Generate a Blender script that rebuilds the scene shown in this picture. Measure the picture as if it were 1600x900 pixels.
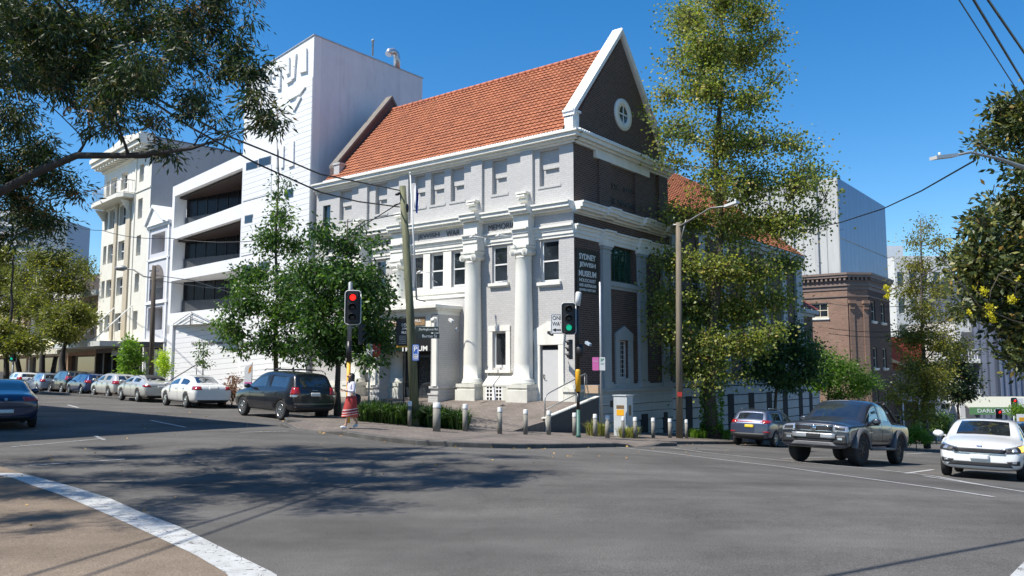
import bpy, bmesh, math, random
import numpy as np
from mathutils import Vector, Matrix
from mathutils.bvhtree import BVHTree
R_=math.radians
for o in list(bpy.data.objects): bpy.data.objects.remove(o)
SC=bpy.context.scene; COL=SC.collection
# ---------------------------------------------------------------- camera, sky, sun, exposure
F=1278.0; H=1.8; PITCH=math.atan(128/F)
cam=bpy.data.cameras.new('camera'); camo=bpy.data.objects.new('camera',cam); COL.objects.link(camo)
cam.sensor_width=36; cam.lens=36*F/1600; cam.clip_start=.1; cam.clip_end=3000
camo.location=(0,0,H); camo.rotation_euler=(math.pi/2+PITCH,0,0); SC.camera=camo
SUN_AZ=243.0; SUN_EL=56.0           # azimuth clockwise from +Y
w=bpy.data.worlds.new('World'); SC.world=w; w.use_nodes=True
nt=w.node_tree; nt.nodes.clear()
wo=nt.nodes.new('ShaderNodeOutputWorld'); bg=nt.nodes.new('ShaderNodeBackground'); sk=nt.nodes.new('ShaderNodeTexSky')
sk.sky_type='NISHITA'; sk.sun_disc=False; sk.sun_elevation=R_(SUN_EL); sk.sun_rotation=R_(SUN_AZ)
sk.altitude=0; sk.air_density=1.0; sk.dust_density=0.3; sk.ozone_density=3.5
hs=nt.nodes.new('ShaderNodeHueSaturation'); hs.inputs['Saturation'].default_value=1.36; hs.inputs['Value'].default_value=1.0
nt.links.new(sk.outputs[0],hs.inputs['Color']); nt.links.new(hs.outputs[0],bg.inputs[0]); nt.links.new(bg.outputs[0],wo.inputs[0])
bg.inputs[1].default_value=0.12
sl=bpy.data.lights.new('sun','SUN'); sl.energy=5.0; sl.angle=R_(.53); sl.color=(1,.95,.865)
so=bpy.data.objects.new('sun',sl); COL.objects.link(so)
sd=Vector((math.sin(R_(SUN_AZ))*math.cos(R_(SUN_EL)),math.cos(R_(SUN_AZ))*math.cos(R_(SUN_EL)),math.sin(R_(SUN_EL))))
so.rotation_euler=sd.to_track_quat('Z','Y').to_euler(); so.location=(-30,0,60)
vs=SC.view_settings; vs.view_transform='Standard'; vs.look='None'; vs.exposure=0.55; vs.gamma=1; vs.use_curve_mapping=False
SC.cycles.max_bounces=6; SC.cycles.transparent_max_bounces=12
SC.cycles.sample_clamp_indirect=6
# ---------------------------------------------------------------- town frame
A_=R_(37.9); V=Vector((math.sin(A_),math.cos(A_),0)); U=Vector((-V.y,V.x,0)); UP=Vector((0,0,1))
C0=Vector((2.45,32.0,0))
def az(deg): return Vector((math.sin(R_(deg)),math.cos(R_(deg)),0))
def ray(px,py):
    x=(px-800)/F; y=(450-py)/F
    return Vector((x,math.cos(PITCH)-y*math.sin(PITCH),math.sin(PITCH)+y*math.cos(PITCH)))
def at(px,py,d):                      # world point on a sight line at forward distance d (m)
    r=ray(px,py); k=d/r.y; return Vector((r.x*k,d,H+r.z*k))
def st(X,Y): return (X*V.x+Y*V.y, X*U.x+Y*U.y)
def wxy(s,t): return Vector((s*V.x+t*U.x, s*V.y+t*U.y,0))
def sst(x,a,b):
    x=min(1,max(0,(x-a)/(b-a))); return x*x*(3-2*x)
def gz(s,t):
    k=sst(t,14,30)*8; x=s-13.5-k
    sp=math.log(1+math.exp(x/1.5))*1.5 if x<30 else x
    if x<-20: sp=0
    return 0.01*min(45,max(-15,t-15))*sst(t,-5,20)*(1 if t>15 else .6)-.07*sp-.013*max(0,min(20,12-t))*sst(s,13,22)
def gzw(X,Y): return gz(*st(X,Y))
def pz0(s,t): return gz(s,t)+.13
def pz(s,t):                          # pavement level, ramping up to the museum entrance
    r=min(1,max(0,(s-24.5)/4.9))*(1 if t>=18.99 else 0)*(1 if s<30.2 else 0)*(1-sst(t,40,48))
    b=gz(s,t)+.13
    return b+r*(max(0,.42-b))
def pzw(X,Y): return pz(*st(X,Y))
def G(px,py,dz=0,fn=None):
    r=ray(px,py); t=1.0
    while t<400:
        X,Y,Z=t*r.x,t*r.y,H+t*r.z
        g=(fn(X,Y) if fn else gzw(X,Y))+dz
        if Z<g: break
        t+=.03
    return Vector((X,Y,g))
rnd=random.Random(7)
# ---------------------------------------------------------------- tagging
def tag(o,label=None,cat=None,group=None,kind=None):
    if label: o['label']=label
    if cat: o['category']=cat
    if group: o['group']=group
    if kind: o['kind']=kind
    return o
def empty(name,label=None,cat=None,loc=(0,0,0),rz=0,group=None):
    o=bpy.data.objects.new(name,None); COL.objects.link(o); o.location=loc; o.rotation_euler=(0,0,rz)
    o.empty_display_size=.2
    return tag(o,label,cat,group)
def copy_tree(o,parent=None):
    c=o.copy(); COL.objects.link(c)
    if parent: c.parent=parent
    for ch in list(KIDS.get(o.name,[])):
        copy_tree(ch,c)
    return c
KIDS={}
# ---------------------------------------------------------------- materials
MATS={}
def newmat(name):
    m=bpy.data.materials.new(name); m.use_nodes=True; nt=m.node_tree; nt.nodes.clear()
    out=nt.nodes.new('ShaderNodeOutputMaterial'); b=nt.nodes.new('ShaderNodeBsdfPrincipled')
    nt.links.new(b.outputs[0],out.inputs[0]); MATS[name]=m
    return m,nt,b,out
def N(nt,t,**k):
    n=nt.nodes.new(t)
    for a,v in k.items(): setattr(n,a,v)
    return n
def ramp(nt,src,stops):
    r=N(nt,'ShaderNodeValToRGB'); nt.links.new(src,r.inputs[0])
    e=r.color_ramp.elements
    while len(e)<len(stops): e.new(.5)
    for i,(p,c) in enumerate(stops):
        e[i].position=p; e[i].color=(*c,1) if len(c)==3 else c
    return r.outputs[0]
def g3(v): return (v,v,v)
def mixc(nt,f,a,b,bt='MIX'):
    m=N(nt,'ShaderNodeMix',data_type='RGBA',blend_type=bt)
    for i,x in ((0,f),(6,a),(7,b)):
        if hasattr(x,'links'): nt.links.new(x,m.inputs[i])
        elif i==0: m.inputs[0].default_value=x
        else: m.inputs[i].default_value=(*x,1)
    return m.outputs[2]
def noise(nt,vec,scale,detail=3,rough=.55,dist=0):
    n=N(nt,'ShaderNodeTexNoise'); n.inputs['Scale'].default_value=scale; n.inputs['Detail'].default_value=detail
    n.inputs['Roughness'].default_value=rough; n.inputs['Distortion'].default_value=dist
    if vec is not None: nt.links.new(vec,n.inputs['Vector'])
    return n.outputs['Fac']
def objco(nt,scale=None):
    t=N(nt,'ShaderNodeTexCoord')
    if scale is None: return t.outputs['Object']
    m=N(nt,'ShaderNodeMapping'); m.inputs['Scale'].default_value=scale; nt.links.new(t.outputs['Object'],m.inputs[0]); return m.outputs[0]
def bump(nt,b,h,strength,dist=.02):
    bp=N(nt,'ShaderNodeBump'); bp.inputs['Strength'].default_value=strength; bp.inputs['Distance'].default_value=dist
    nt.links.new(h,bp.inputs['Height']); nt.links.new(bp.outputs[0],b.inputs['Normal'])
def M(name,col,rough=.6,var=.12,scale=4,bmp=0,metal=0,coat=0,dirt=0,stretch=None,bs=30,spec=.5):
    if name in MATS: return MATS[name]
    m,nt,b,_=newmat(name)
    v=objco(nt,stretch); n=noise(nt,v,scale,5,.6)
    c0=tuple(max(0,c*(1-var)) for c in col); c1=tuple(min(1,c*(1+var)) for c in col)
    c=ramp(nt,n,[(.3,c0),(.7,c1)])
    if dirt>0:                         # rain streaks and grime in patches of their own
        v2=objco(nt,(2.2,2.2,.25)); n2=noise(nt,v2,2.0,6,.65)
        c=mixc(nt,ramp(nt,n2,[(.5,g3(0)),(.75,g3(dirt))]),c,tuple(x*.45 for x in col))
    nt.links.new(c,b.inputs['Base Color'])
    b.inputs['Roughness'].default_value=rough; b.inputs['Metallic'].default_value=metal
    b.inputs['Coat Weight'].default_value=coat; b.inputs['Coat Roughness'].default_value=.03
    b.inputs['Specular IOR Level'].default_value=spec
    if bmp>0: bump(nt,b,noise(nt,objco(nt),bs,4),bmp,.01)
    return m
def wallvec(nt):                      # (x+y, z): brickwork that runs round the corners of a building
    t=N(nt,'ShaderNodeTexCoord'); s=N(nt,'ShaderNodeSeparateXYZ'); nt.links.new(t.outputs['Object'],s.inputs[0])
    a=N(nt,'ShaderNodeMath',operation='ADD'); nt.links.new(s.outputs[0],a.inputs[0]); nt.links.new(s.outputs[1],a.inputs[1])
    c=N(nt,'ShaderNodeCombineXYZ'); nt.links.new(a.outputs[0],c.inputs[0]); nt.links.new(s.outputs[2],c.inputs[1]); return c.outputs[0]
def brickmat(name,c1,c2,mort,rough=.8,bs=.5,painted=False,sc=1.0,dirt=.3,mort_size=.012):
    m,nt,b,_=newmat(name); v=wallvec(nt)
    br=N(nt,'ShaderNodeTexBrick'); nt.links.new(v,br.inputs['Vector'])
    br.inputs['Scale'].default_value=1; br.inputs['Brick Width'].default_value=.24*sc; br.inputs['Row Height'].default_value=.086*sc
    br.inputs['Mortar Size'].default_value=mort_size*sc; br.inputs['Mortar Smooth'].default_value=.3; br.inputs['Bias'].default_value=-.1
    br.inputs['Color1'].default_value=(*c1,1); br.inputs['Color2'].default_value=(*c2,1); br.inputs['Mortar'].default_value=(*mort,1)
    n=noise(nt,v,.7,5,.6); n2=noise(nt,v,9,3)
    c=mixc(nt,ramp(nt,n,[(.35,g3(0)),(.75,g3(dirt))]),br.outputs['Color'],tuple(x*.6 for x in c1))
    c=mixc(nt,ramp(nt,n2,[(.3,g3(0)),(.8,g3(.25))]),c,tuple(min(1,x*1.35) for x in c2))
    nt.links.new(c,b.inputs['Base Color']); b.inputs['Roughness'].default_value=rough; b.inputs['Specular IOR Level'].default_value=.3
    inv=N(nt,'ShaderNodeMath',operation='SUBTRACT'); inv.inputs[0].default_value=1; nt.links.new(br.outputs['Fac'],inv.inputs[1])
    bump(nt,b,inv.outputs[0],bs,.012)
    return m
def boardmat(name,col,pitch,rough=.6,lw=.03,dirt=.15,ang=0.0,vertical=False,dark=.35):
    m,nt,b,_=newmat(name); v=wallvec(nt)
    s=N(nt,'ShaderNodeSeparateXYZ'); nt.links.new(v,s.inputs[0])
    src=s.outputs[0 if vertical else 1]
    if ang:
        k=N(nt,'ShaderNodeMath',operation='MULTIPLY_ADD'); k.inputs[1].default_value=ang; nt.links.new(s.outputs[0],k.inputs[0]); nt.links.new(src,k.inputs[2]); src=k.outputs[0]
    d=N(nt,'ShaderNodeMath',operation='DIVIDE'); d.inputs[1].default_value=pitch; nt.links.new(src,d.inputs[0])
    f=N(nt,'ShaderNodeMath',operation='FRACT'); nt.links.new(d.outputs[0],f.inputs[0])
    line=ramp(nt,f.outputs[0],[(0,g3(0)),(lw,g3(0)),(lw*1.6,g3(1)),(1,g3(1))])
    n=noise(nt,objco(nt,(1.5,1.5,.3)),1.5,5)
    c=mixc(nt,ramp(nt,n,[(.4,g3(0)),(.8,g3(dirt))]),col,tuple(x*.5 for x in col))
    c=mixc(nt,line,tuple(x*dark for x in col),c)
    nt.links.new(c,b.inputs['Base Color']); b.inputs['Roughness'].default_value=rough
    bump(nt,b,line,.6,.02)
    return m
def glassmat(name,col=(.012,.016,.02),rough=.03,blinds=0):
    m,nt,b,_=newmat(name)
    v=objco(nt); n=noise(nt,v,1.3,3)
    c=ramp(nt,n,[(.35,col),(.7,tuple(x*2.2+.004 for x in col))])
    nt.links.new(c,b.inputs['Base Color']); b.inputs['Roughness'].default_value=rough; b.inputs['Specular IOR Level'].default_value=.9
    b.inputs['IOR'].default_value=1.55
    bump(nt,b,noise(nt,v,.9,2),.03,.05)
    return m
def emis(name,col,s):
    m,nt,b,_=newmat(name); b.inputs['Base Color'].default_value=(*[c*.3 for c in col],1)
    b.inputs['Emission Color'].default_value=(*col,1); b.inputs['Emission Strength'].default_value=s
    b.inputs['Roughness'].default_value=.3
    return m
def leafmat(name,cols,trans=.35,rough=.45):
    m=bpy.data.materials.new(name); m.use_nodes=True; nt=m.node_tree; nt.nodes.clear(); MATS[name]=m
    out=N(nt,'ShaderNodeOutputMaterial'); b=N(nt,'ShaderNodeBsdfPrincipled'); t=N(nt,'ShaderNodeBsdfTranslucent'); mx=N(nt,'ShaderNodeMixShader')
    a=N(nt,'ShaderNodeAttribute',attribute_name='leafvar')
    k=len(cols); c=ramp(nt,a.outputs['Fac'],[(i/(k-1),cc) for i,cc in enumerate(cols)])
    nt.links.new(c,b.inputs['Base Color']); b.inputs['Roughness'].default_value=rough; b.inputs['Specular IOR Level'].default_value=.4
    br=mixc(nt,1.0,c,(1.6,1.7,.7),'MULTIPLY'); nt.links.new(br,t.inputs[0])
    mx.inputs[0].default_value=trans; nt.links.new(b.outputs[0],mx.inputs[1]); nt.links.new(t.outputs[0],mx.inputs[2]); nt.links.new(mx.outputs[0],out.inputs[0])
    return m
# ---------------------------------------------------------------- mesh builder
class Pl:                             # a vertical working plane: along, up, outward
    def __init__(s,O,ex,en): s.O=Vector(O); s.ex=Vector(ex); s.en=Vector(en)
    def P(s,x,z,o=0): return s.O+s.ex*x+s.en*o+UP*z
IDP=Pl((0,0,0),(1,0,0),(0,-1,0))      # x, z, out = -y
class MB:
    def __init__(s): s.v=[]; s.f=[]; s.sm=[]; s.mi=[]; s.cur=0; s.cuts=[]
    def cut(s): s.cuts.append((len(s.v),len(s.f))); return s
    def add(s,vs,fs,smooth=False):
        n=len(s.v); s.v+= [tuple(v) for v in vs]
        for f in fs: s.f.append(tuple(i+n for i in f)); s.sm.append(smooth); s.mi.append(s.cur)
        return s
    def hexa(s,p): # 8 points: bottom 4, top 4
        return s.add(p,[(0,3,2,1),(4,5,6,7),(0,1,5,4),(1,2,6,5),(2,3,7,6),(3,0,4,7)])
    def box(s,x0,x1,y0,y1,z0,z1):
        return s.hexa([(x0,y0,z0),(x1,y0,z0),(x1,y1,z0),(x0,y1,z0),(x0,y0,z1),(x1,y0,z1),(x1,y1,z1),(x0,y1,z1)])
    def bp(s,pl,x0,x1,z0,z1,o0,o1):
        P=pl.P; return s.hexa([P(x0,z0,o0),P(x1,z0,o0),P(x1,z0,o1),P(x0,z0,o1),P(x0,z1,o0),P(x1,z1,o0),P(x1,z1,o1),P(x0,z1,o1)])
    def obox(s,c,ax,ay,az_,hx,hy,hz):  # oriented box, half sizes
        c=Vector(c); q=[]
        for k in (-1,1):
            for (i,j) in ((-1,-1),(1,-1),(1,1),(-1,1)): q.append(c+ax*hx*i+ay*hy*j+az_*hz*k)
        return s.hexa(q)
    def poly(s,pl,pts,o0,o1):          # extruded outline in a working plane
        n=len(pts); vs=[pl.P(x,z,o0) for x,z in pts]+[pl.P(x,z,o1) for x,z in pts]
        fs=[tuple(range(n)),tuple(range(2*n-1,n-1,-1))]+[(i,(i+1)%n,n+(i+1)%n,n+i) for i in range(n)]
        return s.add(vs,fs)
    def quad(s,a,b,c,d): return s.add([a,b,c,d],[(0,1,2,3)])
    def tube(s,pts,rs,n=8,caps=True,smooth=True,up=None):
        pts=[Vector(p) for p in pts]; k=len(pts)
        if not hasattr(rs,'__len__'): rs=[rs]*k
        vs=[]; prev=None
        for i,p in enumerate(pts):
            d=(pts[min(i+1,k-1)]-pts[max(i-1,0)])
            d=d.normalized() if d.length>1e-9 else Vector((0,0,1))
            if prev is None:
                a=d.cross(Vector((0,0,1)) if abs(d.z)<.9 else Vector((1,0,0))).normalized()
            else:
                a=(prev-d*prev.dot(d)); a=a.normalized() if a.length>1e-6 else d.orthogonal().normalized()
            b=d.cross(a); prev=a
            for j in range(n):
                t=2*math.pi*(j+.5*(n==4))/n; vs.append(p+(a*math.cos(t)+b*math.sin(t))*rs[i])
        fs=[]
        for i in range(k-1):
            for j in range(n):
                fs.append((i*n+j,i*n+(j+1)%n,(i+1)*n+(j+1)%n,(i+1)*n+j))
        s.add(vs,fs,smooth)
        if caps:
            m=len(s.v)-k*n; s.f.append(tuple(m+j for j in range(n-1,-1,-1))); s.sm.append(False); s.mi.append(s.cur)
            s.f.append(tuple(m+(k-1)*n+j for j in range(n))); s.sm.append(False); s.mi.append(s.cur)
        return s
    def lathe(s,c,prof,n=20,axis=None,smooth=True):   # profile (r,z) up from c
        c=Vector(c); az_=Vector(axis).normalized() if axis is not None else Vector((0,0,1))
        a=az_.orthogonal().normalized(); b=az_.cross(a); vs=[]
        for r,z in prof:
            for j in range(n):
                t=2*math.pi*j/n; vs.append(c+az_*z+(a*math.cos(t)+b*math.sin(t))*max(r,1e-4))
        k=len(prof); fs=[(i*n+j,i*n+(j+1)%n,(i+1)*n+(j+1)%n,(i+1)*n+j) for i in range(k-1) for j in range(n)]
        s.add(vs,fs,smooth)
        m=len(s.v)-k*n
        for q in (tuple(m+j for j in range(n)),tuple(m+(k-1)*n+j for j in range(n))): s.f.append(q); s.sm.append(False); s.mi.append(s.cur)
        return s
    def wall(s,pl,x0,x1,z0,z1,holes,depth,o=0):       # wall face with openings and their reveals
        xs=sorted({x0,x1,*[h[0] for h in holes],*[h[1] for h in holes]}); zs=sorted({z0,z1,*[h[2] for h in holes],*[h[3] for h in holes]})
        xs=[x for x in xs if x0<=x<=x1]; zs=[z for z in zs if z0<=z<=z1]; P=pl.P
        for i in range(len(xs)-1):
            for j in range(len(zs)-1):
                cx=(xs[i]+xs[i+1])/2; cz=(zs[j]+zs[j+1])/2
                if any(h[0]<cx<h[1] and h[2]<cz<h[3] for h in holes): continue
                s.quad(P(xs[i],zs[j],o),P(xs[i+1],zs[j],o),P(xs[i+1],zs[j+1],o),P(xs[i],zs[j+1],o))
        for h in holes:
            a,b,c,d=h[:4]; dd=h[4] if len(h)>4 else depth; q=[(a,c),(b,c),(b,d),(a,d)]
            for i in range(4):
                p,r=q[i],q[(i+1)%4]; s.quad(P(*p,o),P(*r,o),P(*r,o-dd),P(*p,o-dd))
        return s
    def parts(s,name,mat,parent=None,bevel=0):
        """one object per cut() piece, or per connected piece when nothing was cut"""
        if s.cuts:
            lab=np.zeros(len(s.f),int); 
            for k,(a,b) in enumerate(s.cuts): lab[b:]=k+1
        else:
            par=list(range(len(s.v)))
            def fd(i):
                while par[i]!=i: par[i]=par[par[i]]; i=par[i]
                return i
            for f in s.f:
                r=fd(f[0])
                for q in f[1:]: par[fd(q)]=r
            lab=np.array([fd(f[0]) for f in s.f])
        out=[]
        for k in sorted(set(lab.tolist())):
            m=MB(); mp={}
            for i in np.nonzero(lab==k)[0]:
                q=[]
                for v in s.f[i]:
                    if v not in mp: mp[v]=len(m.v); m.v.append(s.v[v])
                    q.append(mp[v])
                m.f.append(tuple(q)); m.sm.append(s.sm[i]); m.mi.append(s.mi[i])
            out.append(m.build(name,mat,parent,bevel))
        return out
    def build(s,name,mat,parent=None,bevel=0,recalc=True):
        me=bpy.data.meshes.new(name); me.from_pydata(s.v,[],s.f); me.update()
        if recalc:
            bm=bmesh.new(); bm.from_mesh(me); bmesh.ops.recalc_face_normals(bm,faces=bm.faces)
            bm.to_mesh(me); bm.free()
        if len(s.sm)==len(me.polygons): me.polygons.foreach_set('use_smooth',s.sm)
        for m in (mat if isinstance(mat,(list,tuple)) else [mat]): me.materials.append(m)
        if len(me.materials)>1: me.polygons.foreach_set('material_index',s.mi)
        return link(name,me,parent,bevel)
def link(name,me,parent=None,bevel=0):
    o=bpy.data.objects.new(name,me); COL.objects.link(o)
    if parent is not None: o.parent=parent; KIDS.setdefault(parent.name,[]).append(o)
    if bevel:
        b=o.modifiers.new('b','BEVEL'); b.width=bevel; b.segments=2; b.limit_method='ANGLE'; b.angle_limit=R_(40)
        b.harden_normals=False
    return o
def text(s,name,mat,parent,pl,cx,cz,height,out,width=None,depth=.012,bold=0.0,space=1.0):
    cu=bpy.data.curves.new(name,'FONT'); cu.body=s; cu.size=1; cu.align_x='CENTER'; cu.align_y='CENTER'; cu.extrude=.5; cu.offset=bold; cu.space_character=space
    t=bpy.data.objects.new(name,cu); COL.objects.link(t); bpy.context.view_layer.update()
    me=bpy.data.meshes.new_from_object(t.evaluated_get(bpy.context.evaluated_depsgraph_get())); bpy.data.objects.remove(t)
    n=len(me.vertices); co=np.empty(n*3,'f'); me.vertices.foreach_get('co',co); co=co.reshape(-1,3)
    w=co[:,0].max()-co[:,0].min(); h=co[:,1].max()-co[:,1].min(); mx=(co[:,0].max()+co[:,0].min())/2; my=(co[:,1].max()+co[:,1].min())/2
    ky=height/h; kx=(width/w) if width else ky
    for i in range(n):
        x=(co[i,0]-mx)*kx; z=(co[i,1]-my)*ky; o=out+(depth if co[i,2]>0 else 0)
        me.vertices[i].co=pl.P(cx+x*pl.dx,cz+z,o) if hasattr(pl,'dx') else pl.P(cx+x,cz+z,o)
    me.materials.clear(); me.materials.append(mat)
    return link(name,me,parent)
# ---------------------------------------------------------------- ground, road, kerb, pavement, markings
def asphalt(name,base,warm=(1,1,1),grain=.22):
    m,nt,b,_=newmat(name); v=objco(nt)
    n1=noise(nt,v,85,3,.85); n2=noise(nt,v,.35,4,.6); n3=noise(nt,objco(nt,(1,1,1)),2.3,5,.65); n4=noise(nt,v,45,3,.6)
    c0=tuple(base*x for x in warm)
    lo=tuple(x*(1-grain*1.9) for x in c0); hi=tuple(x*(1+grain*2.2) for x in c0)
    c=ramp(nt,n1,[(.30,lo),(.47,c0),(.62,hi),(.72,tuple(x*2.1 for x in c0))])
    c=mixc(nt,1,c,ramp(nt,n4,[(.3,g3(.82)),(.7,g3(1.14))]),'MULTIPLY')
    c=mixc(nt,1,c,ramp(nt,n2,[(.32,g3(.74)),(.68,g3(1.16))]),'MULTIPLY')
    c=mixc(nt,1,c,ramp(nt,n3,[(.3,g3(.92)),(.6,g3(1.04))]),'MULTIPLY')
    wp=noise(nt,objco(nt,(.22,1.1,1)),.8,4,.6); c=mixc(nt,1,c,ramp(nt,wp,[(.35,g3(.86)),(.6,g3(1.08))]),'MULTIPLY')
    # dark crack seams and oil marks
    vo=N(nt,'ShaderNodeTexVoronoi',feature='DISTANCE_TO_EDGE'); vo.inputs['Scale'].default_value=.22
    wv=N(nt,'ShaderNodeVectorMath',operation='ADD'); nt.links.new(v,wv.inputs[0])
    nn=N(nt,'ShaderNodeTexNoise'); nn.inputs['Scale'].default_value=1.2; nn.inputs['Detail'].default_value=6; nt.links.new(v,nn.inputs['Vector']); nt.links.new(nn.outputs['Color'],wv.inputs[1]); nt.links.new(wv.outputs[0],vo.inputs['Vector'])
    cr=ramp(nt,vo.outputs['Distance'],[(0,g3(.88)),(.002,g3(.93)),(.005,g3(1))])
    c=mixc(nt,1,c,cr,'MULTIPLY')
    nt.links.new(c,b.inputs['Base Color']); b.inputs['Roughness'].default_value=.95; b.inputs['Specular IOR Level'].default_value=.12
    bump(nt,b,n1,.55,.012)
    return m
ASPH=asphalt('asphalt',.096,(1.04,.985,.915),.30)
ASPH2=asphalt('worn_brown_asphalt',.135,(1.26,.99,.75),.24)
def paintmat(name,col=.62,wear=.42):
    m,nt,b,out=newmat(name); v=objco(nt)
    n=noise(nt,v,14,7,.75); n2=noise(nt,v,3,3)
    vo=N(nt,'ShaderNodeTexVoronoi',feature='DISTANCE_TO_EDGE'); vo.inputs['Scale'].default_value=7
    mp=N(nt,'ShaderNodeMapping'); mp.inputs['Scale'].default_value=(1,1,1); nt.links.new(v,mp.inputs[0])
    nn=N(nt,'ShaderNodeTexNoise'); nn.inputs['Scale'].default_value=6; nt.links.new(v,nn.inputs['Vector'])
    wv=N(nt,'ShaderNodeVectorMath',operation='MULTIPLY_ADD'); wv.inputs[1].default_value=(.25,.25,.25); nt.links.new(nn.outputs['Color'],wv.inputs[0]); nt.links.new(v,wv.inputs[2]); nt.links.new(wv.outputs[0],vo.inputs['Vector'])
    ck=ramp(nt,vo.outputs['Distance'],[(0,g3(0)),(.018,g3(.25)),(.04,g3(1))])
    a=ramp(nt,n,[(wear-.06,g3(0)),(wear+.03,g3(1))])
    patchy=ramp(nt,n2,[(.40,g3(0)),(.52,g3(1))])
    ck2=mixc(nt,patchy,ck,(1,1,1))
    al=mixc(nt,1,a,ck2,'MULTIPLY')
    c=ramp(nt,noise(nt,v,4,5),[(.3,(col*.72,col*.72,col*.68)),(.7,(col,col,col*.97))])
    nt.links.new(c,b.inputs['Base Color']); b.inputs['Roughness'].default_value=.6
    nt.links.new(al,b.inputs['Alpha']); return m
PAINT=paintmat('road_paint',.50,.40); PAINT2=paintmat('worn_road_paint',.36,.46)
def axis(a,b,fa,fb,fine,coarse):
    xs=[];x=a
    while x<b:
        xs.append(x); x+=fine if fa<=x<fb else coarse
    xs.append(b); return xs
def sheet(name,ss,ts,fn,mat,dz=0,kind='structure',inside=None):
    vs=[];fs=[]; n=len(ts)
    for s in ss:
        for t in ts:
            p=wxy(s,t); vs.append((p.x,p.y,fn(s,t)+dz))
    for i in range(len(ss)-1):
        for j in range(n-1): fs.append((i*n+j,(i+1)*n+j,(i+1)*n+j+1,i*n+j+1))
    me=bpy.data.meshes.new(name); me.from_pydata(vs,[],fs); me.update()
    me.polygons.foreach_set('use_smooth',[True]*len(fs)); me.materials.append(mat)
    o=link(name,me); tag(o,kind=kind); return o
sheet('ground',axis(-500,900,-30,60,5,50),axis(-500,900,-30,60,5,50),gz,M('bare_ground',(.16,.14,.11),.9,.2,.3),-.25)
sheet('road',axis(-60,190,-12,42,.75,4),axis(-60,170,-12,42,.75,4),gz,ASPH)
# kerb line (town coordinates s,t), read where the gutter meets the kerb
def az_line(p,a,L,n):
    out=[]
    for i in range(1,n+1):
        q=Vector((p[0]*V.x+p[1]*U.x,p[0]*V.y+p[1]*U.y,0))+az(a)*(L*i/n); out.append(st(q.x,q.y))
    return out
kp=[(15.9,21.5),(15.72,19.3),(15.75,18.4),(15.6,17.4),(15.5,16.5),(15.7,15.4),(16.2,14.6),(17.0,13.9),(18.2,13.55),(20,13.6),(22,13.8),(24.2,14.0),(26.2,14.1),(28.3,14.2),(28.5,14.3),(28.7,15.1),(31,15.15),(34,15.2),(40,15.2),(50,15.3),(62,15.4),(72,15.4),(90,15.4),(120,15.4),(185,15.4)]
left=[(17.2,22.6),(17.25,23.0),(17.6,23.6),(20.5,24.2)]
base=left[-1]
far=az_line(base,-46.5,150,40)
kp=[(s,t) for s,t in kp]
KERB=list(reversed(far))+list(reversed(left))+[(17.1,22.2),(16.7,21.9)]+kp
def resample(pts,step):
    out=[pts[0]]
    for a,b in zip(pts,pts[1:]):
        d=math.dist(a,b); k=max(1,int(d/step))
        for i in range(1,k+1): out.append((a[0]+(b[0]-a[0])*i/k,a[1]+(b[1]-a[1])*i/k))
    return out
KR=resample(KERB,.6)
def inner(s,t):                        # matching point on the building line
    if t>21: 
        f=(t-21)
        return (29.9+max(0,(t-54))*.14+.5, t+4 if s<20 else t)
    if s<23: 
        k=min(1,max(0,(s-15)/8)); 
        return (29.9+.3,21-.0)
    return (max(s,30.5),20.2)
pv=[];pf=[];K=44
def kerbz(s,t):                        # dropped kerbs where people cross
    return 1
nrm=[]
for i,(s,t) in enumerate(KR):
    a=KR[max(0,i-1)];b=KR[min(len(KR)-1,i+1)]
    d=(b[0]-a[0],b[1]-a[1]);l=math.hypot(*d) or 1
    nrm.append((d[1]/l,-d[0]/l) )
kb=MB(); kn=[]
def drop(s,t):
    d=0
    for (cs,ct,r) in ((15.85,20.2,.95),(25.3,14.05,1.0)):
        q=math.hypot(s-cs,t-ct); d=max(d,1-sst(q,r*.7,r*1.35))
    return d
IN=[]
for i,(s,t) in enumerate(KR):
    # direction towards the building side
    q=inner(s,t); dx,dy=q[0]-s,q[1]-t; l=math.hypot(dx,dy)
    n0=nrm[i]; 
    if n0[0]*dx+n0[1]*dy<0: n0=(-n0[0],-n0[1])
    IN.append((s+n0[0]*.16,t+n0[1]*.16))
def padd(s,t,z): p=wxy(s,t); return (p.x,p.y,z)
kv=[];kf=[]
for i,((s,t),(s2,t2)) in enumerate(zip(KR,IN)):
    h=.13*(1-.92*drop(s,t)); g=gz(s,t)
    jt=.006*math.sin(i*2.3)
    kv+=[padd(s,t,g-.05),padd(s,t,g+h-.02+jt),padd(s+(s2-s)*.15,t+(t2-t)*.15,g+h+jt),padd(s2,t2,g+h+jt*.5)]
for i in range(len(KR)-1):
    for j in range(3): a=i*4+j; kf.append((a,a+4,a+5,a+1))
me=bpy.data.meshes.new('kerb'); me.from_pydata(kv,[],kf); me.update(); me.materials.append(M('kerb_stone',(.080,.076,.070),.85,.35,2.5,.5,dirt=.6,bs=25)); tag(link('kerb',me),kind='structure')
for i,(s,t) in enumerate(IN):
    q=inner(*KR[i]); h=.13*(1-.92*drop(s,t))
    for j in range(K+1):
        f=j/K; a=s+(q[0]-s)*f; b=t+(q[1]-t)*f
        base=pz0(a,b)
        dd=drop(a,b); z=base-.12*dd*(1 if j<8 else 1)
        if j==0: z=gz(*KR[i])+h
        pv.append(padd(a,b,z))
for i in range(len(IN)-1):
    for j in range(K): a=i*(K+1)+j; pf.append((a,a+K+1,a+K+2,a+1))
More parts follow.
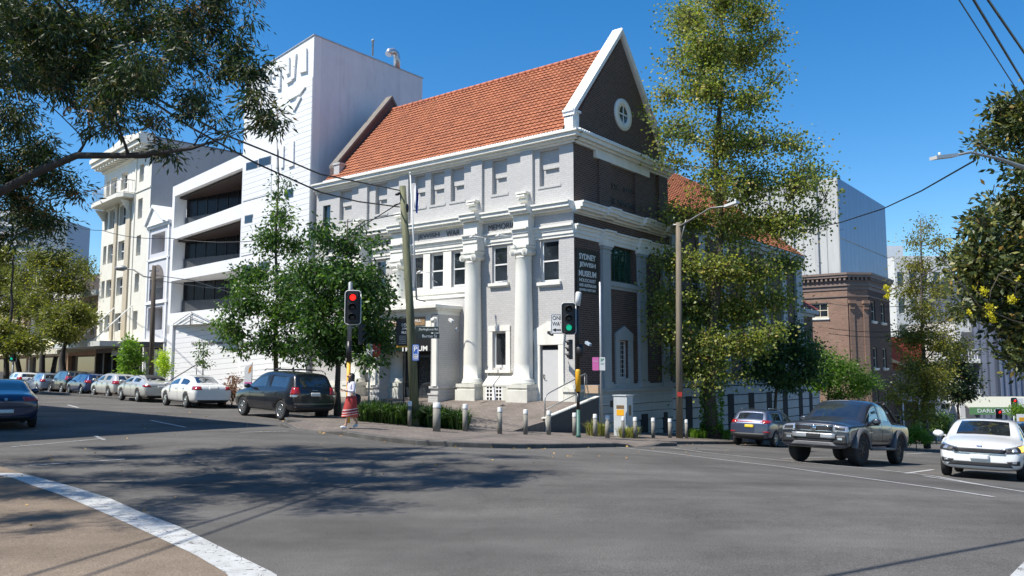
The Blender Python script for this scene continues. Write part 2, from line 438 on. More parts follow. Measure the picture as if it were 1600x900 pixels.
def pavemat():
    m,nt,b,_=newmat('paving_brick'); 
    t=N(nt,'ShaderNodeTexCoord'); mp=N(nt,'ShaderNodeMapping'); mp.inputs['Rotation'].default_value=(0,0,A_); nt.links.new(t.outputs['Object'],mp.inputs[0])
    br=N(nt,'ShaderNodeTexBrick'); nt.links.new(mp.outputs[0],br.inputs['Vector']); br.inputs['Scale'].default_value=1
    br.inputs['Brick Width'].default_value=.23; br.inputs['Row Height'].default_value=.115; br.inputs['Mortar Size'].default_value=.006
    br.inputs['Color1'].default_value=(.140,.115,.098,1); br.inputs['Color2'].default_value=(.185,.155,.132,1); br.inputs['Mortar'].default_value=(.07,.06,.05,1)
    n=noise(nt,mp.outputs[0],.8,6,.65); c=mixc(nt,1,br.outputs['Color'],ramp(nt,n,[(.3,g3(.7)),(.7,g3(1.2))]),'MULTIPLY')
    nt.links.new(c,b.inputs['Base Color']); b.inputs['Roughness'].default_value=.85
    bump(nt,b,br.outputs['Fac'],-.3,.005); return m
PAVE=pavemat()
me=bpy.data.meshes.new('pavement'); me.from_pydata(pv,[],pf); me.update(); me.polygons.foreach_set('use_smooth',[True]*len(pf)); me.materials.append(PAVE); tag(link('pavement',me),kind='structure')
# far kerb and pavement across the left street (out of the frame and behind the parked blue car)
def strip(name,a,b,w,dz,mat,step=1.5,kind='structure'):
    pts=resample([a,b],step); vs=[];fs=[]; d=(b[0]-a[0],b[1]-a[1]); l=math.hypot(*d); n=(-d[1]/l,d[0]/l)
    for s,t in pts:
        for k in (0,1):
            ss,tt=s+n[0]*w*k,t+n[1]*w*k; vs.append(padd(ss,tt,gz(s,t)+dz))
    for i in range(len(pts)-1): fs.append((i*2,i*2+1,i*2+3,i*2+2))
    me=bpy.data.meshes.new(name); me.from_pydata(vs,[],fs); me.update(); me.materials.append(mat); return tag(link(name,me),kind=kind)
def onroad(pts,dz=.005):
    return [ (lambda g:(g.x,g.y))(G(x,y)) for x,y in pts]
def drape(name,A,B,mat,dz=.006,step=.5,kind='structure'):   # ribbon between two ground lines (world xy)
    L=sum(math.dist(a,b) for a,b in zip(A,A[1:])); n=max(2,int(L/step))
    def samp(P,k):
        ds=[0]
        for a,b in zip(P,P[1:]): ds.append(ds[-1]+math.dist(a,b))
        t=ds[-1]*k
        for i in range(len(P)-1):
            if t<=ds[i+1]+1e-9:
                f=(t-ds[i])/max(1e-9,ds[i+1]-ds[i]); return (P[i][0]+(P[i+1][0]-P[i][0])*f,P[i][1]+(P[i+1][1]-P[i][1])*f)
        return P[-1]
    W=8 if math.dist(A[0],B[0])>1 or math.dist(A[-1],B[-1])>1.5 else 1
    vs=[];fs=[]
    for i in range(n+1):
        a=samp(A,i/n);b=samp(B,i/n)
        for j in range(W+1):
            x=a[0]+(b[0]-a[0])*j/W;y=a[1]+(b[1]-a[1])*j/W
            vs.append((x,y,gzw(x,y)+dz))
    for i in range(n):
        for j in range(W): q=i*(W+1)+j; fs.append((q,q+1,q+W+2,q+W+1))
    me=bpy.data.meshes.new(name); me.from_pydata(vs,[],fs); me.update(); me.polygons.foreach_set('use_smooth',[True]*len(fs)); me.materials.append(mat)
    return tag(link(name,me),kind=kind)
def line(name,pts,wid,mat=PAINT,dz=.008):
    P=onroad(pts); A=[];B=[]
    for i,p in enumerate(P):
        a=P[max(0,i-1)];b=P[min(len(P)-1,i+1)]; d=(b[0]-a[0],b[1]-a[1]);l=math.hypot(*d); n=(-d[1]/l*wid/2,d[0]/l*wid/2)
        A.append((p[0]+n[0],p[1]+n[1]));B.append((p[0]-n[0],p[1]-n[1]))
    return drape(name,A,B,mat,dz)
# worn brown surface left of the stop line
e1=onroad([(-60,712),(-20,722),(60,748),(190,790),(300,845),(430,900)]); e1.append((e1[-1][0]+.75,e1[-1][1]-2.0)); e1.append((e1[-1][0]+.6,e1[-1][1]-2.5))
e2=[(-22,17.5),(-20,15),(-18,12),(-15,9),(-12,6),(-9,4),(-6,2),(-4,0)]
drape('worn_road_patch',e1,e2,ASPH2,.005)
# thick stop line
a=onroad([(-8,740),(32,740),(80,752),(128,766),(172,780),(216,800),(280,824),(360,864),(432,900)]); a.append((a[-1][0]+.55,a[-1][1]-1.6))
b=onroad([(-10,743),(20,748),(52,760),(88,772),(120,785),(168,805),(240,838),(304,868),(356,900)]); b.append((b[-1][0]+.55,b[-1][1]-1.5))
drape('stop_line',a,b,PAINT,.010,.15)
line('lane_line',[(18,699),(95,692),(165,685)],.10,PAINT2)
line('lane_line',[(148,681),(163,688)],.09,PAINT2)
line('lane_line',[(46,728),(120,723),(195,718)],.13,PAINT2)
line('lane_line',[(235,657),(290,668)],.10,PAINT)
line('lane_line',[(374,676),(450,674)],.12,PAINT2)
line('lane_line',[(106,633),(122,637)],.12,PAINT)
line('lane_line',[(965,699),(1100,715),(1225,730),(1360,749),(1460,763),(1553,777)],.10,PAINT)
line('lane_line',[(1048,700),(1100,707),(1225,720),(1365,733),(1460,744),(1540,759)],.10,PAINT)
line('lane_line',[(1444,744),(1520,756),(1600,769),(1680,783)],.10,PAINT)
line('lane_line',[(1415,740),(1458,734)],.11,PAINT)
line('lane_line',[(1417,709.5),(1458,707.5)],.11,PAINT)
line('lane_line',[(1222,717),(1330,713.5)],.11,PAINT2)
a=onroad([(1578,902),(1600,880),(1640,845)]);b=onroad([(1600,905),(1625,885),(1665,852)])
drape('crossing_line',a,b,PAINT,.010,.2)

sheet('plaza_paving',axis(24.3,30.05,0,90,.5,.5),axis(19.0,46,0,90,.9,.9),lambda s,t: pz(s,t) if s>24.4 else pz0(s,t)-.06,PAVE,.006)
# ---------------------------------------------------------------- buildings
KS=1.12; ZO=1.8*(1-KS)
GREY=brickmat('painted_grey_brick',(.455,.445,.43),(.50,.49,.475),(.39,.38,.365),.55,painted=True,dirt=.25,bs=.22)
DBRICK=brickmat('dark_brown_brick',(.062,.033,.025),(.115,.064,.048),(.17,.145,.125),.75,dirt=.25,bs=.8,mort_size=.016)
CREAM=M('cream_render',(.74,.725,.66),.6,.06,2,.15,dirt=.22)
CREAM2=M('weathered_cream_stone',(.60,.59,.53),.65,.10,2,.25,dirt=.5)
WHITEP=M('white_paint',(.78,.78,.76),.5,.04,3,.05,dirt=.12)
SHGREY=M('grey_green_render',(.35,.38,.38),.6,.07,2,.15,dirt=.3)
LINT=M('white_joinery',(.72,.72,.70),.4,.03)
GLASS=glassmat('window_glass')
BLACKM=M('black_metal',(.012,.012,.013),.4,.2)
DARKIN=M('dark_interior',(.02,.02,.022),.8,.2)
LETTER=M('letter_bronze',(.09,.08,.07),.5,.2)
def tilemat(name,c1,c2,mort,w=.26,h=.2):
    m,nt,b,_=newmat(name)
    uv=N(nt,'ShaderNodeUVMap'); br=N(nt,'ShaderNodeTexBrick'); nt.links.new(uv.outputs[0],br.inputs['Vector']); br.inputs['Scale'].default_value=1
    br.inputs['Brick Width'].default_value=w; br.inputs['Row Height'].default_value=h*1.0; br.inputs['Mortar Size'].default_value=.001; br.offset=.5
    br.inputs['Color1'].default_value=(*c1,1); br.inputs['Color2'].default_value=(*c2,1); br.inputs['Mortar'].default_value=(*mort,1); br.inputs['Bias'].default_value=0
    n=noise(nt,uv.outputs[0],.5,6,.65)
    c=mixc(nt,ramp(nt,n,[(.45,g3(0)),(.75,g3(.45))]),br.outputs['Color'],tuple(x*.6 for x in c1))
    n=noise(nt,uv.outputs[0],12,3)
    c=mixc(nt,ramp(nt,n,[(.55,g3(0)),(.8,g3(.4))]),c,(.26,.15,.10))
    nt.links.new(c,b.inputs['Base Color']); b.inputs['Roughness'].default_value=.75
    return m
TILE=tilemat('terracotta_tile',(.29,.093,.040),(.41,.142,.062),(.12,.04,.02))
def tiled(name,O,e1,e2,L,W,mat,parent,wave=.24,row=.27,amp=.045,step=.05,trim=None):
    """pantiled roof plane: e1 along the eave (L), e2 up the slope (W)"""
    O=Vector(O);e1=Vector(e1).normalized();e2=Vector(e2).normalized();n=e1.cross(e2)
    if n.z<0:n=-n
    nx=int(L/wave)*4+1; rows=int(W/row); vs=[];fs=[];uv=[]
    zs=[]
    for r in range(rows+1):
        y=r*W/rows; zs.append((y,0.0)); 
        if r<rows: zs[-1]=(y,step); zs.append((y+W/rows*.999,0))
    zs=[(y,h) for y,h in zs]
    cols=[i*L/(nx-1) for i in range(nx)]
    for (y,h) in zs:
        lo,hi=(trim(y) if trim else (0,L))
        for i,x in enumerate(cols):
            xx=min(max(x,lo),hi)
            ph=(i%4); a=(0,.75,1,.35)[ph]*amp
            p=O+e1*xx+e2*y+n*(h+a+.02*rnd.random()*0); vs.append(tuple(p)); uv.append((x,y))
    for j in range(len(zs)-1):
        for i in range(nx-1): a=j*nx+i; fs.append((a,a+1,a+nx+1,a+nx))
    me=bpy.data.meshes.new(name); me.from_pydata(vs,[],fs); me.update(); me.materials.append(mat)
    ul=me.uv_layers.new(name='UVMap'); li=np.empty(len(me.loops),'i'); me.loops.foreach_get('vertex_index',li)
    ua=np.array(uv,'f')[li]; ul.data.foreach_set('uv',ua.ravel())
    return link(name,me,parent)
def sash(pl,parent,x0,x1,z0,z1,o,frame=LINT,glass=GLASS,fw=.07,cols=1,mid=True,sill=None,sillmat=None,label=None,midz=.5,name='window',blind=False):
    m=MB(); m.bp(pl,x0,x1,z1-fw,z1,o-.05,o); m.bp(pl,x0,x1,z0,z0+fw*1.2,o-.05,o); m.bp(pl,x0,x0+fw,z0+fw*1.2,z1-fw,o-.05,o-.001); m.bp(pl,x1-fw,x1,z0+fw*1.2,z1-fw,o-.05,o-.001)
    zm=z0+(z1-z0)*midz
    if mid: m.bp(pl,x0+fw,x1-fw,zm-.03,zm+.03,o-.05,o-.006)
    for c in range(1,cols): 
        xc=x0+(x1-x0)*c/cols; m.bp(pl,xc-.02,xc+.02,z0+fw*1.2,z1-fw,o-.05,o-.012)
    f=m.build(name,frame,parent); 
    if label: f['label']=label
    g=MB(); zz=[z0,zm,z1]
    a=rnd.uniform(-.008,.008);b=rnd.uniform(-.008,.008)
    if mid:
        g.quad(pl.P(x0+.01,z0+.01,o-.040),pl.P(x1-.01,z0+.01,o-.040+a),pl.P(x1-.01,zm,o-.040+b),pl.P(x0+.01,zm,o-.040))
        g.quad(pl.P(x0+.01,zm,o-.03),pl.P(x1-.01,zm,o-.03+b),pl.P(x1-.01,z1-.01,o-.03+a),pl.P(x0+.01,z1-.01,o-.03))
    else: g.quad(pl.P(x0+.01,z0+.01,o-.040),pl.P(x1-.01,z0+.01,o-.040+a),pl.P(x1-.01,z1-.01,o-.040+b),pl.P(x0+.01,z1-.01,o-.040))
    g.build('pane',glass,f)
    if sill: 
        s=MB(); s.bp(pl,x0-sill,x1+sill,z0-.13,z0,o-.04,sill*.9+.03); s.bp(pl,x0-sill*.6,x1+sill*.6,z0-.19,z0-.13,o-.04,sill*.45+.02)
        s.build('sill',sillmat or CREAM,f)
    return f
def moulding(mb,pl,x0,x1,steps):       # stacked bands: (z0,z1,out)
    for z0,z1,o in steps: mb.bp(pl,x0,x1,z0,z1,-.05,o)
museum=empty('museum_building','grey painted brick corner museum with orange tiled gable roof and white columns','museum building',(C0.x*KS,C0.y*KS,ZO),-A_)
museum.scale=(KS,KS,KS)
FP=Pl((0,0,0),(-1,0,0),(0,-1,0)); FP.dx=-1
SP=Pl((0,0,0),(0,1,0),(1,0,0)); SP.dx=1
LEN=15.95; WID=7.8
# front wall
wins=[(.72,1.62,5.32,7.05),(3.36,4.18,5.45,7.03),(5.72,6.50,5.45,7.03),(6.98,7.80,5.45,7.03),(8.22,9.0,5.45,7.03),(10.7,11.5,5.45,7.03),(13.3,14.2,5.32,7.05)]
low=[(3.40,4.12,1.90,3.42),(10.75,11.45,1.90,3.42)]
door=[(.74,1.64,.45,2.78)]
upper=[(.68,1.67,9.28,10.78),(3.38,4.19,9.28,10.78),(5.79,6.59,9.28,10.78),(6.98,7.82,9.28,10.78),(8.16,8.86,9.28,10.78),(10.69,11.5,9.28,10.78),(13.22,14.14,9.28,10.78)]
small=[(14.84,15.42,9.1,10.2)]
w_=MB(); w_.wall(FP,0,LEN,-2.0,11.0,[h+(.18,) for h in wins+low+door+small]+[h+(.21,) for h in upper],.18)
fw=w_.build('front_wall',GREY,museum)
b_=MB()                                # blind windows: back panel with its step
for x0,x1,z0,z1 in upper:
    b_.bp(FP,x0-.001,x1+.001,z0-.001,z0+(z1-z0)*.50,-.25,-.20); b_.bp(FP,x0+.02,x1+.001,z0+(z1-z0)*.5,z1+.001,-.25,-.16)
    b_.bp(FP,x0+.04,x1-.16,z0+(z1-z0)*.47,z0+(z1-z0)*.52,-.2,-.10)
    b_.bp(FP,x0-.08,x1+.08,z0-.10,z0-.002,-.05,.03); b_.cut()
b_.parts('blind_window_panel',GREY,museum)
for i,h in enumerate(wins): sash(FP,museum,*h,-.10,sill=(.12 if i in (0,1,5,6) else None),cols=(1 if i in(0,1,5,6) else 1),fw=.08)
m_=MB(); m_.bp(FP,5.4,9.3,5.18,5.40,-.05,.10); m_.bp(FP,5.5,9.2,4.98,5.18,-.05,.05)
for a,b in ((6.5,6.98),(7.8,8.22)): m_.bp(FP,a,b,5.40,7.05,-.05,.03)
m_.build('window_band',CREAM,museum)
leadg=glassmat('leaded_glass',(.02,.022,.025),.25)
for i,h in enumerate(low):
    f=sash(FP,museum,*h,-.09,mid=False,fw=.09,glass=leadg)
    s=MB(); x0,x1,z0,z1=h
    s.bp(FP,x0-.22,x0-.002,z0-.1,z1+.2,-.02,.05);s.bp(FP,x1+.002,x1+.22,z0-.1,z1+.2,-.02,.05);s.bp(FP,x0-.22,x1+.22,z1+.002,z1+.22,-.02,.06);s.bp(FP,x0-.3,x1+.3,z0-.22,z0-.1,-.02,.16)
    s.build('frame',CREAM,f)
# small arched window at the far end
f=sash(FP,museum,14.84,15.42,9.1,10.2,-.09,mid=False,fw=.05,frame=M('green_joinery',(.05,.09,.07),.4))
# door with pedimented surround
d=MB(); d.bp(FP,.80,1.58,.50,2.60,-.10,-.05); D=d.build('door',M('pale_grey_door',(.52,.52,.52),.45,.03),museum)
d=MB(); d.bp(FP,.80,1.58,2.60,2.74,-.11,-.08); d.build('transom',BLACKM,D)
d=MB(); d.bp(FP,1.48,1.53,1.45,1.62,-.05,-.01); d.tube([FP.P(1.50,1.5,-.01),FP.P(1.50,1.5,.03),FP.P(1.40,1.5,.03)],.012,6); d.build('handle',M('steel',(.4,.4,.4),.3,.1,metal=1),D)
d=MB(); d.bp(FP,.50,.74,.3,2.80,-.02,.07); d.bp(FP,1.64,1.92,.3,2.80,-.02,.07)
d.poly(FP,[(.50,2.80),(1.92,2.80),(1.98,3.30),(1.92,3.42),(1.22,3.72),(.52,3.42),(.44,3.30)],-.02,.08)
d.bp(FP,.5,1.95,.22,.47,-.02,.35)
d.build('surround',CREAM,D)
# plinth course along the front and side, cream
p=MB()
for x0,x1 in ((0,.48),(2.9,3.3),(4.85,4.9)): p.bp(FP,x0,x1,-.8,1.12,-.02,.10)
for x0,x1 in ((-.10,.48),(9.4,16)): 
    p.bp(FP,x0,x1,-.8,.95,-.02,.14); p.bp(FP,x0,x1,.95,1.08,-.02,.20); p.bp(FP,x0,x1,1.08,1.22,-.02,.10)
p.parts('front_plinth',CREAM2,museum)
# four giant columns on pedestals
def column(a,parent):
    c=empty('column'); c.parent=parent; c.location=(-a,-.30,0); KIDS.setdefault(parent.name,[]).append(c)
    s=MB(); prof=[(.46,1.22),(.46,1.30),(.42,1.34),(.43,1.40),(.385,1.46)]
    prof+=[(.385*(1-.16*sst(k/8,.15,1.15)),1.46+k/8*(6.30-1.46)) for k in range(9)]
    prof+=[(.335,6.32),(.355,6.36),(.33,6.40)]
    s.lathe((0,0,0),prof,28); s.build('shaft',WHITEC,c)
    k=MB()
    for sx in (-1,1):
        for yy in (-.32,):
            # spiral volutes
            cx=sx*.31
            for q in (.145,.10,.05): k.lathe((cx,yy-.05+(.165-q)*-.5,6.55),[(q,0),(q,.07),(q*.8,.09),(q*.8,0.0)],16,axis=(0,1,0))
        k.lathe((sx*.31,-.32,6.57),[(.13,0),(.09,.3),(.13,.60)],14,axis=(0,1,0))
    k.box(-.36,.36,-.32,.30,6.60,6.74); k.box(-.40,.40,-.36,.30,6.74,6.84); k.lathe((0,0,6.40),[(.33,0),(.40,.14),(.40,.2)],22)
    k.build('capital',WHITEC,c)
    q=MB(); q.box(-.52,.52,-.48,.32,1.08,1.22); q.box(-.48,.48,-.44,.32,.98,1.08); q.box(-.54,.54,-.50,.32,.40,.98); q.box(-.56,.56,-.52,.32,-.8,.40)
    q.build('pedestal',CREAM2,c)
    return c
WHITEC=M('column_cream',(.72,.71,.64),.5,.05,2,.1,dirt=.22)
COLS=[2.27,4.99,9.48,12.3]
for a in COLS: column(a,museum)
# pedestal wall with ventilation grille between the two right columns
p=MB(); p.bp(FP,2.82,4.30,-.8,1.12,.0,.42); p.poly(Pl(FP.P(2.82,0,0),(0,-1,0),(1,0,0)),[(0,1.12),(.44,1.12),(.44,1.2),(0,1.62)],-1.5,0)
p.build('vent_plinth',CREAM2,museum)
g=MB()
for i in range(5):
    for j in range(5):
        if i==2: continue
        x=3.30+i*.165; z=.42+j*.155
        g.bp(FP,x+.03,x+.135,z,z+.10,.425,.43)
g.parts('vent_opening',BLACKM,museum)
g=MB(); g.bp(FP,3.27,4.17,.36,1.22,.38,.424); g.build('vent_frame',WHITEP,museum)
# entablature, breaking forward above each column
e=MB(); fr=MB()
def entab(x0,x1,o):
    e.bp(FP,x0,x1,6.86 if o>.3 else 7.08,7.20,-.05,o); e.bp(FP,x0,x1,7.20,7.36,-.05,o+.04); e.bp(FP,x0,x1,7.36,7.50,-.05,o+.08); e.bp(FP,x0,x1,7.50,7.57,-.05,o+.16)
def corn(x0,x1,o,mb=e):
    mb.bp(FP,x0,x1,8.05,8.14,-.05,o+.10); mb.bp(FP,x0,x1,8.14,8.24,-.05,o+.30); mb.bp(FP,x0,x1,8.24,8.40,-.05,o+.40); mb.bp(FP,x0,x1,8.40,8.47,-.05,o+.46)
edges=[-.02]; 
for a in COLS: edges+= [a-.40,a+.40]
edges+=[15.0]
for i in range(0,len(edges)-1):
    x0,x1=edges[i],edges[i+1]; on=(i%2==1)
    entab(x0,x1,.50 if on else .05); corn(x0-(.06 if on else 0),x1+(.06 if on else 0),(.34 if on else .0))
    if on: fr.bp(FP,x0+.02,x1-.02,7.57,8.05,-.05,.50)
e.bp(FP,15.0,LEN,8.1,8.25,-.05,.1)
e.build('entablature',CREAM,museum)
fr.parts('frieze_block',CREAM,museum)
f2=MB()
for i in range(0,len(edges)-1,2):
    f2.bp(FP,edges[i]+.02,edges[i+1]-.02,7.57,8.05,-.05,.075)
f2.parts('frieze',GREY,museum)
text('MEMORIAL','frieze_lettering',LETTER,museum,FP,3.50,7.84,.25,.078,1.62,.02)
text('JEWISH','frieze_lettering',LETTER,museum,FP,7.85,7.84,.25,.078,1.35,.02)
text('WAR','frieze_lettering',LETTER,museum,FP,6.35,7.84,.25,.078,.80,.02)
text('N.S.W.','frieze_lettering',LETTER,museum,FP,10.8,7.84,.25,.078,1.5,.02)
# upper storey piers, with scroll brackets at their feet
pr=MB(); br=MB()
for a in COLS:
    pr.bp(FP,a-.32,a+.30,8.47,10.88,-.05,.12)
    br.cut(); br.bp(FP,a-.20,a+.34,9.02,9.10,.10,.42); br.lathe(FP.P(a+.32,8.93,.33),[(.06,0),(.075,.02),(.075,.42),(.06,.44)],14,axis=(1,0,0)); br.lathe(FP.P(a+.30,8.78,.22),[(.06,0),(.07,.02),(.07,.38),(.06,.40)],14,axis=(1,0,0)); br.bp(FP,a-.12,a+.26,8.70,9.02,.10,.26)
pr.parts('upper_pier',GREY,museum); br.parts('scroll_bracket',WHITEC,museum)
# eave cornice
c=MB()
for z0,z1,o in ((10.86,10.96,.10),(10.96,11.06,.22),(11.06,11.22,.36),(11.22,11.30,.44)): 
    c.bp(FP,-o,LEN-.02,z0,z1,-.05,o); c.bp(SP,-.049,WID+.3,z0,z1,-.05,o)
c.build('eave_cornice',CREAM,museum)
sc=MB()                                # bedded tile ends along the eave and the gable foot
k=0
while k*.135<LEN-.9: sc.lathe(FP.P(k*.135,11.33,.38),[(.05,0),(.062,.05),(.055,.30),(.02,.32)],7,axis=(0,1,0)); k+=1
k=0
while k*.16<WID: sc.lathe(SP.P(k*.16,11.33,.40),[(.05,0),(.065,.05),(.05,.3),(.02,.32)],7,axis=(-1,0,.25)); k+=1
tag(sc.build('eave_tile_ends',WHITEP,museum),kind='stuff')
# side wall
swin=[(2.86,4.66,5.52,7.02)]; slow=[(3.36,4.12,1.45,3.05)]
s=MB(); s.wall(SP,0,WID,-3,11.0,[swin[0]+(.2,),slow[0]+(.2,)],.2); s.build('side_wall',DBRICK,museum)
s=MB(); s.wall(Pl((-LEN,WID,0),(1,0,0),(0,1,0)),0,LEN,-3,11,[],.1); s.wall(Pl((-LEN,0,0),(0,1,0),(-1,0,0)),0,WID,-3,11,[],.1); s.build('rear_wall',DBRICK,museum)
# cream quoin strip at the corner joins both faces
GRN=M('dark_green_panel',(.012,.05,.035),.35,.2)
f=sash(SP,museum,2.86,4.66,5.52,7.02,-.12,frame=GRN,cols=4,mid=False,fw=.07,glass=glassmat('green_window_glass',(.008,.03,.022)))
s_=MB(); s_.bp(SP,2.56,4.92,5.30,5.50,-.05,.12); s_.bp(SP,2.6,4.9,5.18,5.30,-.05,.06); s_.build('sill',SHGREY,f)
f=sash(SP,museum,3.36,4.12,1.45,3.05,-.12,frame=LINT,cols=1,mid=False,fw=.05,glass=leadg)
bb=MB()
for i in range(1,4): bb.bp(SP,3.36+.19*i-.008,3.36+.19*i+.008,1.5,3.0,-.12,-.112)
for i in range(1,8): bb.bp(SP,3.4,4.08,1.45+.2*i-.008,1.45+.2*i+.008,-.12,-.110)
bb.build('glazing_bars',LINT,f)
s_=MB(); s_.bp(SP,3.02,3.355,1.1,3.1,-.02,.07); s_.bp(SP,4.125,4.46,1.1,3.1,-.02,.07); s_.poly(SP,[(3.02,3.06),(4.46,3.06),(4.46,3.34),(3.74,3.66),(3.02,3.34)],-.02,.085); s_.bp(SP,2.95,4.52,.98,1.12,-.02,.16); s_.bp(SP,3.355,4.125,1.12,1.45,-.02,.05); s_.build('surround',SHGREY,f)
pl_=MB()
PIL=[(1.95,2.55),(4.98,5.62),(7.2,7.78)]
for a,b in PIL:
    pl_.cut(); pl_.bp(SP,a,b,1.2,6.80,-.05,.14); pl_.bp(SP,a-.05,b+.05,6.80,6.92,-.05,.20); pl_.bp(SP,a-.02,b+.02,6.62,6.72,-.05,.17); pl_.bp(SP,a-.05,b+.05,1.06,1.3,-.05,.2)
pl_.parts('side_pilaster',SHGREY,museum)
pr=MB()
for a,b in PIL: pr.bp(SP,a-.15,b+.15,8.47,10.86,-.05,.10)
pr.parts('upper_side_pier',DBRICK,museum)
e=MB()
for x0,x1,o in ((-.0,1.85,.05),(1.85,2.7,.22),(2.7,4.88,.08),(4.88,5.75,.22),(5.75,7.1,.08),(7.1,7.85,.22)):
    e.bp(SP,x0,x1,6.92 if o>.2 else 7.04,7.20,-.05,o); e.bp(SP,x0,x1,7.20,7.36,-.05,o+.04); e.bp(SP,x0,x1,7.36,7.50,-.05,o+.08); e.bp(SP,x0,x1,7.50,7.57,-.05,o+.16)
    q=o+(-.03); e.bp(SP,x0 if x0>0 else -.02,x1,8.05,8.14,-.05,q+.10); e.bp(SP,x0,x1,8.14,8.24,-.05,q+.30); e.bp(SP,x0,x1,8.24,8.40,-.05,q+.40); e.bp(SP,x0,x1,8.40,8.47,-.05,q+.46)
e.build('side_entablature',CREAM,museum)
e=MB(); e.bp(SP,0.001,WID,8.0,8.049,-.05,.012); e.bp(SP,1.5,6.1,10.55,10.85,-.05,.13); e.build('side_band',CREAM,museum)
M('dim_metal_letter',(.10,.085,.07),.4,.1,metal=.5)
for s_t,x_,z_,w_t in (('N.S.W.',3.05,9.62,.95),('JEWISH',4.4,9.62,1.1),('WAR',2.85,8.98,.6),('MEMORIAL',4.2,8.98,1.5)): text(s_t,'side_lettering',MATS['dim_metal_letter'],museum,SP,x_,z_,.26,.012,w_t,.02)
SIGNW=M('sign_white',(.75,.75,.72),.4,.03)
pn=MB(); pn.bp(SP,.12,1.78,4.85,6.62,.0,.03); PN=pn.build('name_panel',BLACKM,museum)
for i,(t,h,wd) in enumerate((('SYDNEY',.24,1.22),('JEWISH',.24,1.20),('MUSEUM',.24,1.28),('HOLOCAUST',.14,1.22),('AND AUSTRALIAN',.13,1.24),('JEWISH HISTORY',.13,1.24))):
    z=[6.32,5.98,5.64,5.37,5.17,4.97][i]
    text(t,'sign_lettering',SIGNW,PN,SP,.92,z,h,.032,wd,.012,bold=.02 if i<3 else .008)
# lower side: rendered plinth bands
p=MB()
p.bp(SP,-.10,7.9,-3,-.35,-.02,.10)
for k_ in range(6): p.bp(SP,-.10,7.86,-.80-k_*.45,-.40-k_*.45,-.02,.17)
for z0,z1,o in ((-.33,.02,.20),(.04,.36,.20),(.38,.72,.20),(.72,.92,.16),(.92,1.0,.26),(1.0,1.06,.18),(1.06,1.22,.10)): p.bp(SP,-.12,7.85,z0,z1,-.02,o)
p.build('side_plinth',SHGREY,museum)
p=MB(); p.bp(SP,2.6,2.95,-1.5,-.45,.14,.165); p.bp(SP,.35,1.15,-1.6,-.35,.14,.165); p.bp(SP,4.85,5.45,-1.8,-.1,.14,.205); p.bp(SP,6.9,7.3,-1.8,-.1,.14,.205); p.parts('basement_opening',DARKIN,museum)
gb=MB(); gb.bp(SP,2.28,2.50,.28,.55,.2,.215); gb.build('wall_hatch',BLACKM,museum)
ln=MB(); ln.tube([SP.P(.1,.42,.32),SP.P(2.0,.42,.32)],.015,6); ln.tube([SP.P(2.6,.42,.32),SP.P(5.2,.42,.32)],.015,6); ln.tube([SP.P(.1,.75,.32),SP.P(2.4,.75,.32)],.012,6);ln.tube([SP.P(2.9,.75,.32),SP.P(5.2,.75,.32)],.012,6); ln.parts('white_rail',LINT,museum)
# gable and roof
RID=16.05; SL=math.atan2(RID-11.42,WID/2+.15)
gb=MB(); gb.poly(SP,[(0,11.0),(WID,11.0),(WID,11.6),(WID/2,16.45),(0,11.6)],-.35,-.03); gb.build('gable_wall',DBRICK,museum)
cp=MB()
for s in (0,1):
    def q(y,z): return (y if s==0 else WID-y,z)
    cp.poly(SP,[q(-.02,11.95),q(-.02,12.22),q(WID/2,16.95),q(WID/2,16.62)],-.42,.06)
    cp.poly(SP,[q(-.06,12.0),q(-.06,12.20),q(WID/2,16.90),q(WID/2,16.68)],-.46,.10)
    a,b=(0,.42) if s==0 else (WID-.42,WID); cp.bp(SP,a-.02,b+.02,11.3,12.16,-.42,.0); cp.bp(SP,a-.1,b+.1,12.16,12.26,-.46,.06)
cp.build('gable_coping',WHITEP,museum)
rw=MB(); ys=3.96; zs=12.99
rw.lathe(SP.P(ys,zs,-.03),[(.38,0),(.38,.09),(.70,.09),(.72,.04),(.72,0)],36,axis=(1,0,0)); RW=rw.build('round_window',CREAM,museum)
q=MB(); q.lathe(SP.P(ys,zs,-.02),[(.40,0),(.40,.04)],30,axis=(1,0,0)); q.build('pane',GLASS,RW)
q=MB(); q.bp(SP,ys-.03,ys+.03,zs-.38,zs+.38,.015,.04); q.bp(SP,ys-.38,ys+.38,zs-.03,zs+.03,.014,.045); q.build('glazing_bars',LINT,RW)
tiled('roof',(-LEN+.9,-.25,11.36),(1,0,0),(0,WID/2+.25,RID-11.36),LEN-.9-.40,math.hypot(WID/2+.25,RID-11.36),TILE,museum)
tiled('roof',(-LEN+.9,WID+.25,11.36),(1,0,0),(0,-(WID/2+.25),RID-11.36),LEN-.9-.40,math.hypot(WID/2+.25,RID-11.36),TILE,museum)
rg=MB()
for i in range(int((LEN-1.4)/.4)): rg.tube([(-.45-i*.4,WID/2,RID+.03),(-.45-i*.4-.42,WID/2,RID+.05)],[.12,.10],8)
rg.build('ridge_tiles',TILE2 if 'TILE2' in globals() else M('ridge_tile',(.42,.13,.06),.7,.15),museum)
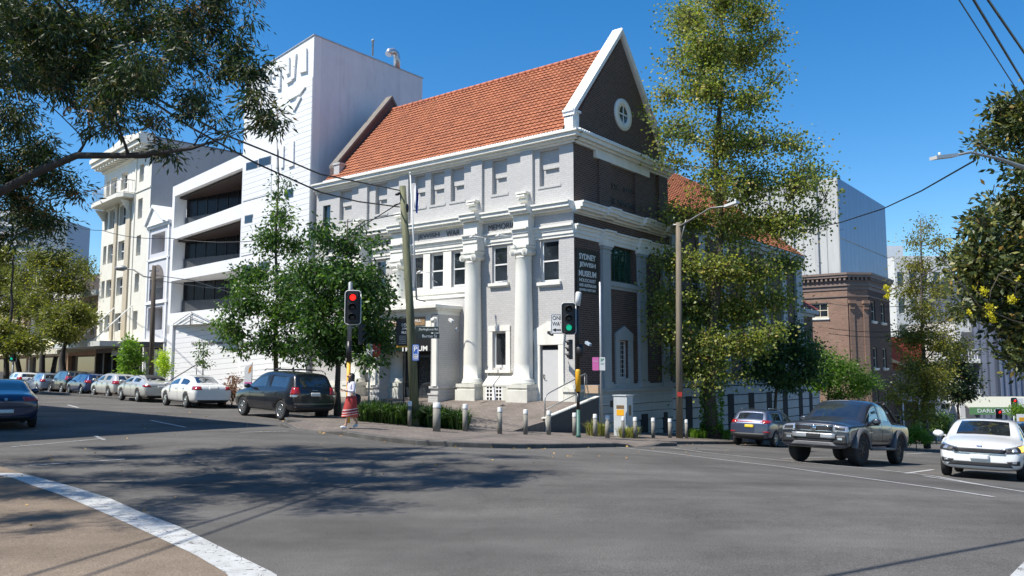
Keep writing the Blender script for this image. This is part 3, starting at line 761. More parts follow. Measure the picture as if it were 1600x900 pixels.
# far gable parapet
gp=MB(); FGP=Pl((-LEN+1.35,0,0),(0,1,0),(-1,0,0))
gp.poly(FGP,[(0,11.2),(WID,11.2),(WID,12.1),(WID/2,16.75),(0,12.1)],0,.35); gp.build('rear_parapet',M('brown_brick_parapet',(.10,.065,.06),.8,.2,6,.3),museum)
gp=MB()
for s in (0,1):
    def q(y,z): return (y if s==0 else WID-y,z)
    gp.poly(FGP,[q(0,12.1),q(0,12.24),q(WID/2,16.92),q(WID/2,16.75)],-.06,.42)
gp.build('parapet_coping',M('weathered_coping',(.17,.15,.13),.8,.2),museum)
gp=MB(); gp.bp(FP,LEN-1.75,LEN-1.33,11.3,12.2,-.3,.02); gp.bp(FP,LEN-1.8,LEN-1.28,12.2,12.3,-.36,.06); gp.build('parapet_kneeler',GREY,museum)
# portico
P0,P1=6.0,10.0; PO=1.35
po=MB()
for a,b in ((P0,P0+.42),(P1-.42,P1)):
    po.cut(); po.bp(FP,a,b,.2,4.15,0,PO); 
    po.bp(FP,a-.06,b+.06,.2,.75,0,PO+.08); po.bp(FP,a-.08,b+.08,.75,.82,0,PO+.11); po.bp(FP,a-.06,b+.06,1.02,1.12,0,PO+.06); po.bp(FP,a-.05,b+.05,-.8,.2,0,PO+.10)
po.parts('portico_pier',[GREY][0],museum)
po=MB(); 
for a,b in ((P0+.02,P0+.26),(P1-.26,P1-.02)):
    po.bp(FP,a,b,1.12,4.1,PO,PO+.10); po.bp(FP,a+.08,b-.0,3.45,3.6,PO+.1,PO+.2); po.lathe(FP.P((a+b)/2+.08,3.9,PO+.17),[(.09,0),(.09,.18)],12,axis=(1,0,0)); po.bp(FP,a+.05,b-.05,3.5,3.9,PO+.10,PO+.20)
po.bp(FP,P0,P1,4.15,4.32,0,PO+.06); po.bp(FP,P0-.06,P1+.06,4.32,4.42,0,PO+.2); po.bp(FP,P0-.14,P1+.14,4.42,4.56,0,PO+.34); po.poly(FP,[(P0-.1,4.56),(P1+.1,4.56),(8.0,4.9)],0,PO+.25)
po.bp(FP,P0+.42,P1-.42,3.55,4.15,PO-.12,PO+.02)
po.build('portico_entablature',CREAM,museum)
po=MB(); po.bp(FP,6.75,9.2,3.72,4.08,PO+.02,PO+.06); BR=po.build('hall_sign',M('brass_panel',(.30,.19,.10),.45,.15),museum)
text('MACCABEAN HALL','sign_lettering',SIGNW,BR,FP,8.0,3.93,.13,PO+.062,2.1,.01)
po=MB(); po.bp(FP,P0+.42,P1-.42,.2,3.55,.02,.35); EN=po.build('entrance_screen',BLACKM,museum)
d=MB()
for a in (6.55,7.35,8.15,8.95): d.bp(FP,a,a+.74,.35,2.45,.352,.36)
d.parts('door_glass',GLASS,EN)
d=MB()
for a in (6.50,7.30,8.10,8.90,9.70): d.bp(FP,a,a+.05,.3,2.5,.352,.40)
d.bp(FP,6.5,9.75,1.25,1.32,.352,.385); d.build('door_frame',M('dark_bronze',(.05,.05,.05),.4,.1,metal=.6),EN)
po=MB(); po.bp(FP,P0+.42,P1-.42,2.6,3.52,PO-.10,PO-.02); SB=po.build('museum_sign',BLACKM,museum)
text('SYDNEY','sign_lettering',SIGNW,SB,FP,8.2,3.28,.26,PO-.018,1.5,.01,bold=.02)
text('JEWISH','sign_lettering',SIGNW,SB,FP,8.2,2.98,.22,PO-.018,1.4,.01,bold=.02)
text('MUSEUM','sign_lettering',SIGNW,SB,FP,7.4,2.72,.22,PO-.018,1.5,.01,bold=.02)
st_=MB(); st_.bp(FP,5.8,10.2,-.5,.30,0,1.9); st_.bp(FP,5.8,10.2,-.5,.15,0,2.25); st_.build('entrance_step',M('dark_stone',(.12,.12,.12),.7,.15),museum)
# rear hall and low wing down the side street
W2=Pl((0,0,0),(0,1,0),(1,0,0))
h=MB(); holes=[(10.6+i*3.05,11.9+i*3.05,5.2,7.0,.2) for i in range(5)]+[(10.75+i*3.05,11.75+i*3.05,1.5,3.3,.2) for i in range(5)]
h.wall(W2,WID,26.0,-6,8.6,holes,.2,-.02); h.wall(Pl((0,26.0,0),(-1,0,0),(0,1,0)),0,9,-6,8.6,[],.1); h.wall(Pl((-9,WID,0),(0,1,0),(-1,0,0)),0,18.2,-6,8.6,[],.1)
h.build('hall_wall',DBRICK,museum)
for i in range(5): sash(W2,museum,10.6+i*3.05,11.9+i*3.05,5.2,7.0,-.14,cols=2); sash(W2,museum,10.75+i*3.05,11.75+i*3.05,1.5,3.3,-.14,cols=2)
e=MB()
for z0,z1,o in ((8.55,8.75,.10),(8.75,8.95,.30),(8.95,9.10,.42)): e.bp(W2,WID+.02,26.0+o,z0,z1,-.1,o); e.bp(Pl((0,26.0,0),(-1,0,0),(0,1,0)),-.05,9,z0,z1,-.1,o)
for i in range(7):
    y=8.2+i*2.95; e.bp(W2,y,y+.7,1.25,8.55,-.05,.12)
e.bp(W2,WID,29.2,1.0,1.28,-.05,.2)
e.build('hall_trim',SHGREY,museum)
# hipped roof of the hall
hx0,hx1,hy0,hy1,hz,hr=-9.0,.35,WID+.0,26.4,9.1,13.6
half=(hx1-hx0)/2; sl=math.hypot(half,hr-hz)
tiled('hall_roof',(hx1,hy0,hz),(0,1,0),(-half,0,hr-hz),hy1-hy0,sl,TILE,museum,trim=lambda y:(0,(hy1-hy0)-half*y/sl))
tiled('hall_roof',(hx0,hy0,hz),(0,1,0),(half,0,hr-hz),hy1-hy0,sl,TILE,museum,trim=lambda y:(0,(hy1-hy0)-half*y/sl))
tiled('hall_roof',(hx0,hy1,hz),(1,0,0),(0,-half,hr-hz),hx1-hx0,sl,TILE,museum,trim=lambda y:(half*y/sl,(hx1-hx0)-half*y/sl))
# banded basement below
bm_=MB(); bo=MB(); BX=[]
y=WID
i=0
ops=[(9.2,9.9),(11.6,12.3),(14.1,14.9),(16.9,17.7),(19.6,20.4),(22.2,23.0),(25.0,25.7),(27.0,27.6)]
zb=-4.5
while zb<1.0:
    bm_.bp(W2,7.86,29.2,zb,zb+.45,-.02,.17); zb+=.5
q_=MB(); q_.bp(W2,7.87,29.2,-4.5,1.0,.0,.11); q_.build('basement_joint',DARKIN,museum)  # near-black backing paints the shade in the joints between bands
bm_.build('basement_wall',M('pale_banded_render',(.42,.44,.45),.6,.06,2,.1,dirt=.3),museum)
for k,(a,b) in enumerate(ops):
    zc=-.1-.075*(a-8)*.0; bo.bp(W2,a,b,-1.9-.05*(a-8),.55,.15,.185)
bo.parts('basement_opening',DARKIN,museum)
# low end wing
lw=MB(); lw.wall(W2,26.0,28.9,-6,5.3,[(27.3,28.0,2.9,4.2,.15)],.15,-.05); lw.wall(Pl((0,28.9,0),(-1,0,0),(0,1,0)),0.05,8,-6,5.3,[],.1); lw.build('wing_wall',DBRICK,museum)
sash(W2,museum,27.3,28.0,2.9,4.2,-.16,cols=1)
lt=MB(); 
for z0,z1,o in ((5.3,5.5,.1),(5.5,5.75,.3)): lt.bp(W2,26.02,28.9+o,z0,z1,-.1,o); lt.bp(Pl((0,28.9,0),(-1,0,0),(0,1,0)),-.1,8,z0,z1,-.1,o)
lt.bp(W2,25.35,25.98,1.3,8.5,.0,.16)
lt.build('wing_trim',SHGREY,museum)
tiled('wing_roof',(.3,26.02,5.76),(0,1,0),(-2.5,0,2.0),3.2,3.2,M('dark_red_tile',(.24,.06,.045),.7,.2),museum,trim=lambda y:(0,3.2-y*.75))
# ---------------------------------------------------------------- measured points on building planes (unscaled museum units)
def onpl(px,py,base,d):
    r=ray(px,py); det=r.x*(-d.y)-r.y*(-d.x)
    k=(base.x*(-d.y)-base.y*(-d.x))/det
    return ((k*r.x-base.x)*d.x+(k*r.y-base.y)*d.y, H+k*r.z)
def FRm(px,py,b=0): return onpl(px,py,C0+V*b,U)
# ---------------------------------------------------------------- white annex
annex=empty('annex_building','white modern museum annex with slanted open terraces and a tall windowless block','annex building',(C0.x*KS,C0.y*KS,ZO),-A_); annex.scale=(KS,KS,KS)
AP=Pl((0,-.2,0),(-1,0,0),(0,-1,0)); AP.dx=-1
AW=boardmat('white_cladding',(.74,.74,.73),.30,.45,.05,.05,ang=-.06,dark=.55)
AWP=M('white_concrete',(.74,.74,.73),.55,.03,1.5,.05,dirt=.10)
AWS=M('white_panel',(.66,.66,.68),.5,.05,1.2,0,dirt=.30)
t=MB(); t.poly(AP,[(16.24,8),(22.35,8),(22.35,18.45),(16.24,19.46)],-8.2,-.004); t.build('tower_block',AWS,annex)
t=MB(); t.poly(AP,[(16.235,-1),(22.2,-1),(22.2,13.0),(22.35,13.2),(22.35,18.44),(16.235,19.45)],-.5,.0); t.build('tower_front',AWP,annex)
t=MB()                                  # clapboard panels, proud of the render
t.poly(AP,[(16.26,5.5),(19.4,5.5),(19.4,9.2),(18.7,9.3),(18.7,12.6),(18.4,15.0),(16.26,17.2)],0,.03)
t.poly(AP,[(19.6,11.35),(22.2,11.25),(22.2,12.95),(21.95,13.0),(19.6,13.0)],0,.03)
t.poly(AP,[(18.75,8.3),(22.2,8.15),(22.2,10.1),(18.75,10.4)],0,.03)
t.poly(AP,[(17.2,1.3),(21.9,1.3),(21.9,4.4),(17.2,4.4)],0,.03)
t.build('cladding',AW,annex)
t=MB(); t.box(-29.7,-16.25,6.9,8.0,0,13.0); t.build('rear_block',AWS,annex)
t=MB(); top=[(16.24,19.46),(22.35,18.45)]; t.poly(AP,[(16.2,19.46),(16.2,19.52),(22.4,18.51),(22.4,18.45)],-8.25,.05); t.build('parapet_cap',M('grey_flashing',(.45,.46,.48),.4,.05,metal=.5),annex)
b=MB()
b.poly(AP,[(29.45,4.0),(29.72,4.0),(29.72,12.6),(29.45,12.6)],-.8,.0)
b.poly(AP,[(22.201,13.25),(29.72,12.5),(29.72,13.15),(22.201,14.05)],-3.4,.003)
b.poly(AP,[(22.201,10.35),(29.72,9.78),(29.72,10.47),(22.201,11.16)],-3.4,.003)
b.poly(AP,[(22.201,7.43),(29.72,7.21),(29.72,7.84),(22.201,8.1)],-3.4,.003)
b.poly(AP,[(22.201,4.45),(29.72,4.51),(29.72,5.23),(22.201,5.34)],-4.8,.003)
b.poly(AP,[(29.09,-1.5),(29.72,-1.5),(29.72,4.5),(29.09,4.5)],-.8,.0)
b.build('terrace_frame',AWP,annex)
g0=Vector((-29.42,.6,0)); g1=Vector((-22.2,3.1,0)); gd=(g1-g0).normalized(); GP=Pl(g0,gd,(gd.y,-gd.x,0)); GL=(g1-g0).length
for z0,z1,z2,z3 in ((10.3,10.9,12.7,13.4),(7.7,8.0,9.9,10.5),(5.1,5.2,7.3,7.6)):
    b=MB(); b.poly(GP,[(0,z0),(GL,z1),(GL,z3),(0,z2)],-.1,0); gw=b.build('terrace_glass_wall',M('dark_terrace_glass',(.010,.011,.014),.22,.2,spec=.25),annex)
    b=MB()
    for i in range(1,10): b.bp(GP,i*GL/10,i*GL/10+.05,z0+(z1-z0)*i/10,z2+(z3-z2)*i/10,0,.04)
    b.build('mullion',BLACKM,gw)
    b=MB(); b.poly(GP,[(.05,z0),(GL,z1),(GL,z1+.95),(.05,z0+.95)],.12,.15); b.build('perforated_balustrade',M('dark_mesh_panel',(.06,.065,.07),.5,.1),gw)
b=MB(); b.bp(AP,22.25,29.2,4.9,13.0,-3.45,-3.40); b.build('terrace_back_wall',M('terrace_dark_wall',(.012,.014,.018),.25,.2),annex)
b=MB()
for z0,z1 in ((10.9,12.2),(8.1,9.6),(5.4,7.1)):
    pass
b=MB()

bg_,ntg,pg,_=newmat('balustrade_glass'); pg.inputs['Base Color'].default_value=(.10,.13,.16,1); pg.inputs['Alpha'].default_value=.30; pg.inputs['Roughness'].default_value=.03

b=MB()
for z in (10.47,7.84,5.23):
    pass
(M('grey_metal',(.25,.25,.26),.4,.1,metal=.6))
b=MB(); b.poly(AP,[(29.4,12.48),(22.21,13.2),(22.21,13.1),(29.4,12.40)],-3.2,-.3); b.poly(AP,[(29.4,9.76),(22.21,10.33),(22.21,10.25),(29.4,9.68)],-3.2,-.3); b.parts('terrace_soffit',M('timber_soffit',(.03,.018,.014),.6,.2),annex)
# slanted entrance wall, lettering and canopy stays
q0=Vector((-29.1,-.05,0)); q1=Vector((-21.95,1.1,0)); dd=(q1-q0).normalized(); EP=Pl(q0,dd,(dd.y,-dd.x,0)); EP.dx=1; EP.en=Vector((dd.y,-dd.x,0)); 
if EP.en.y>0: EP.en=-EP.en
b=MB(); b.bp(EP,-.3,8.2,.9,4.6,-.2,0); b.build('entrance_wall',AW,annex); b=MB(); b.bp(EP,-.3,8.2,-1.5,.9,-.2,.02); b.build('entrance_plinth',CREAM2,annex)
b=MB(); b.bp(AP,21.92,22.2,-1,4.45,-4.6,-.5); b.build('entrance_side_wall',AWP,annex)
text('N.S.W. JEWISH WAR MEMORIAL CENTRE','building_lettering',LETTER,annex,EP,4.3,3.35,.22,.03,5.4,.03)
text('140','building_lettering',LETTER,annex,EP,5.6,2.95,.18,.03,.5,.03)
b=MB()
for a,c in (((27.0,5.2),(28.9,4.55)),((27.0,4.9),(28.2,4.55)),((27.0,5.2),(24.9,4.6)),((27.0,4.9),(25.6,4.6))): b.tube([AP.P(*a,.08),AP.P(*c,.08)],.02,6)
b.tube([AP.P(27.0,5.25,.08),AP.P(27.0,4.45,.08)],.035,6); b.build('canopy_stay',MATS['grey_metal'],annex)
# window strips
def c3(x,y): return FRm(370+x/3.463,60+y/3.463,-.2)
for x0,x1,z0,z1 in ((20.9,21.98,12.98,13.45),(19.7,20.8,13.0,13.5),(21.2,21.95,9.95,10.42),(19.55,20.5,7.16,7.65),(21.0,21.95,7.2,7.6),(17.6,18.3,10.9,11.4)):
    m=MB(); m.bp(AP,x0,x1,z0,z1,0,.035); f=m.build('window',MATS['grey_metal'],annex); m=MB(); m.bp(AP,x0+.05,x1-.05,z0+.05,z1-.05,.036,.045); m.build('pane',GLASS,f)
# sculpted letter forms on the tower face
rl=MB()
def rel(pts,o=.22): rl.poly(AP,[c3(*p) for p in pts],0,o*.55)
for pts in ([(125,195),(135,192),(135,262),(126,266)],[(150,182),(158,178),(158,268),(150,270)],[(170,168),(188,168),(188,235),(170,240)],[(205,148),(235,146),(235,160),(205,163)],[(192,205),(210,200),(210,215)],[(226,158),(243,153),(240,276),(222,280)],
            [(272,112),(290,104),(290,190),(272,200)],[(300,96),(328,84),(322,155),(303,150)],[(303,160),(322,158),(318,215),(300,228)],[(273,240),(305,222),(305,232),(275,248)],
            [(275,315),(335,265),(378,265),(350,303),(290,335)],[(303,390),(338,318),(355,320),(318,393)],
            [(218,600),(226,596),(224,700),(216,705)],[(244,588),(262,582),(258,700),(242,705)],[(288,565),(316,556),(314,690),(286,700)],[(345,70),(384,55),(384,180),(345,190)]): rel(pts,.20)
rl.parts('sculpted_letter_relief',AWP,annex)
v_=MB(); v_.lathe((-16.2,3.9,19.6),[(.05,0),(.05,.85),(.09,.85),(.09,.93),(.02,1.0)],10); v_.build('vent_pipe',M('blue_grey_metal',(.30,.38,.42),.5,.1),annex)
v_=MB(); v_.tube([(-16.3,5.9,19.5),(-16.3,5.9,20.1),(-16.3,5.8,20.32),(-16.3,5.55,20.42),(-16.3,5.3,20.32),(-16.3,5.2,20.1)],[.20]*6,12); v_.build('vent_cowl',M('galvanised',(.5,.52,.55),.35,.1,metal=.7),annex)
# low garden wall with stair rail in front of the annex
gwall=empty('garden_wall','low brown brick planter wall with a black stair rail before the white annex','wall',(C0.x*KS,C0.y*KS,ZO),-A_); gwall.scale=(KS,)*3
g=MB(); g.bp(AP,20.2,25.8,-.8,1.1,2.0,2.25); g.bp(AP,25.8,29.0,-.8,.75,2.0,2.2); g.parts('wall_panel',M('brown_rendered_wall',(.13,.095,.085),.8,.2,3,.2),gwall)
g=MB(); g.bp(AP,25.8,26.2,-.8,1.2,1.95,2.3); g.build('pier',WHITEP,gwall)
g=MB(); g.tube([AP.P(25.6,1.15,2.1),AP.P(22.2,2.3,2.1)],.025,6); g.tube([AP.P(22.8,1.0,2.1),AP.P(22.8,2.1,2.1)],.02,6); g.build('stair_rail',BLACKM,gwall)
# ---------------------------------------------------------------- terrace house and cream apartment block
LB=C0+U*29.75-V*.2
def lroot(name,label,cat):
    o=empty(name,label,cat,((C0+U*29.75-V*.2).x*KS,(C0+U*29.75-V*.2).y*KS,ZO),R_(-46)); o.scale=(KS,)*3; return o
LP=Pl((0,0,0),(-1,0,0),(0,-1,0)); LP.dx=-1
def LPo(y): 
    p=Pl((0,y,0),(-1,0,0),(0,-1,0)); p.dx=-1; return p
th=lroot('terrace_house','narrow pale grey terrace house with small pediment and arched balcony opening','terrace house')
TG=M('pale_grey_render',(.56,.56,.58),.6,.05,2,.1,dirt=.2)
w=MB(); w.wall(LP,0.02,3.66,-1,10.9,[(.9,3.75-.6,9.2,10.5,1.2),(.85,3.15,6.2,7.7,1.0),(.8,3.2,4.3,5.75,.9),(.5,3.2,.2,3.2,.3)],.3); w.build('front_wall',TG,th)
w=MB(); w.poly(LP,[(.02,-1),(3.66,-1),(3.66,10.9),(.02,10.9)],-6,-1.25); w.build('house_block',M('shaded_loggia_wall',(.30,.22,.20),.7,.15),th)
w=MB(); w.poly(LP,[(.85,7.7),(.85,8.05),(3.15,8.05),(3.15,7.7)],-.02,.001); 
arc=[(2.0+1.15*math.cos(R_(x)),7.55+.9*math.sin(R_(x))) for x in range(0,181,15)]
w=MB(); w.poly(LP,arc,-.1,.004); w.build('arch_fanlight',M('shaded_arch',(.16,.14,.13),.8,.2),th)  # flat dark half disc colours in the shade of the arched opening
w=MB()
for z0,z1,o in ((10.85,11.0,.12),(11.0,11.1,.22),(8.75,8.85,.08),(5.95,6.1,.1),(3.5,3.7,.15)): w.bp(LP,0,3.7,z0,z1,-.05,o)
w.poly(LP,[(.55,11.1),(3.7,11.1),(2.45,12.15)],-2.5,.2); w.poly(LP,[(.4,11.1),(.6,11.1),(2.45,12.18),(2.45,12.34)],-2.5,.34); w.poly(LP,[(3.85,11.1),(3.6,11.1),(2.45,12.18),(2.45,12.34)],-2.5,.34)
for a in (.1,3.4): w.bp(LP,a,a+.22,-1,10.85,-.05,.08)
w.build('cornice_and_pediment',WHITEP,th)
for z0,x0,x1 in ((9.25,1.2,1.9),(6.25,1.1,1.8),(4.35,1.0,1.7),(6.25,2.2,2.9),(4.35,2.2,2.9)):
    sash(LP,th,x0,x1,z0,z0+1.2,-.85 if z0>4.4 else -.8,fw=.06)
w=MB()
for i in range(14): w.bp(LP,.9+i*.17,.92+i*.17,6.2,6.9,-.06,-.04)
w.bp(LP,.85,3.15,6.88,6.94,-.07,-.03); w.build('balcony_rail',BLACKM,th)
w=MB(); w.bp(LP,.3,3.5,3.25,3.5,0,1.6); w.build('shop_awning',M('dark_awning',(.04,.045,.05),.6,.1),th)
w=MB()
for a in (.55,1.2,1.85,2.5): w.bp(LP,a,a+.55,.3,3.1,-.25,-.2)
w.parts('shopfront_glass',M('pale_blue_shopfront',(.25,.38,.40),.15,.15),th)
cr=lroot('apartment_building','tall cream apartment block with heavy bracketed cornice and curved top balcony','apartment building')
CRM=M('cream_stucco',(.68,.65,.56),.6,.04,1.5,.05,dirt=.16); CRG=M('grey_side_render',(.30,.305,.31),.7,.05,1,.05,dirt=.15); TAN=M('tan_pilaster',(.48,.41,.30),.6,.06)
rows=[(4.45,5.7),(6.93,8.2),(9.38,10.75),(11.88,13.25),(14.4,15.6)]
colsx=[(5.05,5.85),(8.15,9.35),(10.3,11.45),(11.8,12.45)]
hol=[(x0,x1,z0,z1) for z0,z1 in rows for x0,x1 in colsx]
w=MB(); w.wall(LP,3.68,13.0,3.6,17.2,hol,.32); w.build('front_wall',CRM,cr)
w=MB(); w.wall(Pl((-3.68,0,0),(0,1,0),(1,0,0)),0,16,-1,17.2,[],.1); w.build('side_wall',CRG,cr)
w=MB(); w.wall(Pl((-13.0,0,0),(0,1,0),(-1,0,0)),0,16,-1,17.2,[],.1); w.wall(Pl((-13,16,0),(1,0,0),(0,1,0)),0,9.3,-1,17.2,[],.1); w.box(-13,-3.68,.01,16,17.1,17.2); w.build('rear_wall',M('brown_rear',(.16,.13,.12),.8,.1),cr)
for z0,z1 in rows:
    for x0,x1 in colsx: sash(LP,cr,x0,x1,z0,z1,-.22,fw=.07,sill=None,glass=GLASS,frame=LINT)
w=MB()
for a,b in ((7.0,7.75),(9.55,10.05)): w.bp(LP,a,b,3.9,13.7,0,.12)
w.parts('pilaster',TAN,cr)
w=MB()
for z0,z1,o in ((16.2,16.35,.15),(16.6,16.9,.8),(16.9,17.2,.92),(17.2,17.35,.8)): w.bp(LP,3.66-(.0 if o<1 else .0),13.05+o*.6,z0,z1,-.1,o)
w.bp(LP,3.66,13.0,13.75,13.85,-.05,.06); w.bp(LP,6.35,6.5,3.9,16.2,-.05,.06)
w.poly(LP,[(6,17.3),(11.5,17.3),(11.5,17.8),(8.7,18.2),(6,17.8)],-.5,.2)
w.build('cornice',CRM,cr)
w=MB()
for i in range(16): w.bp(LP,3.9+i*.6,4.1+i*.6,16.35,16.6,0,.68)
w.parts('cornice_bracket',CRM,cr)
w=MB(); pts=[(6.5,0),(6.55,.75),(7.2,1.0),(12,1.0),(12.7,.9),(12.9,0)]
n=len(pts); vs=[LP.P(x,13.47,o) for x,o in pts]+[LP.P(x,13.75,o) for x,o in pts]; w.add(vs,[tuple(range(n)),tuple(range(2*n-1,n-1,-1))]+[(i,(i+1)%n,n+(i+1)%n,n+i) for i in range(n)])
for a in (7.2,12.4): w.poly(Pl(LP.P(a,0,0),(0,-1,0),(1,0,0)),[(0,12.6),(.15,12.6),(.7,13.35),(0,13.35)],-.12,.06)
BC=w.build('balcony',CRM,cr)
w=MB()
path=[LP.P(x,14.65,o-.05) for x,o in pts]; w.tube(path,.03,6); path=[LP.P(x,13.8,o-.05) for x,o in pts]; w.tube(path,.02,6)
for (xa,oa),(xb,ob) in zip(pts,pts[1:]):
    k=max(1,int(math.dist((xa,oa),(xb,ob))/.25))
    for i in range(k): f=i/k; p=LP.P(xa+(xb-xa)*f,13.75,oa+(ob-oa)*f-.05); w.tube([p,p+UP*.9],.012,4)
w.build('railing',MATS['grey_metal'],BC)
w=MB(); w.bp(LP,3.9,13.6,3.30,3.62,0,2.6); AWN=w.build('street_awning',M('pale_awning_fascia',(.46,.47,.44),.6,.06),cr)
w=MB()
for a in (6,9.5,12.6): w.tube([LP.P(a,3.62,2.4),LP.P(a,6.1,.02)],.04,6)
w.parts('awning_stay',WHITEP,AWN)
w=MB(); w.wall(LP,3.68,13.0,-1,3.6,[(4.2+i*1.8,5.7+i*1.8,.3,3.0) for i in range(5)],.3); w.build('shop_wall',M('dark_shopfront',(.055,.045,.04),.6,.3),cr)
w=MB()
for i in range(5): w.bp(LP,4.2+i*1.8,5.7+i*1.8,.3,3.0,-.28,-.25)
w.parts('shop_window',GLASS,cr)
w=MB(); w.bp(LP,6.2,8.6,2.75,3.1,.3,.34); SG=w.build('hanging_sign',M('grey_sign',(.3,.3,.3),.5,.1),cr); text('CAFE','sign_lettering',SIGNW,SG,LP,7.4,2.93,.22,.345,1.0,.01)
# shops further along under trees
def shop(x0,x1,h,colr,label,yb=0.0,aw=(.45,.44,.36),wn=3):
    o=lroot('shop_building',label,'shop building'); p=LPo(yb)
    hol=[(x0+.6+i*(x1-x0-1)/wn,x0+.6+i*(x1-x0-1)/wn+1.1,4.4,6.2) for i in range(wn)]
    if h>8: hol+=[(a,b,7.2,8.6) for a,b,_,_ in hol]
    w=MB(); w.wall(p,x0,x1,-1,h,hol+[(x0+.4,x1-.4,.2,2.9)],.3); w.wall(Pl((-x0,yb,0),(0,1,0),(1,0,0)),0,9,-1,h,[],.1); w.wall(Pl((-x1,yb,0),(0,1,0),(-1,0,0)),0,9,-1,h,[],.1); w.box(-x1,-x0,yb+.01,yb+9,h-.05,h); w.build('wall',M('shop_wall_%d'%len(KIDS),colr,.7,.1,2,.1,dirt=.3),o)
    for a,b,c,d in hol: sash(p,o,a,b,c,d,-.25,fw=.08)
    w=MB(); w.bp(p,x0+.4,x1-.4,.2,2.9,-.3,-.25); w.parts('shop_window',GLASS,o)
    w=MB(); w.poly(Pl(p.P(x0+.1,0,0),(0,-1,0),(1,0,0)),[(0,4.0),(2.6,3.2),(2.6,2.95),(0,3.2)],-(x1-x0-.2),0); w.build('awning',M('awning_%d'%len(KIDS),aw,.7,.1,2,.1),o)
    w=MB(); w.bp(p,x0-.05,x1+.05,h-.3,h+.1,-.1,.3); w.bp(p,x0,x1,3.3,3.5,-.1,.12); w.build('cornice',CREAM2,o)
    return o
shop(13.4,20.5,7.6,(.30,.20,.13),'brown shop with slanting cream awning beside the cream apartment block',.2,(.5,.46,.34))
shop(20.8,30,9.6,(.55,.52,.45),'pale rendered shop row with yellowish awning behind the street trees',-.2,(.52,.48,.28),4)
shop(30.4,44,8.2,(.42,.30,.22),'far reddish shop row with white awning at the end of the left street',-.2,(.6,.6,.55),5)
shop(44.5,62,10.5,(.45,.42,.38),'farthest grey shop row on the left street partly behind trees',-.2,(.3,.1,.08),6)
# ---------------------------------------------------------------- towers far away left
def tower(name,label,px0,px1,pytop,d,col,depth=18,cat='tower block',stripe=True):
    a=at(px0,578,d); b=at(px1,578,d); top=at((px0+px1)/2,pytop,d).z; o=empty(name,label,cat,(a.x,a.y,-5),0)
    p=Pl((0,0,0),(1,0,0),(0,-1,0)); W=b.x-a.x; w=MB(); w.box(0,W,0,depth,0,top+5); w.build('wall',M(name+'_%d'%px0,col,.6,.05),o)
    g=MB(); z=8
    while z<top+3: g.bp(p,.06*W,.94*W,z,z+1.5,0,.06); z+=3.1
    g.parts('window_band',M('tower_glass',(.10,.14,.2),.15,.15),o)
    g=MB(); z=7
    while z<top+3: g.bp(p,.55*W,W+.02,z+.1,z+.6,.061,1.5); z+=3.1
    g.parts('balcony',M('tower_balcony',(.5,.52,.55),.6,.05),o); return o
tower('tower_block','distant blue grey high rise with stacked balconies above the left trees',50,93,345,330,(.30,.38,.50))
tower('tower_block','distant white tower partly behind the overhanging tree at far left',-30,44,330,260,(.62,.62,.62))
# ---------------------------------------------------------------- brown brick corner building on the side street
BB=C0*1.0
def sroot(name,label,cat,rz=-A_):
    o=empty(name,label,cat,(C0.x*KS,C0.y*KS,ZO),rz); o.scale=(KS,)*3; return o
RB=brickmat('red_brown_brick',(.20,.115,.08),(.29,.175,.125),(.26,.21,.17),.8,dirt=.3,bs=.6,sc=1.25); RBD=brickmat('shaded_brick',(.07,.045,.035),(.11,.07,.055),(.10,.085,.075),.8,dirt=.3,bs=.6,sc=1.25)  # second brick is a darkened copy for the side wall in shade
BRT=M('brown_painted_cornice',(.20,.145,.12),.6,.08,2,.1,dirt=.3)
bk=sroot('brick_building','three storey brown brick corner building with chamfered corner and dentilled parapet','brick building')
# front (facing the museum) plane at y=YB; chamfer; side plane x=0
def SDm(px,py,a=0): return onpl(px,py,C0+U*a,V)
YB=41.5; ch=1.25; bk.scale=(KS,KS,KS*1.03)
bp1=Pl((-ch,YB,0),(-1,0,0),(0,-1,0)); c1=Vector((-ch,YB,0)); c2=Vector((0,YB+ch,0)); e=(c2-c1).normalized(); bp2=Pl(c1,e,(e.y,-e.x,0)); bp3=Pl((0,YB+ch,0),(0,1,0),(1,0,0)); CL=(c2-c1).length
FW=16.0; SW=6.9; ZT=9.05
def BFm(px,py): return onpl(px,py,C0+V*YB,U)
_a,_b=BFm(1254,455)[0]-ch,BFm(1293,455)[0]-ch; _c,_d=BFm(1262,545)[0]-ch,BFm(1290,545)[0]-ch
h1=[(_b,_a,5.85,7.05,.2),(_d,_c,1.6,3.3,.2),(8.5,10.0,5.85,7.0,.2)]
h3=[(.9,2.1,5.6,7.2,.2),(3.9,5.1,5.6,7.2,.2),(.9,2.1,1.9,3.5,.2),(3.9,5.1,1.9,3.5,.2),(1.1,2.0,-1.6,.1,.2),(4.0,5.0,-1.6,.1,.2)]
w=MB(); w.wall(bp1,0,FW,-8,8.0,h1,.2); w.build('front_wall',RB,bk)
w=MB(); w.wall(bp2,0,CL,-8,8.0,[],.2); w.build('corner_wall',RB,bk)
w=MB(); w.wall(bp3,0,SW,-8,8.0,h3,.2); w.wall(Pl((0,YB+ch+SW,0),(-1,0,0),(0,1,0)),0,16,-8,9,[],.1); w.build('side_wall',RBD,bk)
w=MB()
for z0,z1,o in ((7.45,7.55,.08),(8.0,8.95,.06),(8.3,8.42,.16),(8.62,8.72,.14),(8.95,9.15,.35),(9.15,9.32,.42)):
    for p,L in ((bp1,FW),(bp2,CL),(bp3,SW)): w.bp(p,-.03-o*.3,L+.03+o*.3,z0,z1,-.4,o)
w.build('cornice',BRT,bk)
w=MB()
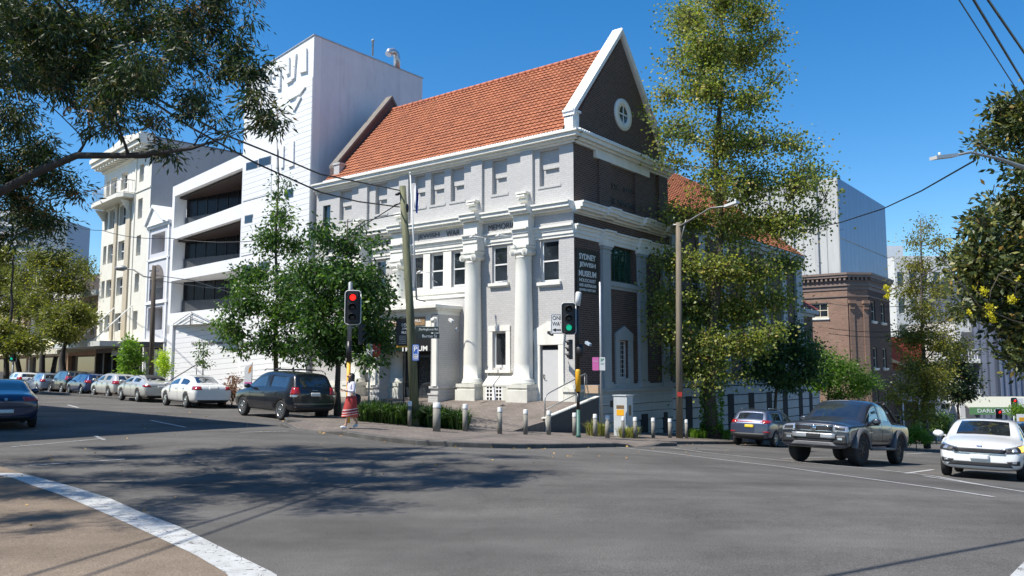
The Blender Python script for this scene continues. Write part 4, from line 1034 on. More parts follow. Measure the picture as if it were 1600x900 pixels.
for p,L in ((bp1,FW),(bp2,CL),(bp3,SW)):
    k=0
    while k*.36<L-.1: w.bp(p,k*.36,k*.36+.16,8.72,8.95,.10,.30); k+=1
w.parts('dentils',BRT,bk)
w=MB(); 
for p,xx in ((bp2,(.12,CL-.45)),): 
    for x in xx: w.cut(); w.bp(p,x,x+.4,-8,6.9,0,.08); w.bp(p,x-.08,x+.48,6.9,7.15,0,.25); w.bp(p,x,x+.4,6.45,6.9,.08,.18)
w.cut(); w.bp(bp1,-.02,.4,-8,7.2,0,.05)
w.parts('corner_pier',RB,bk)
w=MB(); w.poly(Pl((0,0,9.2),(1,0,0),(0,1,0)),[(0,0)]*0 or [(-1,0),(-2,0),(-2,.01)],0,.01)
CF=M('cream_joinery',(.60,.54,.40),.5,.05)
for h in h1: 
    f=sash(bp1,bk,*h[:4],-.10,cols=3,fw=.1,frame=CF,sill=.08,sillmat=CREAM)
for h in h3: f=sash(bp3,bk,*h[:4],-.12,cols=1,fw=.07,frame=CF,sill=.12,sillmat=CREAM)
w=MB(); w.box(-16,-.5,YB+ch*.5+.4,YB+11,8.9,9.3); w.build('roof_deck',MATS['grey_flashing'],bk)
# ribbed concrete block behind it
rb=sroot('ribbed_tower_block','windowless ribbed block with pale left face and sky tinted blue grey right face behind the brick building','tower block')
p=SDm(1311,280,0)
TX=5.5
def ona(px,py,a): return onpl(px,py,C0+U*a,V)
y0=ona(1311,350,TX)[0]; y1=ona(1384,350,TX)[0]; zt=ona(1311,279,TX)[1]
bpl=Pl((-TX,y0,0),(-1,0,0),(0,-1,0)); bps=Pl((-TX,y0,0),(0,1,0),(1,0,0))
w=MB(); w.wall(bpl,0,24,-3,zt,[],.1); 
w.build('ribbed_front',boardmat('pale_ribbed_concrete',(.42,.42,.40),1.15,.7,.07,.3,vertical=True,dark=.55),rb)
w=MB(); w.wall(bps,0,y1-y0,-3,zt,[],.1); w.box(-TX-24,-TX-.01,y0+.01,y1,zt-.1,zt-.02); w.build('side_wall',boardmat('sky_tinted_panel',(.12,.19,.33),1.4,.38,.05,.5,vertical=True,dark=.8),rb)  # blue base colour stands in for sky reflected on the panels
w=MB(); 
for zz in (zt-6,zt-11.5): w.bp(bps,0,y1-y0,zz,zz+.08,0,.03)
w.bp(bpl,.3,3.2,zt-4.0,zt-3.2,0,.06)
for i in range(9): w.bp(bpl,2+i*2.4,2.3+i*2.4,-3,zt,0,.25)
w.build('joint_and_rib',M('grey_concrete',(.36,.36,.35),.7,.1,2,.1),rb)
# ---------------------------------------------------------------- buildings at the bottom of the side street
def block(name,label,cat,px0,px1,pyt,d,col,depth=10,rows=3,colsn=4,holes=True,mat=None,z0=-9,az_face=0,glass=None):
    a=at(px0,578,d); b=at(px1,578,d); top=at((px0+px1)/2,pyt,d).z
    o=empty(name,label,cat,(a.x,a.y,z0),R_(-az_face)); W=(b.x-a.x)/math.cos(R_(az_face)); Ht=top-z0; p=Pl((0,0,0),(1,0,0),(0,-1,0)); p.dx=1
    h=[]
    if holes:
        for r in range(rows):
            for c in range(colsn):
                x=W*(c+.2)/colsn; z=Ht*(.25+.7*(r+.15)/rows); h.append((x,x+W*.6/colsn,z,z+Ht*.7*.6/rows))
    w=MB(); w.wall(p,0,W,0,Ht,h,.25); w.wall(Pl((0,0,0),(0,1,0),(-1,0,0)),0,depth,0,Ht,[],.1); w.wall(Pl((W,0,0),(0,1,0),(1,0,0)),0,depth,0,Ht,[],.1); w.box(0,W,.01,depth,Ht-.1,Ht-.02); w.build('wall',mat or M(name+'_wall_%d'%px0,col,.65,.06,1,.05,dirt=.2),o)
    for q in h: sash(p,o,*q,-.2,fw=.1,mid=False)
    return o,p,W,Ht
block('office_building','white office block with pale glass behind the brick building','office building',1381,1420,384,150,(.62,.65,.68),12,5,2,True)
block('office_building','long pale apartment block glimpsed through the loose yellow green tree','office building',1405,1500,400,118,(.66,.66,.63),14,5,5,True)
o,p,W,Ht=block('terrace_house','low terrace house with red roof and tan verge behind the pale street tree','terrace house',1388,1480,560,86,(.20,.15,.13),8,2,4,True)
w=MB(); w.poly(Pl((0,.0,0),(1,0,0),(0,-1,0)),[(-.5,Ht-.1),(W*.75,Ht-2.2),(W*.75,Ht-2.0),(-.5,Ht+.25)],-.3,.6); w.build('verge',M('tan_verge',(.55,.40,.24),.6,.05),o)
w=MB(); w.box(-.3,W*.6,-.2,8,Ht-1.2,Ht+2.2); w.build('red_parapet',M('red_wall',(.26,.045,.03),.7,.08),o)
w=MB(); w.add([(0,-2.2,Ht-4.2),(W*.9,-2.2,Ht-4.6),(W*.9,0,Ht-3.4),(0,0,Ht-3.0),(0,-2.2,Ht-4.3),(W*.9,-2.2,Ht-4.7),(W*.9,0,Ht-3.5),(0,0,Ht-3.1)],[(0,1,2,3),(7,6,5,4),(0,4,5,1),(1,5,6,2),(2,6,7,3),(3,7,4,0)]); w.build('verandah_roof',M('iron_roof',(.30,.33,.36),.4,.1,metal=.3),o)
w=MB()
for i in range(4): w.box(W*.05+i*W*.27,W*.05+i*W*.27+.12,-2.15,-2.03,0,Ht-4.3)
w.parts('verandah_post',WHITEP,o)
o,p,W,Ht=block('terrace_house','white terrace house with picket balcony between dark tree and green awning','terrace house',1462,1512,545,84,(.66,.65,.62),8,3,2,True)
# white balcony building
o,p,W,Ht=block('balcony_building','white four storey building with deep curved edge balconies above the green awning','balcony building',1497,1562,500,82,(.70,.70,.69),10,1,1,False)
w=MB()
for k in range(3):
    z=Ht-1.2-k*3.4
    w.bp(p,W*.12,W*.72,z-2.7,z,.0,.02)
w.parts('balcony_recess',M('shaded_recess',(.13,.13,.15),.8,.1),o)  # flat dark panels colour in the shade behind the balconies
for k in range(3):
    z=Ht-1.2-k*3.4
    w=MB(); w.bp(p,W*.08,W*.86,z-3.1,z-2.7,0,1.3); bal=w.build('balcony',WHITEP,o)
    w=MB(); 
    for i in range(9): w.bp(p,W*.1+i*W*.07,W*.115+i*W*.07,z-2.7,z-1.8,1.2,1.25)
    w.bp(p,W*.1,W*.7,z-1.85,z-1.78,1.2,1.26); w.build('railing',LINT,bal)
w=MB(); sidep=Pl(p.P(W*.8,0,0),(0,-1,0),(1,0,0))
for k in range(3):
    z=Ht-1.2-k*3.4; pts=[(0,z-3.1),(1.3,z-3.1),(1.3,z-2.6)]+[(1.3-1.0*math.sin(R_(t)),z-1.4-1.2*math.cos(R_(t))) for t in range(10,91,16)]+[(.3,z+.3),(0,z+.3)]
    w.poly(sidep,pts,0,.25)
w.bp(p,W*.82,W,-1,Ht,0,1.4)
w.build('curved_fin',WHITEP,o)
# blue grey corrugated building at the right
o,p,W,Ht=block('corrugated_building','blue grey ribbed building at the far right behind the magnolia','corrugated building',1558,1760,420,78,(.1,.1,.1),12,1,1,False,mat=boardmat('blue_ribbed_wall',(.115,.14,.20),1.2,.5,.25,.2,vertical=True,dark=.5))
w=MB()
for i in range(26): w.bp(p,W*.02+i*.55,W*.02+i*.55+.2,0,Ht-.5,0,.12)
w.parts('rib',M('blue_rib',(.14,.17,.24),.5,.1),o)
w=MB()
for z in (5,8.5,12): 
    for x in (6,9.5): w.bp(p,x,x+1.5,z,z+1.6,.12,.16)
w.parts('window',GLASS,o)
# bar awning
aw=empty('awning','green fringed bar awning with pale top above the far corner shopfront','awning',tuple(at(1494,641,76)),R_(0))
p=Pl((0,0,0),(1,0,0),(0,-1,0)); p.dx=1
w=MB(); w.poly(Pl((0,0,0),(0,-1,0),(1,0,0)),[(0,1.25),(2.2,.35),(2.2,0.25),(0,1.1)],0,6.6); w.build('canopy',M('cream_canvas',(.40,.40,.33),.7,.05),aw)
w=MB(); w.bp(p,0,4.8,-.28,.38,2.2,2.24); FB=w.build('fascia',M('green_canvas',(.12,.26,.10),.7,.1),aw); text('DARLO BAR','sign_lettering',SIGNW,FB,p,2.3,.06,.34,2.245,3.2,.01,bold=.01)
w=MB(); w.poly(Pl(p.P(4.8,0,0),(1,0,0),(0,-1,0)),[(0,-.28),(0,.38),(1.8,.6),(1.8,.1)],2.15,2.2); w.build('side_fascia',MATS['cream_canvas'],aw)
# ---------------------------------------------------------------- trees and plants
BARK=M('grey_brown_bark',(.085,.068,.052),.9,.35,9,.7,stretch=(1,1,.35),bs=40)
BARKD=M('dark_bark',(.035,.030,.026),.9,.3,9,.7,stretch=(1,1,.35))
def leaves(name,P,D,size,mat,parent,var,aspect=.42,rs=0,fold=True):
    """one small folded blade at every point P pointing along D"""
    rg=np.random.default_rng(rs); n=len(P); P=np.asarray(P,'f'); D=np.asarray(D,'f')
    D/= np.linalg.norm(D,axis=1,keepdims=True)+1e-9
    R=rg.normal(size=(n,3)); S=np.cross(D,R); S/=np.linalg.norm(S,axis=1,keepdims=True)+1e-9
    NN=np.cross(D,S); L=size*rg.uniform(.65,1.3,(n,1)); W=L*aspect
    v=np.empty((n,4,3),'f'); v[:,0]=P; v[:,1]=P+D*L*.45+S*W*.5+NN*W*.12; v[:,2]=P+D*L; v[:,3]=P+D*L*.45-S*W*.5+NN*W*.12
    me=bpy.data.meshes.new(name); me.vertices.add(n*4); me.vertices.foreach_set('co',v.ravel())
    me.loops.add(n*4); me.loops.foreach_set('vertex_index',np.arange(n*4,dtype='i')); me.polygons.add(n)
    me.polygons.foreach_set('loop_start',np.arange(0,n*4,4,dtype='i')); me.polygons.foreach_set('loop_total',np.full(n,4,'i'))
    a=me.attributes.new('leafvar','FLOAT','POINT'); a.data.foreach_set('value',np.repeat(np.clip(var,0,1).astype('f'),4))
    me.update(calc_edges=True); me.materials.append(mat); me.validate(); return link(name,me,parent)
def bez(a,b,c,n):
    return [a*(1-t)**2+b*2*t*(1-t)+c*t*t for t in [i/n for i in range(n+1)]]
def tree(name,label,base,clumps,tr,mat,leafsize,nleaf,bark=None,trunk=None,cat='tree',group=None,aspect=.42,droop=.3,spray=.32,seed=1,fork=.35,spr=26,twig=True,hue=(.5,.22),top=None,minr=.012,branch_r=.30,crownname='crown',z0=None,ret=False,bendy=.08):
    """base: ground point; clumps: (Vector centre, radius, density); trunk: optional list of points"""
    rg=np.random.default_rng(seed); rr=random.Random(seed)
    base=Vector(base); o=empty(name,label,cat,tuple(base),0,group)
    zs=[c[0].z for c in clumps]; cz=sum(zs)/len(zs)
    ctr=sum((c[0] for c in clumps),Vector())/len(clumps)
    topz=top or (max(zs))
    if trunk is None:
        tp=Vector((base.x*.4+ctr.x*.6,base.y*.4+ctr.y*.6,topz)); n=8
        trunk=[base.lerp(tp,i/n)+Vector((rr.uniform(-1,1),rr.uniform(-1,1),0))*tr*.7*(i>0) for i in range(n+1)]
    trunk=[Vector(p) for p in trunk]; k=len(trunk)
    rad=[max(minr*1.5,tr*(1-.88*(i/(k-1))**.9)) for i in range(k)]; rad[0]*=1.3
    mb=MB(); loc=lambda p:p-base
    mb.tube([loc(p) for p in trunk],rad,9)
    NODES=[(trunk[i],rad[i],i/k) for i in range(max(1,int(k*fork)),k)]
    P=[];D=[];Vv=[]
    clumps=sorted(clumps,key=lambda c:min((n_[0]-c[0]).length for n_ in NODES))
    tot=sum(c[1]**2.2*(c[2] if len(c)>2 else 1) for c in clumps)
    for ci,c in enumerate(clumps):
        cc,cr=c[0],c[1]; dens=c[2] if len(c)>2 else 1
        # attach to a trunk point below the clump
        s,r_s,_=min(NODES,key=lambda n_:(n_[0]-cc).length+max(0,n_[0].z-(cc.z-cr*.3))*.8+(.6 if n_[1]<minr*1.6 else 0)); d=cc-s; mid=s+d*.5+Vector((0,0,-d.length*.10+ (d.length*.18 if d.z<0 else 0)))+Vector((rr.uniform(-1,1),rr.uniform(-1,1),rr.uniform(-1,1)))*d.length*bendy
        pts=bez(s,mid,cc,6); r0=min(r_s*.75,max(minr*1.4,branch_r*tr*(.35+.25*d.length))); 
        rs_=[max(minr,r0*(1-.8*i/6)) for i in range(7)]
        mb.tube([loc(p) for p in pts],rs_,6,caps=False)
        NODES+= [(pts[q_],rs_[q_],1) for q_ in (2,3,4,5)]
        nl=int(nleaf*cr**2.2*dens/tot); ns=max(2,nl//spr)
        for si in range(ns):
            u=Vector(rg.normal(size=3)).normalized()*cr*(rg.uniform(0,1)**.42); u.z*=.85
            sp=cc+u
            if twig and si%2==0:
                a=pts[rr.randint(3,6)]; m2=(a+sp)/2+Vector((rr.uniform(-1,1),rr.uniform(-1,1),rr.uniform(-.5,1)))*.12*cr
                mb.tube([loc(a),loc(m2),loc(sp)],[minr*.9,minr*.65,minr*.4],4,caps=False)
            m=spr; q=rg.normal(size=(m,3))*spray*rg.uniform(.5,1.0)*np.array([1,1,.65])
            tw_=np.array(sp-pts[4]); tw_/=(np.linalg.norm(tw_)+1e-6); q-= tw_[None]*np.abs(rg.normal(0,spray*1.1,(m,1)))
            P.append(np.array(sp)[None]-np.array(base)[None]+q)
            dd=q/(np.linalg.norm(q,axis=1,keepdims=True)+1e-6)+np.array([u.x,u.y,u.z])[None]*.5/cr+rg.normal(size=(m,3))*.45; dd[:,2]-=droop
            D.append(dd); h=rg.normal(hue[0],hue[1]*.8); Vv.append(h+rg.normal(0,hue[1]*.6,m))
    mb.build('trunk',bark or BARK,o)
    P=np.concatenate(P);D=np.concatenate(D);Vv=np.concatenate(Vv)
    leaves(crownname,P,D,leafsize,mat,o,Vv,aspect,seed)
    return o
def cpx(lst,d,dj=1.5,seed=3,dup=1,mind=0):
    """clumps seen at (px,py) with pixel radius; spread over depth d±dj so that the crown has volume"""
    rr=random.Random(seed); out=[]
    for e in lst:
        px,py,rp=e[:3]; dens=e[3] if len(e)>3 else 1
        for k in range(dup):
            dd=d+rr.uniform(-dj,dj) if len(e)<5 else d+e[4]
            q=at(px+rr.uniform(-.2,.2)*rp,py+rr.uniform(-.2,.2)*rp,dd); out.append((q,rp*dd/F,dens))
    return out
PLANE=leafmat('plane_tree_leaf',[(.085,.12,.03),(.15,.20,.042),(.25,.28,.065),(.42,.35,.11),(.45,.28,.10)],.42)
DKLEAF=leafmat('dark_glossy_leaf',[(.007,.020,.007),(.018,.040,.012),(.042,.070,.018),(.11,.11,.03),(.26,.11,.04)],.22,.5)
MIDLEAF=leafmat('mid_green_leaf',[(.014,.042,.012),(.042,.100,.020),(.09,.17,.03),(.18,.27,.05)],.36)
YELLEAF=leafmat('lime_leaf',[(.22,.34,.02),(.35,.48,.03),(.48,.58,.04)],.5)
FRESH=leafmat('fresh_leaf',[(.07,.15,.02),(.13,.24,.03),(.22,.34,.045)],.45)
MAGLEAF=leafmat('magnolia_leaf',[(.014,.030,.010),(.035,.055,.016),(.075,.095,.024),(.19,.19,.045),(.34,.20,.05)],.18,.50)
OLIVE=leafmat('olive_street_leaf',[(.055,.075,.018),(.12,.135,.025),(.20,.20,.035),(.30,.27,.05)],.38)
# the tall plane tree beside the museum
g=at(1112,686,40); g.z=pzw(g.x,g.y)
tp=[g,at(1110,640,40),at(1107,590,40),at(1112,520,39.8),at(1122,430,40),at(1126,340,40.1),at(1118,250,40),at(1126,150,40),at(1130,60,40),at(1120,-60,40)]
cl=[(1070,20,42),(1130,-20,60),(1185,20,36),(1100,75,50),(1170,95,45),(1205,60,24),(1055,95,32,.7),(1110,140,48),(1175,160,34),(1215,120,22,.6),(1040,150,30,.7),(1060,200,38,.7),(1130,215,50,.8),(1195,215,38,.7),(1250,225,30,.7),
 (1045,255,26,.6),(1110,285,46,.65),(1180,285,46,.9),(1240,285,40),(1275,265,20,.8),(1290,300,18,.5),(1080,345,42,.75),(1150,355,45,1),(1220,350,45,1),(1268,335,28,.8),(1045,330,22,.7),
 (1055,405,38),(1120,415,46),(1185,420,42),(1235,405,28,.8),(1040,460,32),(1095,480,46),(1160,485,46),(1215,470,30),(1045,520,34),(1105,545,42),(1165,545,38),(1205,520,24),(1060,570,28),(1120,590,28,.7),(1025,480,18,.7),(1085,600,18,.6),(1015,170,14,.6),(1020,230,14,.6),(1010,440,14,.5),(1155,590,16,.5)]
tree('plane_tree','very tall yellowing plane tree with ivy on its trunk beside the dark museum wall',g,cpx(cl,40,2.2,5,2),.36,PLANE,.145,64000,trunk=tp,aspect=.85,droop=.25,spray=.50,seed=11,spr=14,hue=(.38,.22),minr=.02,fork=.3)
# ivy on its trunk
iv=at(1112,640,39.8); P=[];D=[]; rg=np.random.default_rng(4)
for i in range(1500):
    f=rg.uniform(0,1)**1.3; p=tp[0].lerp(tp[3],f); a=rg.uniform(0,2*math.pi); r=.36+rg.uniform(0,.16); P.append((p.x-g.x+r*math.cos(a),p.y-g.y+r*math.sin(a),p.z-g.z+.3)); D.append((math.cos(a),math.sin(a),-.6))
leaves('ivy',P,D,.13,FRESH,bpy.data.objects['plane_tree'],rg.uniform(0,.6,1500),.9,5)
# two trees before the museum front
g=at(430,628,38); g.z=pzw(g.x,g.y)
tree('street_tree','mid green young tree with a pointed top before the white annex',g,cpx([(380,450,26),(345,500,18,.8),(375,545,22,.8),(432,300,16,.8),(440,335,26),(425,375,34),(465,385,26),(400,430,34),(450,440,42),(495,430,22),(385,480,36),(440,495,46),(490,490,34),(365,515,28),(415,540,30),(465,545,38),(505,535,26),(352,480,14,.7),(445,285,10,.6)],37.5,1.3,8,2),.13,MIDLEAF,.18,16500,aspect=.5,droop=.5,spray=.27,seed=21,spr=24,hue=(.42,.25),top=12.5,minr=.012)
g=at(528,640,31); g.z=pzw(g.x,g.y)
tree('street_tree','mid green broad tree behind the left red traffic light',g,cpx([(505,370,26,.7),(545,385,28,.7),(590,385,18,.6),(480,420,32),(535,430,40),(585,440,34),(505,470,40),(560,480,44),(605,470,24),(490,520,36),(545,530,42),(595,520,32),(520,560,26,.8),(575,560,24,.8),(610,540,20,.7),(500,345,12,.5),(560,355,12,.5)],30.5,1.5,9,2),.13,MIDLEAF,.17,20500,aspect=.5,droop=.5,spray=.25,seed=22,spr=24,hue=(.30,.22),top=7.5,minr=.012)
# small street trees
def small(px,py,d,cl,name,label,mat,n,lf,tr=.05,seed=5,**k):
    g=at(px,py,d); g.z=pzw(g.x,g.y); return tree(name,label,g,cpx(cl,d,.35,seed,2),tr,mat,lf,n,seed=seed,spr=12,spray=.16,minr=.006,**k)
small(208,612,50,[(205,545,18),(195,565,16),(215,560,18),(200,580,14),(218,582,12),(205,530,9)],'sapling','bushy light green sapling in front of the cream apartment block',FRESH,2600,.19,.05,31,aspect=.55,hue=(.5,.25))
small(257,600,45,[(257,555,9),(250,565,10),(262,570,10),(255,580,9),(258,548,6)],'sapling','small lime yellow sapling beside the left lamp post',YELLEAF,1300,.16,.04,32,aspect=.3,hue=(.5,.25))
small(317,590,41,[(316,548,11,.5),(320,565,12,.4),(312,562,10,.4),(318,535,7,.4)],'sapling','thin nearly bare sapling before the white annex entrance',MIDLEAF,420,.13,.05,33,aspect=.5)
# dark small trees by the side street
g=at(1208,690,43); g.z=pzw(g.x,g.y)
tree('street_tree','dark small tree left of the brown brick building',g,cpx([(1205,560,34),(1240,545,34),(1180,580,24),(1215,590,32),(1262,575,30),(1245,520,22),(1210,528,20),(1270,545,20),(1235,600,22)],43,1.5,12,2),.12,leafmat('deep_green_leaf',[(.014,.045,.014),(.035,.085,.022),(.06,.13,.03),(.11,.20,.04)],.32),.17,10500,aspect=.5,seed=41,spr=16,spray=.3,top=4.0,hue=(.35,.22))
g=at(1285,690,50); g.z=pzw(g.x,g.y)
tree('street_tree','dark spreading tree whose sunlit right side stands before the brick corner',g,cpx([(1285,560,30),(1300,590,30),(1325,575,30),(1345,590,26),(1360,600,18),(1275,600,22),(1310,612,20),(1345,612,16)],50,1.6,13,2),.12,MATS['fresh_leaf'],.17,8500,aspect=.5,seed=42,spr=16,spray=.3,top=2.5,hue=(.12,.25))
# loose yellow green tree right, dark tree, magnolia
g=at(1448,680,46); g.z=gzw(g.x,g.y)+.1
tree('street_tree','tall loose yellow green tree with bare twigs beyond the dark pickup',g,cpx([(1450,350,18,.5),(1428,375,20,.5),(1470,370,22,.5),(1440,410,30,.6),(1485,400,28,.4),(1425,450,34,.6),(1470,450,36,.4),(1445,490,36,.7),(1500,490,30,.4),(1430,530,36),(1475,530,34,.8),(1420,575,28),(1460,580,34),(1410,610,24),(1450,620,30),(1430,650,22),(1395,625,14),(1505,540,26,.6),(1460,655,18)],46,1.6,14,2),.15,OLIVE,.15,21000,aspect=.5,seed=43,spr=18,spray=.34,hue=(.62,.25),minr=.016)
g=at(1500,676,56); g.z=gzw(g.x,g.y)+.1
tree('street_tree','round dark leaved tree left of the green bar awning',g,cpx([(1495,570,24),(1515,590,20),(1478,595,22),(1500,612,22),(1520,612,14),(1470,570,16),(1490,545,18)],56,1.0,15,2),.13,MATS['dark_glossy_leaf'],.2,7000,aspect=.5,seed=44,spr=14,spray=.32,hue=(.4,.2),top=1.8)
g=at(1760,640,30); g.z=gzw(g.x,g.y)+.1
mg=[(1570,165,28,.6),(1600,210,34),(1545,215,24,.6),(1580,190,30,.6),(1640,180,60),(1530,225,14,.5),(1590,260,26,.7),(1650,270,60),(1570,320,32),(1540,345,28),(1620,340,50),(1590,390,46),(1535,395,36),(1510,385,14,.6),(1510,430,28),(1560,440,44),(1620,430,50),(1520,475,28),(1570,490,40),(1625,500,45),(1600,540,36),(1640,560,40),(1510,400,20),(1600,575,16,.8),(1680,350,70),(1700,480,70)]
tree('magnolia_tree','large dark glossy leaved magnolia cut by the right edge of the photo',g,cpx(mg,27,2.2,16,2),.35,MAGLEAF,.23,46000,aspect=.42,seed=45,spr=12,spray=.30,droop=-.1,hue=(.42,.24),minr=.02,branch_r=.2)
# yellow flowers hanging on vines in front of it
fl=[];fd=[];fb=[];rg=np.random.default_rng(8)
vo=at(1540,470,24)
for (x,y,r,n) in ((1537,455,6,70),(1545,480,6,70),(1548,492,5,60),(1581,468,6,70),(1521,450,3,15),(1514,488,3,30),(1385,450,5,50),(1387,462,4,40),(1591,437,3,20),(1552,500,4,40)):
    c=at(x,y,24); fb.append(len(fl))
    for i in range(n): q=rg.normal(size=3)*r*24/F*.55; fl.append(np.array(c-vo)+q); fd.append(rg.normal(size=3))
fb.append(len(fl)); vine=empty('flowering_vine','trailing vine with bright yellow flower clusters hanging by the magnolia','vine',tuple(vo))
leafmat('yellow_flower',[(.50,.42,.02),(.66,.60,.04)],.35)
for i0,i1 in zip(fb,fb[1:]): leaves('flower_cluster',fl[i0:i1],fd[i0:i1],.075,MATS['yellow_flower'],vine,rg.uniform(0,1,i1-i0),.7,3)
mb=MB(); 
for pts in ([(1660,430),(1600,445),(1560,430),(1548,455),(1545,480)],[(1560,430),(1575,420),(1590,437),(1585,465)],[(1660,520),(1580,500),(1530,478),(1500,440),(1470,400),(1452,385)],[(1560,490),(1540,470),(1521,450)],[(1470,420),(1420,440),(1387,455)]):
    mb.tube([at(x,y,24)-vo for x,y in pts],.014,5)
mb.build('stem',BARK,vine)
# overhanging tree, upper left: one long limb from a trunk out of frame
g=Vector((-12.2,11.6,0)); g.z=gzw(g.x,g.y)
L=lambda px,py,d:at(px,py,d)
tr_=[g,Vector((-12.1,11.7,2.6)),Vector((-11.3,11.9,4.2)),L(-120,345,12.2),L(0,300,12.0),L(60,268,11.9),L(120,243,11.8),L(200,243,11.5),L(255,238,11.3),L(300,232,11.2),L(330,222,11.1)]
oc=[(428,185,26,2.2,0),(445,200,14,1.6,0),(395,150,26,1.8,0),(360,205,16,1.2,0),(405,115,26,1.5,.3),(370,70,32,1.5,.4),(380,110,30,1.5,.2),(345,20,30,1.2,.5),(335,45,32,1.3,.6),(300,20,38,1,.5),(345,110,34,1,.3),(290,80,50,1.1,0),(240,30,50,1.1,.5),(230,110,55,1.1,-.4),(300,150,40,.9,0),(250,180,36,.6,0),(170,60,60,1.1,.3),(160,140,55,.9,-.5),(100,40,60,1.1,0),(90,120,50,.8,.4),(20,30,60,1.1,0),(10,120,40,.8,-.5),(180,200,34,.5,.3),(330,185,26,.5,0),(150,195,26,.45,0),(385,35,22,.6,.5),(30,180,44,.9,.8),(60,230,44,1,1.0),(20,260,45,1,.8),(100,270,34,1,1.2),(30,320,46,1,1.2),(80,335,34,1,1.5),(120,305,22,.9,1.3),(20,370,30,.9,1.0),(-40,100,60,1,0),(-40,220,60,1,.5),(-60,330,50,1,.5),(280,240,16,.35,0),(85,380,16,.6,1.4),(200,-30,60,1,0),(60,-40,60,1,0),(330,-20,36,.8,.6),(250,235,12,.3,0),(190,110,50,1,.4),(60,80,55,1,.6),(130,100,50,1,.6)]
rr=random.Random(77); OCL=[]
for (px,py,rp,dn,dd) in oc:
    OCL+=cpx([(px,py,rp,dn,dd)],11.6,0,int(px+py+500),1)
    far=0 if px>330 else (1 if px>200 else 2)
    for k in range(2 if far else 1):
        e=rr.uniform(.3,1.2) if far==0 else rr.uniform(.5,2.6)*(1+.6*far)
        OCL+=cpx([(px+rr.uniform(-12,12),py+rr.uniform(-12,12),rp*.85,dn*.8,e)],11.6,0,int(px*3+py+k),1)
for k in range(44):  # extra leaf clumps, placed for the dappled shade they cast on the road
    q=Vector((rr.uniform(-15,-5.2),rr.uniform(8.2,16.5),rr.uniform(7.5,10.2)))
    if 800+F*q.x/q.y>330: continue
    OCL.append((q,rr.uniform(.45,.85),.75))
for k in range(26):  # more clumps added out of view to shade the left foreground
    q=Vector((rr.uniform(-16,-8.5),rr.uniform(6.2,11),rr.uniform(7.5,10))); OCL.append((q,rr.uniform(.4,.8),.8))
tree('overhanging_tree','big dark long leaved tree whose heavy limb reaches in from the upper left',g,OCL,.115,MATS['dark_glossy_leaf'],.115,138000,bark=BARKD,trunk=tr_,aspect=.24,droop=.45,spray=.125,seed=51,spr=34,hue=(.42,.22),minr=.007,branch_r=.42,fork=.3,bendy=.20)
# olive street trees further down the left street
def left(px,d,cl,label,seed,n=9000,tr=.28,base=600,tz=None):
    g=at(px,base,d); g.z=pzw(g.x,g.y); return tree('fig_tree',label,g,cpx(cl,d,2.2,seed,2),tr,OLIVE,.22,int(n*1.5),aspect=.5,seed=seed,spr=34,spray=.40,hue=(.38,.24),minr=.03,bark=BARKD,fork=.4,group='fig trees along the left street')
left(62,68,[(60,400,26),(95,405,26),(125,415,22),(40,425,26),(80,440,34),(120,450,28),(140,430,14),(55,470,30),(100,480,26),(135,480,14),(70,500,18),(30,450,22)],'spreading olive fig tree with forked trunk in front of the brown shop',61,11000)
left(95,60,[(100,500,18),(125,500,18),(85,515,18),(110,520,16),(138,495,12),(120,480,14),(75,490,14)],'low olive crowned fig tree nearest the cream apartment awning',62,7000,.3)
left(30,78,[(20,420,24),(0,440,26),(30,460,24),(10,480,26),(45,490,20),(25,510,20),(-20,460,26)],'olive fig tree near the green traffic light',63,8000)
left(8,52,[(0,400,22),(15,530,18),(-5,510,22),(30,540,18),(50,530,18),(5,545,14),(-20,540,22),(55,545,12)],'dark low fig tree at the left edge above the parked cars',64,6500,.2)
# shade trees standing outside the frame on the near left corner
def shade(x,y,h,r,label,seed,n=7000):
    g=Vector((x,y,gzw(x,y))); rr=random.Random(seed)
    cl=[(Vector((x+rr.uniform(-1,1)*r,y+rr.uniform(-1,1)*r,h*(.62+.38*rr.random()))),r*.42,1) for _ in range(14)]
    tree('shade_tree',label,g,cl,.3,MATS['dark_glossy_leaf'],.26,n,bark=BARKD,seed=seed,aspect=.45,spr=16,spray=.45,minr=.03)
SHADE=1
# plants
def tuft(name,label,spots,mat,h,n,cat='plant',wid=.02,seed=1,arch=.5,group=None,fn=pzw,one=True,spread=.28):
    rr=random.Random(seed); out=[]
    for (x,y) in spots:
        o=None; z=fn(x,y)
        V_=[];Fc=[];va=[]
        for i in range(n):
            a=rr.uniform(0,2*math.pi); r=rr.uniform(0,spread)*.6; L_=h*rr.uniform(.6,1.15); lean=rr.uniform(.1,1)*arch
            b=Vector((r*math.cos(a),r*math.sin(a),0)); d=Vector((math.cos(a),math.sin(a),0)); s=Vector((-d.y,d.x,0))*wid
            p1=b+d*lean*L_*.35+UP*L_*.62; p2=b+d*lean*L_*.95+UP*L_*(.95-.45*lean)
            k=len(V_); V_+=[b-s*.6,b+s*.6,p1-s,p1+s,p2]; Fc+=[(k,k+1,k+3,k+2),(k+2,k+3,k+4)]; va+=[rr.random()]*5
        me=bpy.data.meshes.new(name); me.from_pydata([tuple(v) for v in V_],[],Fc); me.update(); at_=me.attributes.new('leafvar','FLOAT','POINT'); at_.data.foreach_set('value',va); me.materials.append(mat)
        o=link(name,me); o.location=(x,y,z-.02); tag(o,label,cat,group); out.append(o)
    return out
STRAP=leafmat('strap_leaf',[(.012,.035,.010),(.03,.07,.015),(.06,.12,.025),(.10,.17,.04)],.3,.35)
GRASSY=leafmat('dry_grass_leaf',[(.07,.12,.02),(.16,.20,.04),(.30,.28,.08),(.40,.33,.13)],.35)
rr=random.Random(3); sp=[]
